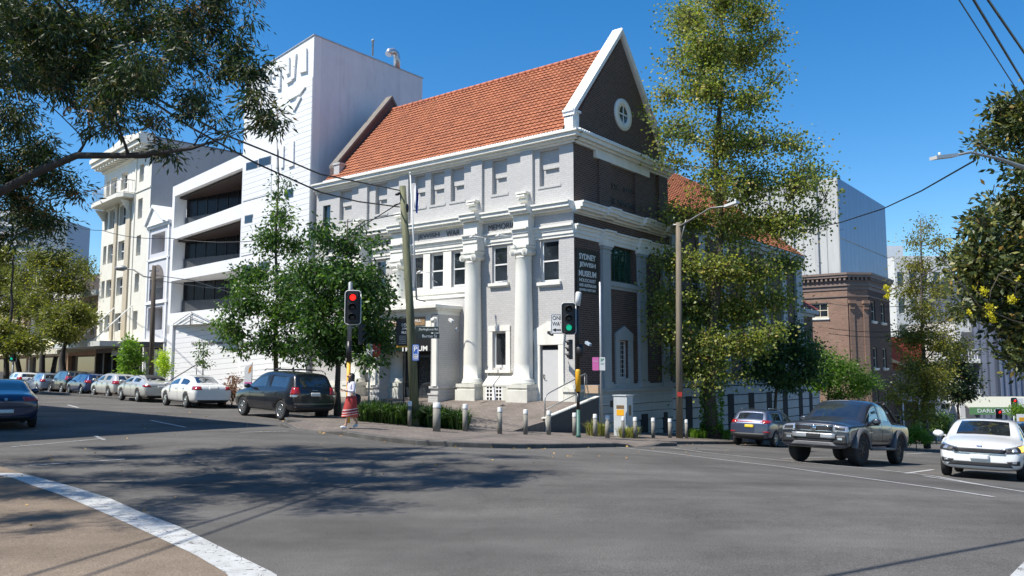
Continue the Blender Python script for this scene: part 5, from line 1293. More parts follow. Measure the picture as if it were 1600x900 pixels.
for px in range(572,724,11):
    for d,j in ((28.9,0),(29.9,5),(31.0,2)):
        if px>700 and d>30: continue
        q=at(px+j+rr.uniform(-3,3),650,d+rr.uniform(-.2,.2)); sp.append((q.x,q.y))
tuft('strap_leaf_plant','dark green strap leaved plant in the bed behind the bollards',sp,STRAP,.85,150,'plant',.02,2,1.05,'strap leaved plants in the corner bed',spread=.5)
rr=random.Random(4)
for k,(px,d,hh,lab) in enumerate(((926,32.5,.7,'yellowing grass tuft left of the white utility box'),(940,33.2,.6,'green grass tuft between two bollards left of the utility box'),(975,33.0,.55,'dry grass tuft in front of the white utility box'),(990,33.6,.6,'green grass clump right of the utility box'),(1083,38.6,.55,'bright green grass tuft left of the plane tree trunk'),(1095,39,.5,'bright green grass tuft touching the plane tree trunk'),(1133,40,.6,'dark grass clump right of the plane tree trunk'))):
    q=at(px,660,d); tuft('grass_tuft',lab,[(q.x,q.y)],GRASSY if k<4 else FRESH,hh,150,'grass tuft',.015,10+k,.6,spread=.45)
def bush(name,label,px,py,d,cl,mat,n,lf,seed,fn=pzw,**k):
    g=at(px,py,d); g.z=fn(g.x,g.y); return tree(name,label,g,cpx(cl,d,.4,seed,2),.03,mat,lf,n,seed=seed,spr=12,spray=.15,minr=.006,cat='shrub',crownname='foliage',**k)
bush('shrub','bright green low shrub under the loose yellow green tree',1432,690,44,[(1422,680,13),(1437,676,14),(1448,684,10),(1412,686,8)],FRESH,3500,.13,71,fn=gzw)
bush('shrub','reddish leaved shrub beside the low brown wall at the annex',362,628,37,[(360,606,12),(366,592,9),(356,618,9),(370,612,8)],leafmat('red_leaf',[(.10,.06,.035),(.22,.10,.075),(.34,.20,.15)],.3),900,.13,72)
bush('shrub','leafy green plant overhanging the wall beside the right edge',1590,650,60,[(1592,640,14),(1600,655,12)],FRESH,1500,.18,73,fn=gzw)
bush('shrub','green plant with pale fence behind the loose tree',1470,672,50,[(1475,655,14),(1462,668,10),(1480,672,8)],MIDLEAF,1600,.16,74,fn=gzw)
# ---------------------------------------------------------------- cars
def paint(name,col,metal=.35,rough=.35):
    m,nt,b,_=newmat(name); 
    n=noise(nt,objco(nt),900,2); c=ramp(nt,n,[(.3,tuple(x*.86 for x in col)),(.7,tuple(min(1,x*1.14) for x in col))])
    d=noise(nt,objco(nt),2.2,5); c=mixc(nt,ramp(nt,d,[(.5,g3(0)),(.8,g3(.04))]),c,(.16,.14,.12))
    nt.links.new(c,b.inputs['Base Color']); b.inputs['Metallic'].default_value=metal; b.inputs['Roughness'].default_value=rough
    b.inputs['Coat Weight'].default_value=1; b.inputs['Coat Roughness'].default_value=.04; return m
CARGLASS=glassmat('car_glass',(.010,.013,.018),.02); CARGLASS.node_tree.nodes['Principled BSDF'].inputs['Coat Weight'].default_value=1; RUBBER=M('tyre_rubber',(.018,.018,.018),.85,.2,20,.3); TRIM=M('black_trim',(.016,.016,.017),.55,.15)
RIMM=M('alloy',(.45,.46,.47),.3,.08,metal=.9); RIMD=M('dark_alloy',(.04,.04,.045),.35,.1,metal=.7); CHROME=M('chrome',(.62,.63,.64),.15,.03,metal=1)
REDL=M('red_lens',(.30,.012,.012),.12,.15,30,coat=1); CLRL=M('clear_lens',(.42,.44,.46),.08,.25,60,metal=.6,coat=1); AMBL=M('amber_lens',(.65,.24,.03),.15,.1,coat=1)
PLATEW=M('white_plate',(.62,.62,.60),.4,.03); PLATEY=M('yellow_plate',(.72,.52,.04),.4,.03); PLATEK=M('black_plate',(.03,.03,.03),.4,.1)
def mesh_eval(o):
    dg=bpy.context.evaluated_depsgraph_get(); return bpy.data.meshes.new_from_object(o.evaluated_get(dg))
def car(name,label,cat,P,loc,heading,mat,group=None,cut=None):
    """P: dict L,W,H, st: stations [(x,zlow,zbelt,ztop,wlow,wbelt,wtop,kind)], wheels"""
    cl=Vector(loc); hd=az(heading)
    e=.0
    fx=cl+hd*1.3; bx=cl-hd*1.3; lf=Vector((-hd.y,hd.x,0)); l1=cl+lf*.75; l2=cl-lf*.75
    f=(Vector((fx.x,fx.y,gzw(fx.x,fx.y)))-Vector((bx.x,bx.y,gzw(bx.x,bx.y)))).normalized()
    l=(Vector((l1.x,l1.y,gzw(l1.x,l1.y)))-Vector((l2.x,l2.y,gzw(l2.x,l2.y)))).normalized(); n=f.cross(l).normalized(); l=n.cross(f)
    z=sum(gzw(q.x,q.y) for q in (fx,bx,l1,l2))/4+.006
    root=empty(name,label,cat,(0,0,0),0,group)
    root.matrix_world=Matrix(((f.x,l.x,n.x,cl.x),(f.y,l.y,n.y,cl.y),(f.z,l.z,n.z,z),(0,0,0,1)))
    bm=bmesh.new(); rings=[]
    S=P['st']
    for (x,zl,zb,zt,wl,wb,wt,kd) in S:
        hw=wb
        pts=[(0,zl),(wl*.86,zl),(wl,zl+.10),(wb+.00,zl+(zb-zl)*.52),(wb-.012,zb-.05),(wb-.05,zb),(wt,zt-.075),(wt-.06,zt-.012),(0,zt+P.get('crown',.02))]
        rings.append([bm.verts.new((x,y,zz)) for y,zz in pts]+[bm.verts.new((x,-y,zz)) for y,zz in reversed(pts[1:-1])])
    n=len(rings[0])
    for i in range(len(rings)-1):
        k0=S[i][7]; k1=S[i+1][7]
        for j in range(n):
            a,b=rings[i][j],rings[i][(j+1)%n]; c,d=rings[i+1][(j+1)%n],rings[i+1][j]
            fc=bm.faces.new((a,b,c,d)); fc.smooth=True
            seg=j if j<8 else n-1-j       # 0 floor ... 7 roof
            m=0; sd=S[i][8] if len(S[i])>8 else ''
            if seg==5 and 'g' in S[i][7]: m=2
            if seg==7 and 'w' in S[i][7]: m=1
            if seg==7 and 's' in S[i][7]: m=1
            if seg==6 and 'a' in S[i][7]: m=0
            if seg in (0,1): m=3
            if 'k' in S[i][7] and seg>=5: m=3
            if seg==2 and P.get('lowtrim'): m=3
            fc.material_index=m
    for r,rev in ((rings[0],False),(rings[-1],True)):
        m=len(r); cc=[v.co for v in r]
        fcs=[]
        for j in range(4): fcs.append((r[j],r[j+1],r[m-1-j] if j>0 else r[m-1],r[(m-j)%m]) if j>0 else (r[0],r[1],r[m-1]))
        for j in range(4,8):
            fcs.append((r[j],r[j+1],r[m-1-j],r[m-j]) if j<7 else (r[7],r[8],r[9]))
        for q in fcs:
            try: fc=bm.faces.new(q if rev else tuple(reversed(q))); fc.smooth=True
            except Exception: pass
    bmesh.ops.recalc_face_normals(bm,faces=bm.faces)
    me=bpy.data.meshes.new('body'); bm.to_mesh(me); bm.free()
    for m in (mat,CARGLASS,CARGLASS,TRIM): me.materials.append(m)
    o=bpy.data.objects.new('tmp',me); COL.objects.link(o)
    ss=o.modifiers.new('s','SUBSURF'); ss.levels=2; ss.render_levels=2
    m1=mesh_eval(o); bpy.data.objects.remove(o)
    full=m1.copy()
    bv_bm=bmesh.new(); bv_bm.from_mesh(full); bvh=BVHTree.FromBMesh(bv_bm); bv_bm.free()
    # wheel arches
    o=bpy.data.objects.new('tmp',m1); COL.objects.link(o)
    wr=P['wr']; cm=MB(); W2=P['W']/2
    for wx in P['wx']:
        for s in (1,-1): cm.lathe((wx,s*(W2-.30),wr-.0),[(wr+P.get('gap',.055),0),(wr+P.get('gap',.055),.6)],28,axis=(0,s,0))
    co=cm.build('cut',TRIM); b=o.modifiers.new('b','BOOLEAN'); b.operation='DIFFERENCE'; b.object=co; b.solver='EXACT'
    try: b.material_mode='INDEX'
    except Exception: pass
    me2=mesh_eval(o); bpy.data.objects.remove(o); bpy.data.objects.remove(co)
    bm=bmesh.new(); bm.from_mesh(me2)
    # arch lining faces -> trim
    for fc in bm.faces:
        c=fc.calc_center_median()
        for wx in P['wx']:
            r=math.hypot(c.x-wx,c.z-wr); 
            if r<wr+P.get('gap',.055)+.004 and abs(c.y)>W2-.36 and abs(fc.normal.y)<.5 and abs(c.y)<W2-.01: fc.material_index=3
            if abs(abs(c.y)-(W2-.30))<.01 and r<wr+.06: fc.material_index=3
    # split glass islands with a dark seal round each
    done=set(); isl=[]
    bm.faces.ensure_lookup_table()
    for f0 in bm.faces:
        if f0.index in done or f0.material_index not in (1,2): continue
        st_=[f0]; cur=[]; done.add(f0.index); mi=f0.material_index
        while st_:
            q=st_.pop(); cur.append(q)
            for ed in q.edges:
                for g_ in ed.link_faces:
                    if g_.index not in done and g_.material_index==mi: done.add(g_.index); st_.append(g_)
        isl.append((mi,cur))
    glass=[]
    for mi,fs in isl:
        r=bmesh.ops.inset_region(bm,faces=fs,thickness=.022 if mi==2 else .03,depth=-.006,use_even_offset=True)
        for q in r['faces']: q.material_index=3
        cx=sum((q.calc_center_median() for q in fs),Vector())/len(fs); glass.append((mi,[q for q in fs],cx))
    for mi,fs,cx in glass:
        vm={}; vs=[];ff=[]
        for q in fs:
            idx=[]
            for v in q.verts:
                if v not in vm: vm[v]=len(vs); vs.append(tuple(v.co))
                idx.append(vm[v])
            ff.append(tuple(idx))
        g=bpy.data.meshes.new('g'); g.from_pydata(vs,[],ff); g.update(); g.polygons.foreach_set('use_smooth',[True]*len(ff)); g.materials.append(CARGLASS)
        nm='side_window' if mi==2 else ('windscreen' if cx.x>0 else 'rear_window')
        link(nm,g,root)
    bmesh.ops.delete(bm,geom=[q for _,fs,_ in glass for q in fs],context='FACES')
    bme=bpy.data.meshes.new('body'); bm.to_mesh(bme); bm.free(); bme.materials.clear()
    for m in (mat,CARGLASS,CARGLASS,TRIM): bme.materials.append(m)
    body=link('body',bme,root)
    # dark cabin floor pan so nothing is seen through
    # helpers that lay thin shaped pieces on the body
    def patch(nm,pts,view,mt,off=.012,nu=6,nv=4,parent=root,sym=False,thick=.012):
        """pts: four corners (a,b) in the plane facing `view`: 'F','B' -> (y,z); 'L','R' -> (x,z); or a vector tuple (dir, origin, right)"""
        res=None
        for mirror in ((1,-1) if sym else (1,)):
            vs=[];ok=True
            for i in range(nu+1):
                for j in range(nv+1):
                    u,v=i/nu,j/nv
                    a=[(pts[0][k]*(1-u)+pts[1][k]*u)*(1-v)+(pts[3][k]*(1-u)+pts[2][k]*u)*v for k in (0,1)]
                    if view=='F': o_,d_=Vector((P['L'],a[0]*mirror,a[1])),Vector((-1,0,0))
                    elif view=='B': o_,d_=Vector((-P['L'],a[0]*mirror,a[1])),Vector((1,0,0))
                    elif view=='L': o_,d_=Vector((a[0],3*mirror,a[1])),Vector((0,-1*mirror,0))
                    elif view=='T': o_,d_=Vector((a[0],a[1]*mirror,4)),Vector((0,0,-1))
                    elif view=='FL': # diagonal front corner
                        o_=Vector((P['L']*.5+1.5,W2+1.5-.0,0)); dd=Vector((-.75,-.66,0)).normalized(); rt=Vector((-.66,.75,0)).normalized(); c0=Vector((P['L']/2-.25,W2-.25,0))
                        o_=c0-dd*2+rt*a[0]+UP*a[1]; d_=dd; o_=Vector((o_.x,o_.y*mirror,o_.z)); d_=Vector((d_.x,d_.y*mirror,0))
                    elif view=='BL':
                        dd=Vector((.75,-.66,0)).normalized(); rt=Vector((.66,.75,0)).normalized(); c0=Vector((-P['L']/2+.25,W2-.25,0))
                        o_=c0-dd*2+rt*a[0]+UP*a[1]; d_=dd; o_=Vector((o_.x,o_.y*mirror,o_.z)); d_=Vector((d_.x,d_.y*mirror,0))
                    h=bvh.ray_cast(o_,d_)
                    if h[0] is None: ok=False; vs.append(None); continue
                    vs.append((h[0],h[1] if h[1].dot(d_)<0 else -h[1],d_))
            if not ok:
                good=[x for x in vs if x]; 
                if not good: continue
                vs=[x if x else good[0] for x in vs]
            V1=[tuple(p+(nn*.3-dd*.7).normalized()*off) for p,nn,dd in vs]; V0=[tuple(p-(nn*.3-dd*.7).normalized()*.01) for p,nn,dd in vs]
            m=len(V1); w=nv+1; F_=[]
            for i in range(nu):
                for j in range(nv): a=i*w+j; F_.append((a,a+1,a+w+1,a+w))
            edge=[i*w for i in range(nu+1)]+[nu*w+j for j in range(1,w)]+[i*w+nv for i in range(nu-1,-1,-1)]+[j for j in range(nv-1,0,-1)]
            for a,b in zip(edge,edge[1:]+edge[:1]): F_.append((a,b,b+m,a+m))
            mb=MB(); mb.add(V1+V0,F_); res=mb.build(nm,mt,parent)
            me_=res.data; me_.polygons.foreach_set('use_smooth',[k<nu*nv for k in range(len(me_.polygons))])
        return res
    # wheels
    for wx in P['wx']:
        for s in (1,-1):
            wh=empty('wheel'); wh.parent=root; KIDS.setdefault(root.name,[]).append(wh); wh.location=(wx,s*(W2-P.get('tw',.20)/2-.015),wr)
            tw=P.get('tw',.20); rr_=P.get('rim',.66)*wr
            if s==1 and wx>0 and P.get('steer'): wh.rotation_euler=(0,0,R_(P['steer']))
            if s==-1 and wx>0 and P.get('steer'): wh.rotation_euler=(0,0,R_(P['steer']))
            t=MB(); t.lathe((0,-tw/2*s,0),[(rr_,.0),(wr*.93,.004),(wr*.985,.03),(wr,.05),(wr,tw-.05),(wr*.985,tw-.03),(wr*.93,tw-.004),(rr_,tw-.0),(rr_,tw-.01)],32,axis=(0,s,0)); t.build('tyre',RUBBER,wh)
            r=MB(); q=tw/2
            r.lathe((0,(q-.11)*s,0),[(rr_*.2,.0),(rr_*.97,.0),(rr_*.97,.10),(rr_*1.0,.107),(rr_*1.0,.112),(rr_*.93,.112),(rr_*.92,.03),(rr_*.2,.03)],28,axis=(0,s,0))
            ns=P.get('spokes',5)
            for k in range(ns):
                a=2*math.pi*k/ns+.3; d=Vector((math.cos(a),0,math.sin(a))); p_=Vector((-math.sin(a),0,math.cos(a)))
                r.hexa([Vector((0,(q-.03)*s,0))+d*rr_*.12-p_*.035,Vector((0,(q-.03)*s,0))+d*rr_*.95-p_*.045,Vector((0,(q-.03)*s,0))+d*rr_*.95+p_*.045,Vector((0,(q-.03)*s,0))+d*rr_*.12+p_*.035,
                        Vector((0,(q-.005)*s,0))+d*rr_*.12-p_*.03,Vector((0,(q-.012)*s,0))+d*rr_*.95-p_*.03,Vector((0,(q-.012)*s,0))+d*rr_*.95+p_*.03,Vector((0,(q-.005)*s,0))+d*rr_*.12+p_*.03])
            r.lathe((0,(q-.03)*s,0),[(rr_*.2,0),(rr_*.2,.03),(.01,.035)],14,axis=(0,s,0)); r.build('rim',P.get('rimm',RIMM),wh)
    if P.get('mirror',True):
        mx,mz=P['mir']
        for s in (1,-1):
            m=MB(); m.lathe((mx+.05,s*(P['wm']+.14),mz),[(.02,-.09),(.075,-.08),(.10,-.03),(.095,.05),(.05,.07)],12,axis=(1,.0,0)); 
            for i in range(len(m.v)): x,y,z_=m.v[i]; m.v[i]=(mx+.05+(x-mx-.05)*1.0,s*(P['wm']+.14)+(y-s*(P['wm']+.14))*1.25,mz+(z_-mz)*.85)
            m.tube([(mx+.02,s*(P['wm']-.04),mz-.05),(mx+.04,s*(P['wm']+.08),mz-.03)],.025,6); m.build('mirror',P.get('mirm',mat),root)
    # door seams and handles
    for (xa,za,xb,zb) in P.get('seams',[]): patch('door_seam',[(xa-.006,za),(xa+.006,za),(xb+.006,zb),(xb-.006,zb)],'L',TRIM,.003,1,10,sym=True)
    for (xa,za) in P.get('handles',[]): patch('door_handle',[(xa,za),(xa+.16,za),(xa+.16,za+.028),(xa,za+.028)],'L',P.get('hm',mat),.035,3,1,sym=True)
    if P.get('sill'): 
        xa,xb,z0,z1=P['sill']; patch('side_skirt',[(xa,z0),(xb,z0),(xb,z1),(xa,z1)],'L',TRIM,.014,10,2,sym=True)
    for it in P.get('patches',[]):
        nm,pts,view,mt,off,sym=it[:6]; patch(nm,pts,view,mt,off,8,4,sym=sym)
    if P.get('extra'): P['extra'](root,mat,patch)
    return root
# station kinds: g side glass, w windscreen, s rear screen, k black soft top
def sedan(L=4.55,W=1.78,H=1.44,wr=.32,**k):
    h=W/2; a=L/2; zr=H-.02
    st_=[(-a,.38,.72,.80,h*.80,h*.86,h*.80,''),(-a+.07,.24,.84,.98,h*.88,h*.94,h*.84,''),(-a+.35,.22,.90,1.03,h*.94,h*.985,h*.80,''),(-a+.62,.20,.93,1.05,h*.95,h,h*.78,'s'),
        (-a+1.08,.19,.94,1.26,h*.95,h,h*.70,'sg'),(-a+1.32,.19,.94,H-.06,h*.95,h,h*.66,'g'),(-.28,.19,.94,zr,h*.95,h,h*.75,''),(-.20,.19,.94,zr,h*.95,h,h*.75,'g'),(.36,.19,.93,H-.055,h*.95,h,h*.77,'wg'),
        (.86,.19,.92,1.20,h*.95,h,h*.83,'wg'),(1.24,.19,.91,.99,h*.95,h*.995,h*.88,''),(a-.62,.20,.84,.94,h*.94,h*.98,h*.78,''),(a-.25,.20,.76,.86,h*.91,h*.95,h*.76,''),(a-.07,.22,.68,.80,h*.82,h*.86,h*.66,''),(a,.28,.60,.72,h*.70,h*.74,h*.56,'')]
    P=dict(L=L,W=W,st=st_,wr=wr,wx=(-a+.98,a-.92),wm=h-.02,mir=(.72,1.0),seams=[(-.24,.28,-.24,.94),(.78,.30,.86,.90),(-1.02,.45,-.95,.92)],handles=[(-.22+.08,.82),(-1.05,.83)],sill=(-.95,.95,.19,.25))
    P.update(k); return P
def hatch(L=4.3,W=1.78,H=1.5,wr=.32,tail=.42,**k):
    h=W/2; a=L/2
    st_=[(-a,.40,.80,.86,h*.84,h*.88,h*.78,''),(-a+.06,.26,.92,1.0,h*.90,h*.95,h*.82,'s'),(-a+tail,.22,.96,H-.09,h*.95,h*.98,h*.70,''),(-a+tail+.10,.21,.97,H-.04,h*.95,h,h*.71,'g'),(-.34,.20,.96,H,h*.95,h,h*.73,''),(-.25,.20,.96,H,h*.95,h,h*.76,'g'),
        (.34,.20,.95,H-.05,h*.95,h,h*.76,'wg'),(.84,.20,.94,1.22,h*.95,h,h*.83,'wg'),(1.20,.20,.92,1.01,h*.95,h*.995,h*.88,''),(a-.55,.21,.86,.94,h*.94,h*.98,h*.74,''),(a-.2,.21,.78,.88,h*.90,h*.94,h*.74,''),(a-.05,.24,.70,.82,h*.80,h*.84,h*.64,''),(a,.30,.62,.74,h*.68,h*.72,h*.54,'')]
    P=dict(L=L,W=W,st=st_,wr=wr,wx=(-a+.82,a-.88),wm=h-.02,mir=(.70,1.02),seams=[(-.28,.28,-.28,.96),(.74,.30,.84,.92),(-1.15,.5,-1.02,.95)],handles=[(-.16,.84),(-1.12,.86)],sill=(-.95,.95,.2,.27))
    P.update(k); return P
def rear(P,zl,zh,pl=PLATEW,tail='v',lamp=.24,bz=.40,plz=.72):
    a=P['W']/2
    P.setdefault('patches',[])
    P['patches']+= [('tail_lamp',[(-.26,zl),(.20,zl+.02),(.22,zh),(-.18,zh)] if tail=='v' else [(-.18,zl),(.12,zl+.02),(.14,zh),(-.12,zh)],'BL',REDL,.014,True),
        ('number_plate',[(-.20,plz),(.20,plz),(.20,plz+.12),(-.20,plz+.12)],'B',pl,.02,False),
        ('rear_bumper_trim',[(-a*.72,bz-.12),(a*.72,bz-.12),(a*.76,bz),(-a*.76,bz)],'B',TRIM,.012,False)]
    return P
def wip(P,z=1.1):
    return P
def carat(px,py,d,fn=gzw): q=at(px,578,d); return (q.x,q.y,0)
WHT=paint('white_car_paint',(.66,.66,.65),.0,.3); SLV=paint('silver_car_paint',(.42,.42,.40),.6,.35); PEARL=paint('pale_silver_paint',(.50,.50,.47),.4,.35)
NAVY=paint('navy_car_paint',(.012,.022,.06),.4,.3); BLACKP=paint('black_car_paint',(.006,.007,.011),.0,.3); BLUE=paint('blue_car_paint',(.018,.05,.15),.5,.3); MATS['sky_tinted_panel'].node_tree.nodes['Principled BSDF'].inputs['Metallic'].default_value=.45
GRYP=paint('charcoal_car_paint',(.026,.029,.040),.35,.33); DGRN=paint('dark_grey_green_paint',(.05,.055,.05),.5,.35); SBLU=paint('slate_blue_paint',(.06,.075,.12),.55,.35)
# big pickup
def pickup():
    h=.95; a=2.62
    st_=[(-a,.62,1.06,1.10,h*.9,h*.93,h*.86,''),(-a+.05,.55,1.12,1.20,h*.95,h*.96,h*.88,''),(-a+.25,.50,1.16,1.24,h*.99,h*.985,h*.86,''),(-1.15,.48,1.16,1.24,h*.99,h*.985,h*.86,''),(-1.02,.48,1.17,1.30,h*.99,h*.9855,h*.80,''),(-.92,.48,1.17,1.74,h*.99,h*.9855,h*.78,'g'),
        (-.10,.47,1.17,1.82,h*.99,h*.9855,h*.78,''),(-.02,.47,1.17,1.82,h*.99,h*.9855,h*.78,'g'),(.45,.47,1.16,1.78,h*.99,h*.9855,h*.78,'wg'),(.82,.47,1.15,1.53,h*.99,h*.9855,h*.86,'wg'),(1.22,.47,1.14,1.24,h*.99,h*.9855,h*.90,''),(1.30,.47,1.12,1.20,h*.99,h*.9855,h*.82,''),(2.2,.48,1.08,1.16,h*.96,h*.975,h*.80,''),(2.45,.42,1.03,1.14,h*1.0,h*.99,h*.84,''),(2.58,.42,.98,1.10,h*.99,h*.97,h*.82,''),(a,.46,.90,1.04,h*.95,h*.93,h*.78,'')]
    BUMP=M('bumper_grey',(.10,.10,.105),.5,.1)
    P=dict(L=5.25,W=1.92,st=st_,wr=.42,wx=(-1.55,1.62),wm=.90,mir=(.72,1.22),gap=.07,tw=.27,rim=.60,rimm=RIMD,spokes=6,crown=.03,lowtrim=False,steer=-8,
      seams=[(-.06,.50,-.06,1.16),(.82,.52,.90,1.14),(-.98,.60,-.92,1.16)],handles=[(.02,1.02),(-.86,1.03)],hm=CHROME)
    P['patches']=[('grille',[(-.46,.86),(.46,.86),(.52,1.06),(-.52,1.06)],'F',TRIM,.012,False),
      ('grille_bar',[(-.48,.885),(.48,.885),(.48,.90),(-.48,.90)],'F',CHROME,.022,False),('grille_bar',[(-.50,1.02),(.50,1.02),(.50,1.035),(-.50,1.035)],'F',CHROME,.022,False),
      ('headlight',[(-.30,.88),(.02,.86),(.06,1.03),(-.30,1.06)],'FL',CLRL,.016,True),('headlight',[(-.26,.93),(-.06,.92),(-.06,.99),(-.26,1.01)],'FL',TRIM,.020,True),
      ('bumper_plate',[(-.58,.70),(.58,.70),(.60,.83),(-.60,.83)],'F',M('satin_silver',(.42,.43,.44),.35,.05,metal=.6),.05,False),
      ('number_plate',[(-.19,.71),(.19,.71),(.19,.82),(-.19,.82)],'F',PLATEK,.062,False),
      ('lower_intake',[(-.50,.60),(.50,.60),(.56,.69),(-.56,.69)],'F',TRIM,.02,False),
      ('skid_plate',[(-.62,.50),(.62,.50),(.52,.60),(-.52,.60)],'F',BUMP,.05,False),
      ('fog_lamp_housing',[(-.34,.56),(-.02,.55),(-.04,.80),(-.34,.78)],'FL',TRIM,.016,True),('fog_lamp',[(-.22,.66),(-.12,.66),(-.12,.73),(-.22,.73)],'FL',CLRL,.028,True),
      ('bonnet_seam',[(2.35,-.78),(2.36,-.78),(2.36,.78),(2.35,.78)],'T',TRIM,.003,False)]
    def ex(root,mat,patch):
        for wx in P['wx']:
            for s in (1,-1):
                m=MB(); N_=14; vs=[]
                for i in range(N_+1):
                    t=R_(6+168*i/N_); c,sn=math.cos(t),math.sin(t)
                    for (r,o) in ((.49,-.10),(.49,.06),(.56,.075),(.60,.03),(.60,-.08)): vs.append((wx+r*c,s*(.94+o),.42+r*sn))
                m.add(vs,[(i*5+j,i*5+(j+1)%5,(i+1)*5+(j+1)%5,(i+1)*5+j) for i in range(N_) for j in range(5)]); m.build('wheel_arch_flare',BUMP,root)
        m=MB(); 
        for s in (1,-1): m.tube([(-1.0,s*.66,1.78),(-1.3,s*.70,1.60),(-1.75,s*.76,1.28)],[.04,.045,.05],8)
        m.tube([(-1.02,-.66,1.79),(-1.02,.66,1.79)],.035,8); m.build('sports_bar',TRIM,root)
        m=MB()
        for s in (1,-1): m.tube([(-1.0,s*.96,.46),(1.0,s*.96,.46)],.045,8); 
        for s in (1,-1):
            for x in (-.7,.0,.7): m.box(x-.03,x+.03,min(s*.80,s*.95),max(s*.80,s*.95),.44,.50)
        m.build('side_step',BUMP,root)
        for s in (1,-1):
            m=MB(); m.tube([(.78,s*.85,1.12),(.78,s*1.12,1.14)],.03,6); m.build('mirror_arm',TRIM,root)
        m=MB(); m.lathe((2.645,0,.965),[(.085,0),(.085,.02),(.07,.03),(.001,.03)],20,axis=(1,0,0)); BG=m.build('badge',CHROME,root)
        m=MB(); X=2.68
        for s in (1,-1):
            m.hexa([(X,s*.045,1.01),(X,s*.060,1.01),(X,s*.028,.915),(X,s*.015,.915),(X+.004,s*.045,1.01),(X+.004,s*.060,1.01),(X+.004,s*.028,.915),(X+.004,s*.015,.915)]); m.hexa([(X,s*.005,.96),(X,s*.017,.96),(X,s*.028,.915),(X,s*.016,.915),(X+.004,s*.005,.96),(X+.004,s*.017,.96),(X+.004,s*.028,.915),(X+.004,s*.016,.915)])
        m.build('badge_letters',NAVY,BG)
        m=MB(); 
        for z in (.70,.93): pass
        # honeycomb bars across the grille
        for i in range(-7,8): m.box(2.615,2.64,i*.07-.006,i*.07+.006,.86,1.05)
        # cabin shapes behind the glass are hidden by its tint
    P['extra']=ex
    return P
q=at(1321,578,24.5); car('pickup_truck','dark grey lifted dual cab pickup with flared arches driving towards the crossing','pickup truck',pickup(),(q.x,q.y,0),222,GRYP)
# white hatch / sedan at the right, its indicator glowing
P=sedan(4.55,1.79,1.45,.33,rimm=RIMM,steer=0,spokes=10)
P['patches']=[('headlight',[(-.30,.60),(.38,.66),(.40,.83),(-.30,.72)],'FL',CLRL,.012,True),('headlight_housing',[(-.24,.62),(.10,.65),(.10,.76),(-.24,.71)],'FL',TRIM,.017,True),('lamp_lens',[(-.12,.645),(-.02,.655),(-.02,.735),(-.12,.72)],'FL',CLRL,.024,True),
  ('grille',[(-.50,.60),(.50,.60),(.56,.70),(-.56,.70)],'F',TRIM,.014,False),('grille_surround',[(-.52,.58),(.52,.58),(.52,.595),(-.52,.595)],'F',CHROME,.02,False),
  ('number_plate',[(-.19,.45),(.19,.45),(.19,.56),(-.19,.56)],'F',PLATEW,.05,False),('lower_intake',[(-.66,.30),(.66,.30),(.58,.40),(-.58,.40)],'F',TRIM,.014,False),
  ('fog_lamp',[(-.20,.36),(.05,.36),(.02,.46),(-.24,.43)],'FL',TRIM,.014,True),('fog_lamp',[(-.15,.39),(-.07,.39),(-.07,.44),(-.15,.43)],'FL',CLRL,.02,True),
  ('wiper',[(1.16,-.55),(1.18,-.55),(1.13,.1),(1.11,.1)],'T',TRIM,.02,False),('bonnet_seam',[(1.24,-.70),(1.25,-.70),(1.25,.70),(1.24,.70)],'T',TRIM,.003,False),('sunroof',[(-.55,-.42),(.12,-.42),(.12,.42),(-.55,.42)],'T',CARGLASS,.006,False),
  ('badge',[(-.06,.735),(.06,.735),(.06,.765),(-.06,.765)],'F',CHROME,.012,False)]
def ex(root,mat,patch):
    patch('indicator',[(.10,.66),(.34,.69),(.35,.80),(.10,.765)],'FL',emis('lit_indicator',(1.0,.50,.06),2.2),.022,4,3)
    m=MB(); 
P['extra']=ex
q=at(1535,578,21.0); car('white_car','shiny white car with glowing left indicator at the right edge of the photo','car',P,(q.x,q.y,0),214,WHT)
# slate SUV parked beyond the plane tree
def suv(L=4.5,W=1.85,H=1.63,wr=.35,tail=.35,**k):
    P=hatch(L,W,H,wr,tail,**k); h=W/2; a=L/2
    P['st']=[(x,zl+.06,zb+.08,(zt+.09 if zt<1.25 else zt),wl,wb,wt+.03,kd) for (x,zl,zb,zt,wl,wb,wt,kd) in P['st']]
    P['seams']=[(x0,z0+.04,x1,z1+.08) for x0,z0,x1,z1 in P['seams']]; P['handles']=[(x,z+.07) for x,z in P['handles']]; P['mir']=(.72,1.12); P['sill']=(-.98,.98,.25,.36)
    return P
def rails(root,mat,patch,z=1.66,y=.60,x0=-1.5,x1=.3,bars=0):
    m=MB()
    for s in (1,-1): m.tube([(x0,s*y,z-.04),(x0+.12,s*y,z),(x1-.12,s*y,z),(x1,s*y,z-.05)],.018,6)
    m.build('roof_rail',CHROME if not bars else TRIM,root)
    for k in range(bars):
        m=MB(); xx=x0+.5+k*.75; m.tube([(xx,-y,z+.02),(xx,y,z+.02)],.022,6); m.build('roof_bar',TRIM,root)
P=suv(4.48,1.855,1.63,.35,.40)
P['patches']=[('tail_lamp',[(-.22,.98),(.26,1.02),(.26,1.12),(-.20,1.13)],'BL',REDL,.014,True),('lamp_bar',[(-.62,1.03),(.62,1.03),(.62,1.07),(-.62,1.07)],'B',REDL,.014,False),('number_plate',[(-.19,.80),(.19,.80),(.19,.92),(-.19,.92)],'B',PLATEY,.02,False),
  ('bumper_trim',[(-.78,.34),(.78,.34),(.80,.56),(-.80,.56)],'B',TRIM,.014,False),('reflector',[(-.20,.60),(.10,.60),(.10,.65),(-.20,.65)],'BL',REDL,.016,True)]
P['extra']=lambda r,m,p: rails(r,m,p)
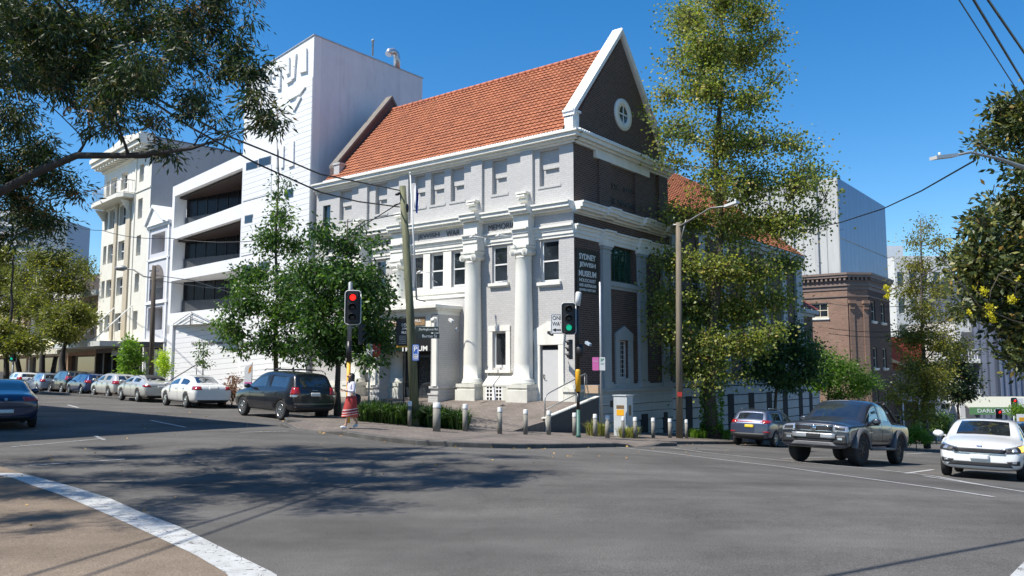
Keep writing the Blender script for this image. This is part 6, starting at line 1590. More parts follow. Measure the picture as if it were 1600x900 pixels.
q=at(1194,578,37.6); car('suv_car','slate blue suv with red lamp bar and yellow number plate parked beyond the plane tree','car',P,(q.x,q.y,0),36,SBLU)
# black wagon with roof rails left
P=suv(4.5,1.82,1.70,.345,.34,rimm=RIMM,spokes=6)
P['patches']=[('tail_lamp',[(-.22,.92),(.16,.90),(.10,1.16),(-.12,1.16)],'BL',REDL,.014,True),('tail_lamp_clear',[(-.10,.82),(.14,.82),(.14,.90),(-.16,.91)],'BL',CLRL,.014,True),('number_plate',[(-.18,.86),(.18,.86),(.18,.98),(-.18,.98)],'B',PLATEW,.02,False),('bumper_trim',[(-.76,.32),(.76,.32),(.78,.50),(-.78,.50)],'B',TRIM,.014,False),('bumper_strip',[(-.80,.585),(.80,.585),(.80,.60),(-.80,.60)],'B',CHROME,.014,False),('badge',[(-.10,1.05),(.10,1.05),(.10,1.075),(-.10,1.075)],'B',CHROME,.012,False)]
P['extra']=lambda r,m,p: rails(r,m,p,1.75,.60,-1.7,.35,2)
q=at(442,578,30.5); car('wagon_car','black wagon with roof bars and silver wheels parked behind the red dressed woman','car',P,(q.x,q.y,0),-45,BLACKP,'cars parked along the left street')
GP='cars parked along the left street'
P=rear(sedan(4.52,1.76,1.44,.32,spokes=10),.78,.94,plz=.80,bz=.36); q=at(305,578,37.4); car('sedan_car','white sedan with red tail lamps parked before the annex entrance','car',P,(q.x,q.y,0),-41,WHT,GP)
P=rear(sedan(4.36,1.75,1.38,.32,spokes=10),.74,.86,plz=.70,bz=.34); P['st']=[(s[0],s[1],s[2],s[3],s[4],s[5],s[6],s[7]+('k' if 3<=i<=8 else '')) for i,s in enumerate(P['st'])]
P['st']=[(x,a_,b_,c_,d_,e_,f_,('k' if 'k' in kd and 'w' not in kd and 'g' not in kd and 's' not in kd else kd.replace('k',''))) for (x,a_,b_,c_,d_,e_,f_,kd) in P['st']]
P['patches'].append(('soft_top',[(-1.25,-.60),(.30,-.60),(.30,.60),(-1.25,.60)],'T',M('black_canvas_top',(.02,.02,.022),.8,.2),.012,False))
q=at(229,578,43.0); car('convertible_car','silver convertible with black soft top parked between two white cars','car',P,(q.x,q.y,0),-43,PEARL,GP)
P=rear(hatch(4.2,1.74,1.46,.32,.55),.80,1.0,plz=.62,bz=.36); q=at(181,578,49); car('hatchback_car','pale silver hatchback with slanting red tail lamp parked left of the convertible','car',P,(q.x,q.y,0),-44,PEARL,GP)
P=rear(hatch(4.2,1.75,1.46,.32,.40),.80,1.0,bz=.36); q=at(139,578,54); car('hatchback_car','dark blue hatchback parked left of the pale silver hatchback','car',P,(q.x,q.y,0),-44,BLUE,GP)
P=rear(suv(4.5,1.80,1.66,.34,.30),.95,1.25,bz=.42); q=at(108,578,58.5); car('suv_car','grey green suv with bright tail lamp parked under the fig trees','car',P,(q.x,q.y,0),-44,DGRN,GP)
P=rear(hatch(4.3,1.78,1.50,.32),.80,1.0,bz=.36); q=at(72,578,61); car('hatchback_car','silver blue hatchback low behind the dark blue coupe roof','car',P,(q.x,q.y,0),-42,paint('silver_blue_paint',(.22,.28,.36),.5,.35),GP)
P=rear(suv(4.6,1.82,1.56,.34),.90,1.15,bz=.42); q=at(36,578,64); car('suv_car','white suv farthest left in the row of parked cars','car',P,(q.x,q.y,0),-42,WHT,GP)
# blue coupe-like sedan in the shade at the left edge
P=sedan(4.43,1.75,1.42,.32,spokes=5)
P['patches']=[('tail_lamp',[(-.30,.80),(.22,.82),(.20,.93),(-.30,.92)],'BL',REDL,.012,True),('number_plate',[(-.20,.48),(.20,.48),(.20,.58),(-.20,.58)],'B',PLATEW,.02,False),('bumper_trim',[(-.76,.26),(.76,.26),(.78,.38),(-.78,.38)],'B',TRIM,.014,False),('bumper_strip',[(-.78,.64),(.78,.64),(.78,.66),(-.78,.66)],'B',TRIM,.010,False),('badge',[(-.035,.83),(.035,.83),(.035,.90),(-.035,.90)],'B',CHROME,.012,False)]
q=at(2,578,25.0); car('blue_sedan_car','dark blue sedan seen from behind in shade at the left edge of the photo','car',P,(q.x,q.y,0),-36,NAVY)
P=rear(hatch(4.3,1.78,1.5,.32),.80,1.0); q=at(1604,578,26); car('grey_car','pale grey car behind the shiny white car at the right edge','car',P,(q.x,q.y,0),216,SLV)
# ---------------------------------------------------------------- shade-giving building across the street, left of the frame
nb=empty('corner_building','rendered corner building across the left street, outside the frame','building',tuple(wxy(0,27.4))[:2]+(-.5,),0)
_f=lambda a,b: wxy(a,b)-wxy(0,27.4)
NP=Pl(_f(4.6,27.4),U,V); NP2=Pl(_f(4.6,27.4),-V,-U)
m=MB(); h=[(1.5+i*3.2,3.2+i*3.2,4.5+j*3.6,6.6+j*3.6,.2) for i in range(9) for j in range(4)]
m.wall(NP,0,32,0,18.4,h,.2); m.wall(NP2,0,16,0,18.4,[],.2); m.wall(Pl(_f(4.6,59.4),-V,U),0,16,0,18.4,[],.2); m.wall(Pl(_f(-10.6,27.4),U,-V),0,32,0,18.4,[],.2)
P4=[_f(4.6,27.4),_f(4.6,59.4),_f(-10.6,59.4),_f(-10.6,27.4)]; m.quad(*[p+UP*18.3 for p in P4]); m.build('wall',CREAM2,nb)
m=MB(); m.bp(NP,-.3,32.3,18.4,18.8,-.3,.4); m.bp(NP2,-.3,16,18.4,18.8,-.3,.3); m.bp(NP,0,32,3.4,3.6,0,2.4); m.build('cornice',CREAM,nb)
# ---------------------------------------------------------------- bollards
STEEL=M('galvanised_steel',(.30,.30,.29),.5,.12,8,0,metal=.4); BOLG=M('bollard_grey_green',(.20,.19,.165),.7,.2,9,.2,dirt=.5); CAPW=M('reflective_white_band',(.60,.60,.58),.4,.04)
def bollard(px,py,h,d,label,thick=.085,dark=False,grp='grey bollards with white caps along the kerb'):
    q=at(px,578,d); z=pzw(q.x,q.y)
    o=empty('bollard',label,'bollard',(q.x,q.y,z-.01),0,grp); r=thick
    m=MB(); m.lathe((0,0,0),[(r,0),(r,h-.16)],14); m.build('post',BOLG if not dark else M('dark_shaded_bollard',(.12,.115,.10),.7,.2),o)  # darker copy: tree shade painted on one post, own tone of another
    m=MB(); m.lathe((0,0,h-.16),[(r+.004,0),(r+.006,.01),(r+.006,.05),(r,.06),(r*.98,.15),(r*.8,.165)],14); m.build('cap_band',CAPW,o); return o
bs=[(641,28.0,.86,'bollard in tree shade left of the leaning pole base in the plant bed',.07),(683,26.6,.92,'thickest bollard standing nearest the road before the strap leaved plants',.125),(727,28.0,.92,'bollard at the right end of the strap leaved plants',.085),(781,28.2,.90,'bollard before the ventilation grille of the museum',.082),(821,29.3,.88,'bollard below the right hand museum column',.08),(857,30.3,.88,'bollard left of the curved stair handrail',.08),(897,31.3,.86,'bollard half hidden behind the green traffic light post',.08),
    (929,32.0,.86,'bollard left of the pink parking sign post',.08),(948,31.2,.86,'bollard right of the pink parking sign post',.085),(972.5,32.4,.84,'dark bollard directly in front of the white utility box',.06),(991,33.2,.84,'bollard just right of the white utility box',.08),(1019,35.0,.84,'bollard midway between utility box and timber lamp pole',.08),(1045,36.4,.84,'bollard left of the timber lamp pole',.08),(1070.5,37.6,.84,'bollard just right of the timber lamp pole',.07)]
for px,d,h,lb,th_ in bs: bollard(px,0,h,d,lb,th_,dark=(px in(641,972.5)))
# ---------------------------------------------------------------- ramp wall and handrail
def w3(s,t,z): p=wxy(s,t); return Vector((p.x,p.y,z))
r0=w3(26.4,18.97,0); rw=empty('ramp_wall','dark rendered ramp wall with white edge leading to the grey museum door','ramp wall',(r0.x,r0.y,0))
m=MB(); pts=[]
for s in (26.4,30.3):
    for t in (18.85,19.02): pts.append((s,t))
zt0=pz(26.4,19.0)+.10; zt1=pz(29.8,19.0)+.22
A=[w3(26.4,18.85,-1.6)-r0,w3(30.3,18.85,-2.0)-r0,w3(30.3,19.02,-2.0)-r0,w3(26.4,19.02,-1.6)-r0,w3(26.4,18.85,zt0)-r0,w3(30.3,18.85,zt1)-r0,w3(30.3,19.02,zt1)-r0,w3(26.4,19.02,zt0)-r0]
m.hexa(A); A2=[w3(24.3,18.87,-1.2)-r0,w3(26.45,18.87,-1.4)-r0,w3(26.45,19.03,-1.4)-r0,w3(24.3,19.03,-1.2)-r0,w3(24.3,18.87,pz(24.31,19.0)+.0)-r0,w3(26.45,18.87,pz(26.45,19.0)+.015)-r0,w3(26.45,19.03,pz(26.45,19.0)+.015)-r0,w3(24.3,19.03,pz(24.31,19.0)+.0)-r0]; mm=MB(); mm.hexa(A2); mm.build('ramp_kerb',PAVE,rw); m.build('wall_panel',M('charcoal_render',(.05,.052,.058),.6,.15),rw)
B=[w3(26.35,18.80,zt0)-r0,w3(30.3,18.80,zt1)-r0,w3(30.3,19.05,zt1)-r0,w3(26.35,19.05,zt0)-r0]; B+=[b+UP*.04 for b in B]
m=MB(); m.hexa(B); m.bp(Pl(w3(26.35,18.86,0)-r0,V,-U),0,.08,-1.0,zt0+.03,0,.06); m.build('coping',CREAM2,rw)
hr=empty('handrail','curved grey tube handrail on the ramp wall beside the grey door','handrail',tuple(w3(26.45,18.95,zt0)))
b0=w3(26.45,18.95,zt0); m=MB(); f=lambda s,z: w3(s,18.95,z)-b0
m.tube([f(26.45,zt0),f(26.45,zt0+.75),f(26.55,zt0+.92),f(26.8,zt0+1.02),f(29.4,zt1+1.0),f(29.5,zt1+.95),f(29.5,zt1)],.027,8); m.tube([f(26.5,zt0+.35),f(29.5,zt1+.35)],.02,8)
m.tube([f(29.35,zt1),f(29.35,zt1+1.0)],.02,6); m.build('rail',STEEL,hr)
bx=at(893,622,32.6); m=MB(); m.box(-.32,.32,-.12,.12,-.17,.17); o=m.build('letter_box',M('tan_box',(.42,.30,.20),.6,.08),None,bevel=.01); o.location=w3(29.45,18.6,zt1+.35); o.rotation_euler=(0,0,-A_); tag(o,'small tan box hung on the handrail by the grey door','box')
# ---------------------------------------------------------------- traffic lights
HOUS=M('signal_housing',(.018,.018,.02),.5,.1); POSTG=M('post_green',(.045,.12,.095),.5,.12,5,0,dirt=.3); POSTY=M('post_yellow',(.72,.36,.015),.5,.08); POSTS=M('grey_post',(.25,.27,.28),.5,.1,5,0,metal=.3)
LOFF=M('unlit_lens',(.02,.02,.02),.25,.3); LRED=emis('lit_red_lens',(1,.02,.015),1.3); LGRN=emis('lit_green_lens',(.01,.62,.36),.5)
def head(parent,c,facing,lit,sc=1.0,board=True,name='signal_head',ped=False):
    """three lens head; c centre, facing unit vector"""
    fz=facing; rt=Vector((-fz.y,fz.x,0)); hd=empty(name); hd.parent=parent; hd.location=c; KIDS.setdefault(parent.name,[]).append(hd)
    w,h=(.24,.52) if not ped else (.15,.30); m=MB()
    def rr_(hw,hh,r,o0,o1,mb):
        pts=[]
        for cx,cy,a0 in ((hw-r,hh-r,0),(-hw+r,hh-r,90),(-hw+r,-hh+r,180),(hw-r,-hh+r,270)):
            for k in range(5): a=R_(a0+k*22.5); pts.append((cx+r*math.cos(a),cy+r*math.sin(a)))
        mb.poly(Pl((0,0,0),rt,fz),[(x*sc,z*sc) for x,z in pts],o0*sc,o1*sc)
    if board:
        rr_(w,h,.10,-.03,-.01,m); bd=m.build('backing_board',HOUS,hd)
        m=MB(); 
        pts=[]
        for cx,cy,a0 in ((w-.10,h-.10,0),(-w+.10,h-.10,90),(-w+.10,-h+.10,180),(w-.10,-h+.10,270)):
            for k in range(6): a=R_(a0+k*18); pts.append(((cx+.095*math.cos(a))*sc,(cy+.095*math.sin(a))*sc))
        m.tube([rt*x+UP*z-fz*.008*sc for x,z in pts+pts[:1]],.017*sc,5); m.build('white_border',CAPW,hd)
    m=MB(); m.obox((0,0,0)+0*fz if False else fz*.05*sc,rt,fz,UP,.15*sc,.08*sc,(.46 if not ped else .30)*sc); m.build('housing',HOUS,hd)
    zs=(.30,0,-.30) if not ped else (.14,-.14)
    for i,z in enumerate(zs):
        on=(lit==i); mt=(LRED if i==0 else LGRN) if on else LOFF
        m=MB(); m.lathe(UP*z*sc+fz*.13*sc,[(.095*sc,0),(.085*sc,.02*sc),(.05*sc,.035*sc),(.001,.04*sc)],18,axis=fz); m.build('lens',mt,hd)
        m=MB(); N_=12; vs=[]
        for k in range(N_+1):
            a=R_(-35+250*k/N_); d=rt*math.cos(a)+UP*math.sin(a)
            for r in (.125,.132):
                vs.append(UP*z*sc+d*r*sc+fz*.12*sc); vs.append(UP*z*sc+d*r*sc*.97+fz*(.20+.13*max(0,math.sin(a)))*sc-UP*.02*sc)
        m.add(vs,[(k*4,k*4+1,k*4+5,k*4+4) for k in range(N_)]+[(k*4+2,k*4+6,k*4+7,k*4+3) for k in range(N_)]+[(k*4+1,k*4+3,k*4+7,k*4+5) for k in range(N_)],True); m.build('visor',HOUS,hd)
    return hd
def zpx(py,d): return H+ (at(800,py,d).z-H)
# left light (red)
d=27.4; q=at(545,578,d); z0=pzw(q.x,q.y); tl=empty('traffic_light','traffic light showing red on a yellow and black banded post behind the walking woman','traffic light',(q.x,q.y,z0))
zz=lambda py,d=d: at(800,py,d).z-z0
m=MB(); m.lathe((0,0,0),[(.07,0),(.07,zz(622)),(.066,zz(565))],14); m.build('lower_post',POSTY,tl)
m=MB(); m.lathe((0,0,zz(565)),[(.09,0),(.09,zz(533)-zz(565))],14); m.build('black_band',BLACKM,tl)
m=MB(); m.lathe((0,0,zz(533)),[(.075,0),(.075,zz(442)-zz(533)),(.02,zz(440)-zz(533))],14); m.tube([(0,0,zz(482)),(.15,-.12,zz(482))],.03,6); m.tube([(0,0,zz(512)),(.15,-.1,zz(512))],.03,6); m.build('upper_post',POSTS,tl)
fc=(Vector((0,0,0))-Vector((q.x,q.y,0))).normalized()
head(tl,Vector((.12,-.12,zz(481))),Vector((.12,-.99,0)).normalized(),0,1.10)
head(tl,Vector((.30,.10,zz(522))),Vector((.98,.15,0)).normalized(),-1,.75,False)
# right light (green)
d=30.0; q=at(903,578,d); z0=pzw(q.x,q.y); tr=empty('traffic_light','traffic light showing green on a green post with yellow sleeve at the kerb','traffic light',(q.x,q.y,z0))
m=MB(); m.lathe((0,0,0),[(.09,0),(.09,.10),(.07,.12),(.066,zz(640,30))],14); m.build('lower_post',POSTG,tr)
m=MB(); m.lathe((0,0,zz(612,30)),[(.095,0),(.095,zz(580,30)-zz(612,30)),(.07,zz(577,30)-zz(612,30))],14); m.build('yellow_sleeve',POSTY,tr)
m=MB(); m.lathe((0,0,zz(640,30)),[(.062,0),(.062,zz(612,30)-zz(640,30))],12); m.lathe((0,0,zz(577,30)),[(.07,0),(.07,zz(478,30)-zz(577,30))],12); m.tube([(0,0,zz(500,30)),(-.28,-.05,zz(500,30))],.03,6); m.build('upper_post',BLACKM,tr)
m=MB(); m.lathe((-.0,0,zz(478,30)),[(.10,0),(.105,.25),(.11,.48),(.08,.52)],14,axis=(.10,0,1)); m.build('radio_cap',CAPW,tr)
head(tr,Vector((-.33,-.10,zz(498,30))),Vector((-.02,-1,0)).normalized(),2,1.12)
head(tr,Vector((-.22,.05,zz(546,30))),Vector((-.95,-.1,0)).normalized(),-1,.78,False)
m=MB(); m.lathe((.06,-.05,zz(548,30)),[(.12,-.22),(.16,0),(.12,.22)],10); m.build('side_signal',HOUS,tr)
# distant lights
def farlight(px,pyc,d,lit,label,post=True,sc=1.0,hpx=None):
    q=at(px,578,d); z0=gzw(q.x,q.y)+.1; o=empty('traffic_light',label,'traffic light',(q.x,q.y,z0)); zc=at(px,pyc,d).z-z0
    m=MB(); m.lathe((0,0,0),[(.07,0),(.07,max(.5,zc-.5))],8); m.build('post',POSTS,o); head(o,Vector((0,-.1,zc)),Vector((0,-1,0)),lit,sc); return o
farlight(20,553,72,2,'small green traffic light far down the left street',sc=1.35)
o=farlight(1580,632,62,0,'small red traffic light before the blue ribbed building',sc=1.0)
m=MB(); m.box(.38,.85,-.02,0,3.5,4.2); 
farlight(1555,650,50,0,'red traffic light just above the white car roof',sc=.85)
# ---------------------------------------------------------------- poles, lamps, wires
TIMB=M('weathered_timber',(.17,.14,.10),.85,.3,5,.5,stretch=(3,3,.25),dirt=.5); TIMG=M('mossy_timber',(.13,.135,.075),.85,.35,5,.5,stretch=(3,3,.25),dirt=.6)
d=28.6; b=at(647,655,d); b.z=pzw(b.x,b.y); top=at(629,291,d); b=Vector((at(650,578,d).x,b.y,b.z))
pole=empty('power_pole','leaning mossy timber power pole in the plant bed before the museum entrance','power pole',tuple(b))
m=MB(); m.tube([(0,0,0),(top-b)*.5+Vector((.03,0,0)),top-b],[.165,.14,.115],12); m.build('post',TIMG,pole)
m=MB(); m.tube([(top-b)+Vector((-.3,0,-.7)),(top-b)+Vector((.1,0,-.55))],.03,6); m.lathe((top-b)+Vector((-.15,-.1,-.3)),[(.03,-.1),(.06,0),(.03,.1)],8,axis=(1,0,.4)); m.lathe((top-b)+Vector((.16,-.02,-.8)),[(.05,-.15),(.08,0),(.05,.15)],8); m.build('insulator',BLACKM,pole)
def wire(name,label,pts,r=.018,sag=None,n=14,group=None,mat=None):
    P=[Vector(p) for p in pts]; a=P[0]; out=[]
    for i in range(len(P)-1):
        for k in range(n+(i==len(P)-2)):
            t=k/n; q=P[i].lerp(P[i+1],t); q.z-=(sag or 0)*4*t*(1-t); out.append(q-a)
    m=MB(); m.tube(out,r,5); o=m.build(name,mat or BLACKM,None); o.location=a; return tag(o,label,'cable',group)
wire('power_cable','upper black cable running from the leaning pole to the upper left over the road',[top+Vector((-.1,0,-.15)),at(500,272,23),at(420,238,20),at(350,210,17.5),at(200,130,14.5),at(60,-60,12),Vector((-9.3,3.0,8.6))],.024,0,6)
wire('power_cable','lower black cable running from the leaning pole to the upper left over the road',[top+Vector((-.1,0,-.75)),at(560,315,25.5),at(500,300,23),at(400,255,20),at(300,200,17),at(180,120,14),at(40,-60,12),Vector((-9.7,3.0,8.2))],.024,0,6)
wire('service_cable','thin cable dropping left from the leaning pole behind the street tree',[top+Vector((-.1,0,-.6)),at(540,370,33),at(470,430,37),at(375,462,40),at(300,438,43),at(242,430,46)],.02,0,5)
wire('service_cable','second thin cable dropping left from the leaning pole behind the tree',[top+Vector((-.1,0,-1.0)),at(570,345,31),at(500,400,35),at(430,447,38),at(330,450,42),at(242,438,46)],.02,0,5)
wire('roof_cable','thin cable crossing the cream apartment block in front of its windows',[at(95,345,60),at(160,360,52),at(265,372,46),at(420,374,44)],.02,.2,6)
wire('power_cable','black cable overhead, outside the frame, whose shadow crosses the lower right of the road',[Vector((-9.5,-.5,8.8)),Vector((-2.2,4.9,8.1)),Vector((3.6,8.3,7.9)),Vector((13,12.5,8.6))],.035,.15,6)
# left street lamp pole
b=at(236,600,46); b.z=pzw(b.x,b.y); t_=at(241,415,46); lp=empty('street_lamp','dark timber pole with curved lamp arm in front of the pale terrace house','street lamp',tuple(b))
m=MB(); m.tube([(0,0,0),t_-b],[.15,.11],10); m.build('post',M('dark_timber',(.07,.055,.042),.85,.3,5,.4,stretch=(3,3,.25)),lp)
m=MB(); m.tube([t_-b+Vector((0,0,-.7)),at(225,432,46)-b,at(208,421,46)-b,at(196,420,46)-b],.045,6); m.box(*(lambda c:(c.x-.25,c.x+.25,c.y-.05,c.y+.05,c.z-.05,c.z+.05))(t_-b+Vector((0,0,-.3)))); m.build('lamp_arm',STEEL,lp)
m=MB(); m.lathe(at(190,419,46)-b,[(.02,-.4),(.14,-.25),(.17,.1),(.06,.3)],10,axis=(1,0,0)); m.build('lamp_head',STEEL,lp)
b=at(196,600,62)
# right timber pole with street light
b=at(1062,686,37); b.z=pzw(b.x,b.y); t_=at(1060,348,37); lp=empty('street_lamp','pale weathered timber pole with long lamp arm beside the plane tree','street lamp',tuple(b))
m=MB(); m.tube([(0,0,0),(t_-b)*.5,t_-b],[.155,.14,.12],12); m.build('post',TIMB,lp)
e_=at(1135,322,34); m=MB(); m.tube([t_-b+Vector((0,0,-.2)),at(1085,340,36)-b,at(1110,325,35)-b,e_-b],[.055,.04,.03,.028],8); m.tube([t_-b+Vector((-.25,0,-.1)),t_-b+Vector((.15,0,-.12))],.05,6); m.tube([t_-b+Vector((.05,-.12,-.9)),at(1072,343,36.6)-b],.03,6); m.build('lamp_arm',STEEL,lp)
m=MB(); dl=(at(1152,316,33.5)-e_); m.obox(e_-b+dl*.5,dl.normalized(),dl.cross(UP).normalized(),dl.normalized().cross(dl.cross(UP).normalized()),dl.length*.55,.11,.05); m.lathe(at(1149,315,33.6)-b,[(.04,0),(.04,.1)],8); m.build('lamp_head',CAPW,lp)
m=MB(); m.box(-.10,.10,-.205,-.19,1.85,2.05); m.build('pole_tag',M('red_tag',(.5,.04,.03),.5,.05),lp)
# lamp reaching in from the right edge
b=at(1830,640,21); b.z=gzw(b.x,b.y); lp=empty('street_lamp','long pale lamp arm reaching in from the right edge across the sky','street lamp',tuple(b))
m=MB(); m.tube([(0,0,0),at(1830,285,21)-b],[.16,.13],10); m.build('post',TIMB,lp)
m=MB(); m.tube([at(1830,300,21)-b,at(1700,290,20.5)-b,at(1600,262,20)-b,at(1560,248,19.6)-b,at(1516,238,19.2)-b,at(1492,243,19)-b],[.08,.075,.06,.04,.03,.028],8); m.build('lamp_arm',STEEL,lp)
a_=at(1492,243,19)-b; c_=at(1458,247,18.7)-b; dl=c_-a_; m=MB(); m.obox((a_+c_)/2,dl.normalized(),dl.cross(UP).normalized(),dl.cross(UP).normalized().cross(dl.normalized()),dl.length*.5,.10,.038); m.lathe(at(1468,243,18.8)-b,[(.03,0),(.03,.07)],8); m.build('lamp_head',CAPW,lp)
wire('span_cable','long sagging cable crossing the sky from the right lamp towards the plane tree',[at(1524,250,19.3),at(1440,298,24),at(1380,326,29),at(1315,347,34),at(1250,362,38)],.022,0,6)
for i,(pa,pb,rr__) in enumerate((((1495,-6),(1582,130),.012),((1518,-6),(1606,140),.022),((1540,-6),(1640,140),.022))):
    wire('power_cable',['thin leftmost of three cables crossing the top right corner','thick middle cable of three crossing the top right corner','thick rightmost of three cables crossing the top right corner'][i],[Vector((6.2+i*.35,5.0,8.4)),at(*pa,12),at(*pb,17),at(pb[0]+120,pb[1]+190,30)],rr__,0,6)
for py,la in ((478,'upper'),(517,'middle'),(525,'lower')):
    wire('service_cable',la+' thin cable crossing the brick corner building and the loose tree',[at(1295,py-4,48),at(1400,py+1,46),at(1500,py-2,44)],.018,.1,6)
# flagpole with furled flag
b=at(651,468,36.0); t_=at(641,272,36.6); fp=empty('flagpole','thin white flagpole leaning out above the museum portico','flagpole',tuple(b)); m=MB(); m.tube([(0,0,0),t_-b],[.045,.03],8); m.lathe(t_-b,[(.05,0),(.06,.05),(.02,.1)],8); m.build('pole',CAPW,fp)
m=MB(); m.tube([(0,0,.0),(.35,.4,-.05)],.03,6); m.build('bracket',STEEL,fp)
fl=at(646,285,36.5); m=MB(); N_=14; vs=[]
for i in range(N_+1):
    f=i/N_; wd=.10+.10*math.sin(f*3.1); z=-f*1.35
    for k in range(7): a=k/6; vs.append((.02+f*.08+wd*(a)*.9-.03*math.sin(a*9+f*4),.07*math.sin(a*8+f*5),z-.12*a))
m.add(vs,[(i*7+k,i*7+k+1,(i+1)*7+k+1,(i+1)*7+k) for i in range(N_) for k in range(6)],True)
def flagmat():
    m_,nt,bb,_=newmat('blue_white_flag'); t=N(nt,'ShaderNodeTexCoord'); s=N(nt,'ShaderNodeSeparateXYZ'); nt.links.new(t.outputs['Object'],s.inputs[0])
    c=ramp(nt,s.outputs[0],[(0,(.7,.7,.72)),(.12,(.7,.7,.72)),(.14,(.03,.06,.30)),(.22,(.03,.06,.30)),(.24,(.65,.66,.7)),(1,(.65,.66,.7))]); nt.links.new(c,bb.inputs['Base Color']); bb.inputs['Roughness'].default_value=.8; return m_
o=m.build('flag',flagmat(),None); o.location=fl; tag(o,'limp blue and white flag hanging from the white flagpole','flag')
# floodlight arms, cameras and small fittings on the museum
def fit(name,label,cat,px,py,d): 
    p=at(px,py,d); return empty(name,label,cat,tuple(p),-A_)
for px,py,d,lb in ((758,372,37.6,'white floodlight bracket beside the left capital of the museum bay'),(800,370,36.8,'white floodlight bracket beside the right capital by the middle window'),(676,427,37.5,'white lamp arm above the portico roof')):
    o=fit('floodlight_bracket',lb,'light fitting',px,py,d); m=MB(); m.tube([(0,0,0),(-.5,-.1,.12),(-.7,-.15,.1)],.022,6); m.tube([(0,.3,-.4),(0,0,-.3),(0,0,.0)],.018,6); m.lathe((-.7,-.15,.1),[(.03,-.1),(.07,0),(.07,.1)],8,axis=(-1,0,-.3)); m.build('arm',CAPW,o)
def cctv(px,py,d,lb,mt=CAPW,s=1.0):
    o=fit('security_camera',lb,'camera',px,py,d); m=MB(); m.obox((0,0,0),Vector((.85,-.4,-.3)).normalized(),Vector((.4,.9,0)).normalized(),Vector((.25,-.1,.95)).normalized(),.19*s,.06*s,.06*s); m.build('housing',mt,o,bevel=.01); m=MB(); m.tube([(-.05,0,.03),(-.15,.2,.12)],.02,6); m.build('bracket',mt,o)
cctv(705,501,35.2,'white security camera under the portico cornice'); cctv(713,516,35.4,'small lower security camera on the portico side wall',CAPW,.6); cctv(860,521,35.4,'dark security camera left of the grey door head',BLACKM,1.0); cctv(919,537,35.6,'blue grey security camera on the dark brick wall',M('pale_blue_plastic',(.35,.42,.5),.4,.05),1.0)
# ---------------------------------------------------------------- signs
def plane_at(p,facing): 
    f=Vector(facing).normalized(); pl=Pl((0,0,0),Vector((-f.y,f.x,0)),f); pl.dx=1; return pl
SIGNT=M('sign_black',(.02,.02,.02),.5,.05); SIGNWH=M('sign_face_white',(.74,.74,.73),.4,.02); SBL=M('sign_blue',(.02,.10,.42),.4,.03); SPK=M('sign_pink',(.72,.16,.42),.4,.03); SRD=M('sign_red',(.60,.03,.03),.4,.03); SGN=M('street_name_green',(.022,.035,.03),.4,.05)
def rrect(hw,hh,r):
    pts=[]
    for cx,cy,a0 in ((hw-r,hh-r,0),(-hw+r,hh-r,90),(-hw+r,-hh+r,180),(hw-r,-hh+r,270)):
        for k in range(4): a=R_(a0+k*30); pts.append((cx+r*math.cos(a),cy+r*math.sin(a)))
    return pts
def sign(name,label,px,py,d,w,h,mt,facing=(0,-1,0),border=None,parent=None,r=.03):
    p=at(px,py,d); o=empty(name,label,'sign',tuple(p)); pl=plane_at(p,facing); m=MB(); m.poly(pl,rrect(w/2,h/2,r),-.006,.006); pn=m.build('panel',mt,o)
    if border:
        m=MB(); q=rrect(w/2-.03,h/2-.03,r); m.tube([pl.P(x,z,.007) for x,z in q+q[:1]],.008,4); m.build('border',border,o)
    return o,pl
def arrow(pl,parent,mt,pts,o0=.007,o1=.012): m=MB(); m.poly(pl,pts,o0,o1); return m.build('arrow',mt,parent)
ft=(-.12,-1,0)
o,pl=sign('one_way_sign','white one way sign with left arrow behind the green traffic light',871,506,30.15,.50,.74,SIGNWH,ft,SIGNT)
text('ONE','sign_lettering',SIGNT,o,pl,0.0,.22,.15,.007,.36,.004,bold=.01); text('WAY','sign_lettering',SIGNT,o,pl,0.0,.0,.15,.007,.38,.004,bold=.01); arrow(pl,o,SIGNT,[(.18,-.20),(.18,-.245),(-.06,-.245),(-.06,-.29),(-.19,-.222),(-.06,-.155),(-.06,-.20)])
m=MB(); m.tube([(.15,.02,.2),(.75,.12,.2)],.02,6); m.build('bracket',STEEL,o)
o,pl=sign('parking_sign','blue parking sign with white P and arrow on the leaning pole',649.5,551,28.2,.23,.56,SBL,ft,SIGNWH)
text('P','sign_lettering',SIGNWH,o,pl,0,.13,.17,.007,.11,.004,bold=.02); m=MB(); m.lathe(pl.P(0,-.13,.006),[(.088,0),(.088,.004),(.07,.004),(.07,.0)],18,axis=pl.en); m.build('ring',SIGNWH,o); arrow(pl,o,SIGNWH,[(-.05,-.12),(-.05,-.145),(.0,-.145),(0,-.18),(.06,-.132),(0,-.085),(0,-.12)])
# street name blades
o,pl=sign('street_name_sign','upper dark street name blade reading Darlinghurst Rd on the leaning pole',667,515,28.3,.82,.20,SGN,(-.05,-1,0),r=.01); text('Darlinghurst Rd','sign_lettering',SIGNWH,o,pl,.05,.0,.10,.007,.64,.003)
o,pl=sign('street_name_sign','lower dark street name blade reading Burton St on the leaning pole',669,525,28.1,.78,.17,SGN,(.2,-1,0),r=.01); text('Burton St','sign_lettering',SIGNWH,o,pl,.05,0,.10,.007,.50,.003)
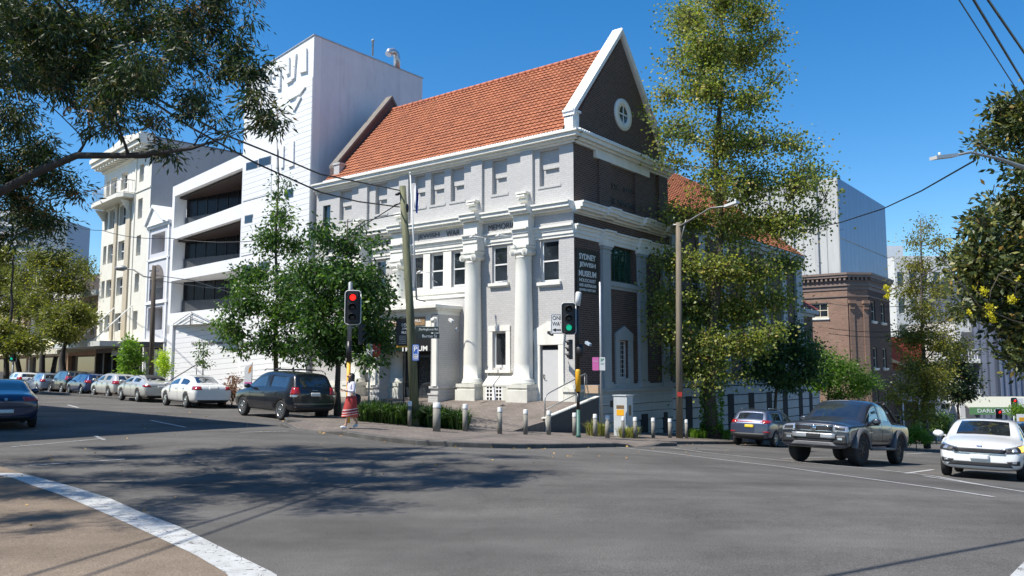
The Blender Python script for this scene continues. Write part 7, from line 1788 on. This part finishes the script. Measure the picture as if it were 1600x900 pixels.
# black museum board with small print at the entrance
o,pl=sign('museum_notice_board','tall black museum notice board with yellow foot left of the leaning pole',632,520,29.6,.62,1.02,BLACKM,(-.05,-1,0),r=.01)
text('SYDNEY','sign_lettering',SIGNWH,o,pl,.08,.28,.11,.007,.38,.003,bold=.01); text('JEWISH','sign_lettering',SIGNWH,o,pl,.08,.14,.10,.007,.36,.003,bold=.01); text('MUSEUM','sign_lettering',SIGNWH,o,pl,.08,.01,.10,.007,.38,.003,bold=.01)
for i in range(5): text(['HOLOCAUST','EXHIBITIONS','LIBRARY','CAFE','ENTRANCE'][i],'sign_lettering',SIGNWH,o,pl,-.06,-.12-.065*i,.035,.007,.26,.002)
m=MB(); m.bp(pl,-.28,.22,-.53,-.47,-.006,.01); m.build('yellow_strip',POSTY,o); m=MB(); m.bp(pl,-.03,.03,-2.6,-.5,-.05,-.01); m.build('post',BLACKM,o)
# pink and white parking sign on thin post
d=33.2; q=at(939,578,d); z0=pzw(q.x,q.y); o=empty('parking_sign','pink and white parking sign on a thin grey post left of the utility box','sign',(q.x,q.y,z0)); z1=at(939,441,d).z-z0
m=MB(); m.lathe((0,0,0),[(.045,0),(.045,z1),(.01,z1+.02)],10); m.build('post',M('light_grey_post',(.45,.46,.47),.4,.08,metal=.4),o); pl=Pl((-.22,-.05,at(933,568.5,d).z-z0),(1,0,0),(0,-1,0)); pl.dx=1
m=MB(); m.poly(pl,rrect(.13,.265,.02),-.004,.004); m.build('pink_panel',SPK,o); pl2=Pl(pl.P(.27,0,0),(1,0,0),(0,-1,0)); pl2.dx=1; m=MB(); m.poly(pl2,rrect(.115,.265,.02),-.004,.004); m.build('white_panel',SIGNWH,o)
text('2P','sign_lettering',M('sign_green',(.02,.22,.08),.4,.03),o,pl2,0,.16,.11,.005,.15,.003,bold=.02); text('TICKET','sign_lettering',MATS['sign_green'],o,pl2,0,0,.04,.005,.16,.003); text('PARKING','sign_lettering',SIGNWH,o,pl,0,.10,.04,.005,.18,.003)
# white/red signs left of the pole
d=30.5; q=at(577,578,d); z0=pzw(q.x,q.y); o=empty('parking_sign','white and red parking signs on a thin post right of the red traffic light','sign',(q.x,q.y,z0)); z1=at(577,535,d).z-z0
m=MB(); m.lathe((0,0,0),[(.035,0),(.035,z1)],10); m.build('post',MATS['light_grey_post'],o); pl=Pl((.0,-.04,at(577,548,d).z-z0),(1,0,0),(0,-1,0)); pl.dx=1; m=MB(); m.poly(pl,rrect(.115,.25,.02),-.004,.004); m.build('white_panel',SIGNWH,o); pl2=Pl((.27,-.04,at(577,547,d).z-z0),(1,0,0),(0,-1,0)); pl2.dx=1
m=MB(); m.poly(pl2,rrect(.13,.24,.02),-.004,.004); m.build('red_panel',SRD,o); text('2P','sign_lettering',MATS['sign_green'],o,pl,0,.14,.11,.005,.15,.003,bold=.02); text('NO','sign_lettering',SIGNWH,o,pl2,0,.13,.07,.005,.12,.003); text('STOPPING','sign_lettering',SIGNWH,o,pl2,0,-.02,.05,.005,.2,.003)
# museum banner near the annex
d=36.0; q=at(388,578,d); z0=pzw(q.x,q.y); o=empty('banner','slim white and pink upright banner before the white annex','banner',(q.x,q.y,z0)); pl=Pl((0,0,0),(1,0,0),(0,-1,0)); pl.dx=1; zt=at(388,568,d).z-z0; m=MB(); m.poly(pl,[(-.16,.3),(.16,.3),(.16,zt),(-.10,zt-.12),(-.16,zt-.2)],-.01,.01); m.build('banner_cloth',SIGNWH,o); m=MB(); m.poly(pl,[(-.15,.45),(.15,.45),(.15,.72),(-.15,.72)],.011,.014); m.poly(pl,[(-.15,.85),(.15,.85),(.15,1.05),(-.15,1.05)],.011,.014); m.build('pink_band',SPK,o)
m=MB(); m.poly(pl,[(.0,zt-.45),(.12,zt-.35),(.15,zt-.05),(.03,zt-.2)],.011,.014); m.build('orange_mark',AMBL,o); m=MB(); m.lathe((.17,0,0),[(.02,0),(.015,zt+.05)],6); m.build('pole',BLACKM,o)
# other small street signs
o=empty('street_sign','grey white square sign beside the far red traffic light','sign',tuple(at(1592,631,62))); m=MB(); m.box(-.35,.35,-.02,.02,-.4,.4); m.build('panel',SIGNWH,o)
o=empty('street_sign','yellow and white roadwork sign at the right edge beyond the cars','sign',tuple(at(1597,660,50))); m=MB(); m.box(-.3,.3,-.02,.02,-.6,.5); m.build('panel',SIGNWH,o); m=MB(); m.box(-.18,.18,-.03,-.021,-.1,.3); m.build('symbol',POSTY,o)
# utility box
d=34.2; q=at(973,578,d); z0=pzw(q.x,q.y); ub=empty('utility_box','white electrical cabinet with yellow warning labels among the grass tufts','utility box',(q.x,q.y,z0-.05),R_(-38))
hh=at(970,617,d).z-z0+.05; m=MB(); m.box(-.32,.32,-.24,.24,0,hh-.04); m.build('cabinet',M('cabinet_white',(.46,.49,.50),.45,.05,3,0,dirt=.3),ub,bevel=.01); m=MB(); m.box(-.35,.35,-.27,.27,hh-.04,hh+.0); m.build('lid',MATS['cabinet_white'],ub); 
m=MB(); m.box(-.17,.17,-.248,-.242,hh*.52,hh*.66); m.build('warning_label',POSTY,ub); m=MB(); m.box(-.18,.18,-.248,-.242,hh*.68,hh*.76); m.build('print_label',M('label_dark',(.15,.10,.05),.5,.1),ub); m=MB(); m.box(.322,.327,-.10,.10,hh*.52,hh*.76); m.build('side_label',MATS['label_dark'],ub)
# motor scooter glimpsed behind the pickup
q=at(1247,578,32.5); z0=gzw(q.x,q.y); sc_=empty('motor_scooter','dark scooter just visible between the slate suv and the pickup','scooter',(q.x,q.y,z0),R_(-38))
m=MB(); 
for y in (-.6,.6): m.lathe((0,y,.26),[(.14,-.05),(.26,-.05),(.28,0),(.26,.05),(.14,.05)],16,axis=(1,0,0))
m.build('wheel',RUBBER,sc_); m=MB(); m.tube([(0,-.65,.45),(0,-.4,.62),(0,.0,.42),(0,.25,.5),(0,.55,.75),(0,.5,.95)],[.10,.16,.14,.16,.12,.05],8); m.build('body',BLACKP,sc_); m=MB(); m.tube([(0,-.6,.78),(0,-.1,.76)],[.12,.14],8); m.build('seat',TRIM,sc_); m=MB(); m.tube([(-.3,.5,1.0),(0,.52,1.02),(.3,.5,1.0)],.02,6); m.tube([(.3,.5,1.0),(.34,.55,1.2)],.012,5); m.lathe((.34,.55,1.2),[(.06,-.01),(.06,.01)],10,axis=(0,1,0)); m.build('handlebar',CHROME,sc_)
# ---------------------------------------------------------------- people
SKIN=M('skin',(.42,.24,.16),.5,.08); 
def skinmesh(name,verts,edges,mat,parent,root=0,sub=2):
    me=bpy.data.meshes.new(name); me.from_pydata([v[:3] for v in verts],edges,[]); o=bpy.data.objects.new('t',me); COL.objects.link(o)
    o.modifiers.new('k','SKIN'); s=o.modifiers.new('s','SUBSURF'); s.levels=sub; s.render_levels=sub
    for i,v in enumerate(verts):
        r=v[3]; me.skin_vertices[0].data[i].radius=(r,v[4] if len(v)>4 else r); me.skin_vertices[0].data[i].use_root=(i==root)
    m2=mesh_eval(o); bpy.data.objects.remove(o); m2.materials.clear(); m2.materials.append(mat); m2.polygons.foreach_set('use_smooth',[True]*len(m2.polygons)); return link(name,m2,parent)
def person(label,loc,heading,top,skirt,hair,shoes,h=1.65,detail=True,striped=False):
    hd=az(heading); root=empty('person',label,'person',(0,0,0)); l=Vector((-hd.y,hd.x,0)); k=h/1.65
    root.matrix_world=Matrix(((hd.x*k,l.x*k,0,loc[0]),(hd.y*k,l.y*k,0,loc[1]),(0,0,k,loc[2]),(0,0,0,1)))
    # joints: x forward, y left
    J=dict(pel=(0,0,.90),sp=(.0,0,1.08),ch=(.01,0,1.24),nk=(.02,0,1.40),hb=(.035,0,1.47),hm=(.05,0,1.55),ht=(.045,0,1.60),
      lh=(0,.09,.86),lk=(.14,.09,.48),la=(.20,.09,.10),lt=(.34,.10,.03),rh=(0,-.09,.86),rk=(-.02,-.09,.48),ra=(-.24,-.09,.14),rt=(-.14,-.10,.03),
      ls=(.0,.165,1.345),le=(.02,.21,1.10),lw=(.22,.10,1.12),rs=(0,-.165,1.345),re=(.0,-.22,1.10),rw=(.20,-.10,1.13))
    R=dict(pel=.115,sp=.105,ch=.12,nk=.05,hb=.055,hm=.085,ht=.065,lh=.075,lk=.055,la=.036,lt=.03,rh=.075,rk=.055,ra=.036,rt=.03,ls=.055,le=.04,lw=.026,rs=.055,re=.04,rw=.026)
    ks=list(J); V_=[(*J[a],R[a]) for a in ks]; I={a:i for i,a in enumerate(ks)}
    E=[('pel','sp'),('sp','ch'),('ch','nk'),('nk','hb'),('hb','hm'),('hm','ht'),('pel','lh'),('lh','lk'),('lk','la'),('la','lt'),('pel','rh'),('rh','rk'),('rk','ra'),('ra','rt'),('ch','ls'),('ls','le'),('le','lw'),('ch','rs'),('rs','re'),('re','rw')]
    E=[(I[a],I[b]) for a,b in E]
    for w,s in (('lw',1),('rw',-1)):         # palms and five fingers, curled round the phone
        x,y,z=J[w]; n0=len(V_); V_.append((x+.055,y-.015*s,z+.005,.022)); E.append((I[w],n0))
        for f in range(4):
            dy=(f-1.5)*.019; n=len(V_); V_+= [(x+.09,y+dy,z+.01,.0085),(x+.118-.004*abs(f-1),y+dy,z-.002,.0078),(x+.128-.006*abs(f-1),y+dy,z-.022,.007)]; E+= [(n0,n),(n,n+1),(n+1,n+2)]
        n=len(V_); V_+= [(x+.05,y-.045*s,z+.012,.010),(x+.085,y-.05*s,z+.022,.008)]; E+= [(n0,n),(n,n+1)]
    skinmesh('body',V_,E,SKIN,root)
    T=[(0,0,.95,.135),(0,0,1.08,.118),(.01,0,1.24,.135),(.015,0,1.37,.075),(.0,.168,1.345,.068),(.02,.212,1.10,.052),(.18,.125,1.118,.038),(0,-.168,1.345,.068),(0,-.222,1.10,.052),(.16,-.125,1.128,.038),(0,0,.88,.165)]
    skinmesh('cardigan',T,[(10,0),(0,1),(1,2),(2,3),(2,4),(4,5),(5,6),(2,7),(7,8),(8,9)],top,root,10)
    m=MB(); n=26; ring=[(.96,.155,.150,0),(.88,.170,.165,0),(.78,.185,.175,.01),(.62,.205,.175,.03),(.48,.235,.17,.04),(.34,.265,.165,.04)]
    if not striped: ring=[(.93,.13,.12,0),(.7,.17,.14,.0),(.5,.19,.14,0),(.36,.2,.14,0)]
    vs=[]
    for z,rx,ry,ox in ring:
        for j in range(n): a=2*math.pi*j/n; q=1+.05*math.sin(a*7+z*5)*(1-z); vs.append((ox+rx*math.cos(a)*q,ry*math.sin(a)*q,z+.02*math.sin(a*2)*(1-z)))
    m.add(vs,[(i*n+j,i*n+(j+1)%n,(i+1)*n+(j+1)%n,(i+1)*n+j) for i in range(len(ring)-1) for j in range(n)],True); m.build('skirt',skirt,root)
    for s,a in ((1,'l'),(-1,'r')):
        x,y,z=J[a+'a']; tx,ty,tz=J[a+'t']
        skinmesh('shoe',[(x-.03,y,z-.055,.045),(x+.03,y,(z-.06)*.6+.015,.05),(tx,ty,tz+.015,.042),(tx+.04,ty,tz+.01,.03)],[(0,1),(1,2),(2,3)],shoes,root,0,1)
    m=MB(); m.lathe((.015,0,1.56),[(.001,.10),(.06,.085),(.10,.045),(.112,0),(.105,-.06),(.10,-.12),(.115,-.20),(.10,-.25)],16)
    for i in range(len(m.v)):
        x,y,z=m.v[i]; 
        if x>.06 and 1.44<z<1.61: m.v[i]=(.055,y*1.15,z)
        if z<1.42: m.v[i]=(x*.8-.01,y*1.15,z)
    m.build('hair',hair,root)
    if detail:
        m=MB(); 
        for s in (1,-1): m.lathe((.128,s*.034,1.553),[(.026,0),(.026,.006),(.001,.008)],12,axis=(1,s*.25,0))
        m.tube([(.132,-.02,1.557),(.136,0,1.56),(.132,.02,1.557)],.004,4)
        for s in (1,-1): m.tube([(.12,s*.06,1.556),(.03,s*.088,1.552)],.004,4)
        m.build('sunglasses',BLACKM,root)
        m=MB(); m.tube([(.118,0,1.555),(.145,0,1.525),(.125,0,1.517)],[.008,.012,.008],6); m.build('nose',SKIN,root)
        m=MB(); m.tube([(.122,-.022,1.495),(.13,0,1.494),(.122,.022,1.495)],[.004,.007,.004],6); m.build('mouth',M('lips',(.32,.10,.08),.5,.05),root)
    return root
def stripes():
    m,nt,b,_=newmat('red_striped_skirt'); t=N(nt,'ShaderNodeTexCoord'); s=N(nt,'ShaderNodeSeparateXYZ'); nt.links.new(t.outputs['Object'],s.inputs[0])
    a=N(nt,'ShaderNodeMath',operation='MULTIPLY_ADD'); a.inputs[1].default_value=.12; nt.links.new(s.outputs[0],a.inputs[0]); nt.links.new(s.outputs[2],a.inputs[2])
    R1=(.36,.035,.03); W1=(.62,.50,.48); R2=(.20,.02,.03); O1=(.5,.07,.03)
    r=ramp(nt,a.outputs[0],[(.36,O1),(.40,O1),(.405,W1),(.42,W1),(.425,R1),(.47,R1),(.475,W1),(.49,W1),(.495,R2),(.55,R2),(.555,W1),(.575,W1),(.58,R1),(1,R1)]); 
    for n in nt.nodes:
        if n.type=='VALTORGB': n.color_ramp.interpolation='CONSTANT'
    nt.links.new(r,b.inputs['Base Color']); b.inputs['Roughness'].default_value=.8; return m
q=at(550,578,25.1); z0=gzw(q.x,q.y)+.13-.12*drop(*st(q.x,q.y)); HAIR=M('black_hair',(.012,.010,.010),.5,.2)
wm=person('woman walking left in white cardigan and red striped skirt with sunglasses',(q.x,q.y,z0),236,M('white_lilac_cardigan',(.60,.58,.66),.8,.05),stripes(),HAIR,M('white_shoe',(.7,.7,.7),.6,.05),1.66,True,True)
wm['label']='person walking left in a white cardigan and red striped skirt with sunglasses'
WM=wm.matrix_world
o=MB(); o.obox((.305,.0,1.15),Vector((.9,0,.45)).normalized(),Vector((0,1,0)),Vector((-.45,0,.9)).normalized(),.07,.036,.005); o=o.build('phone',BLACKM,None); o.matrix_world=WM; tag(o,'small dark phone held in both hands by the walking woman','phone')
bg=empty('shoulder_bag','black shoulder bag hanging behind the walking woman','bag'); bg.matrix_world=WM
m=MB(); m.lathe((-.17,-.02,.88),[(.001,-.20),(.11,-.17),(.145,-.05),(.13,.06),(.08,.13),(.001,.14)],14,axis=(-.25,.0,1)); m.build('bag_body',M('black_fabric',(.012,.012,.014),.8,.2),bg); m=MB(); m.tube([(-.15,-.05,1.02),(-.08,-.12,1.25),(.0,-.13,1.40),(.06,-.11,1.30),(.05,-.15,1.1),(-.12,-.05,1.0)],.012,5); m.build('strap',MATS['black_fabric'],bg)
q=at(1560,578,58); z0=gzw(q.x,q.y)+.1; o=person('person in a dark red top standing far off behind the white car',(q.x,q.y,z0),150,M('dark_red_top',(.20,.02,.02),.8,.1),M('dark_skirt',(.03,.03,.04),.8,.1),HAIR,BLACKM,1.68,False)
q=at(1569,578,57); z0=gzw(q.x,q.y)+.1; o=person('person in a blue top standing beside the far person in dark red',(q.x,q.y,z0),200,M('blue_top',(.08,.12,.32),.8,.1),MATS['dark_skirt'],M('brown_hair',(.06,.04,.03),.6,.2),BLACKM,1.6,False)
# fallen leaves along the gutter
rg=np.random.default_rng(12); P=[];D=[]
for i in range(420):
    k=rg.integers(5,len(KR)-1); s,t=KR[int(k)]
    if not(12<s<42 and t<26): continue
    dx=abs(rg.normal(0,.22))
    ss,tt=s-dx*.5,t-dx*.6; p=wxy(ss,tt); P.append((p.x,p.y,gz(ss,tt)+.012)); D.append((rg.normal(),rg.normal(),.06))
o=leaves('fallen_leaves',P,D,.11,leafmat('dry_leaf',[(.20,.11,.04),(.36,.22,.08),(.5,.36,.12)],.1,.7),None,rg.uniform(0,1,len(P)),.6,9); tag(o,'dry brown leaves lying along the kerb gutter','leaves',None,'stuff')
P=[];D=[]
for i in range(260):
    p=wxy(rg.uniform(3,29),rg.uniform(10,30)); P.append((p.x,p.y,pzw(p.x,p.y)+.014 if 0 else gzw(p.x,p.y)+.012)); D.append((rg.normal(),rg.normal(),.05))
o=leaves('scattered_leaves',P,D,.06,MATS['dry_leaf'],None,rg.uniform(0,1,len(P)),.6,10); tag(o,'a few small dry leaves scattered on the asphalt','leaves',None,'stuff')
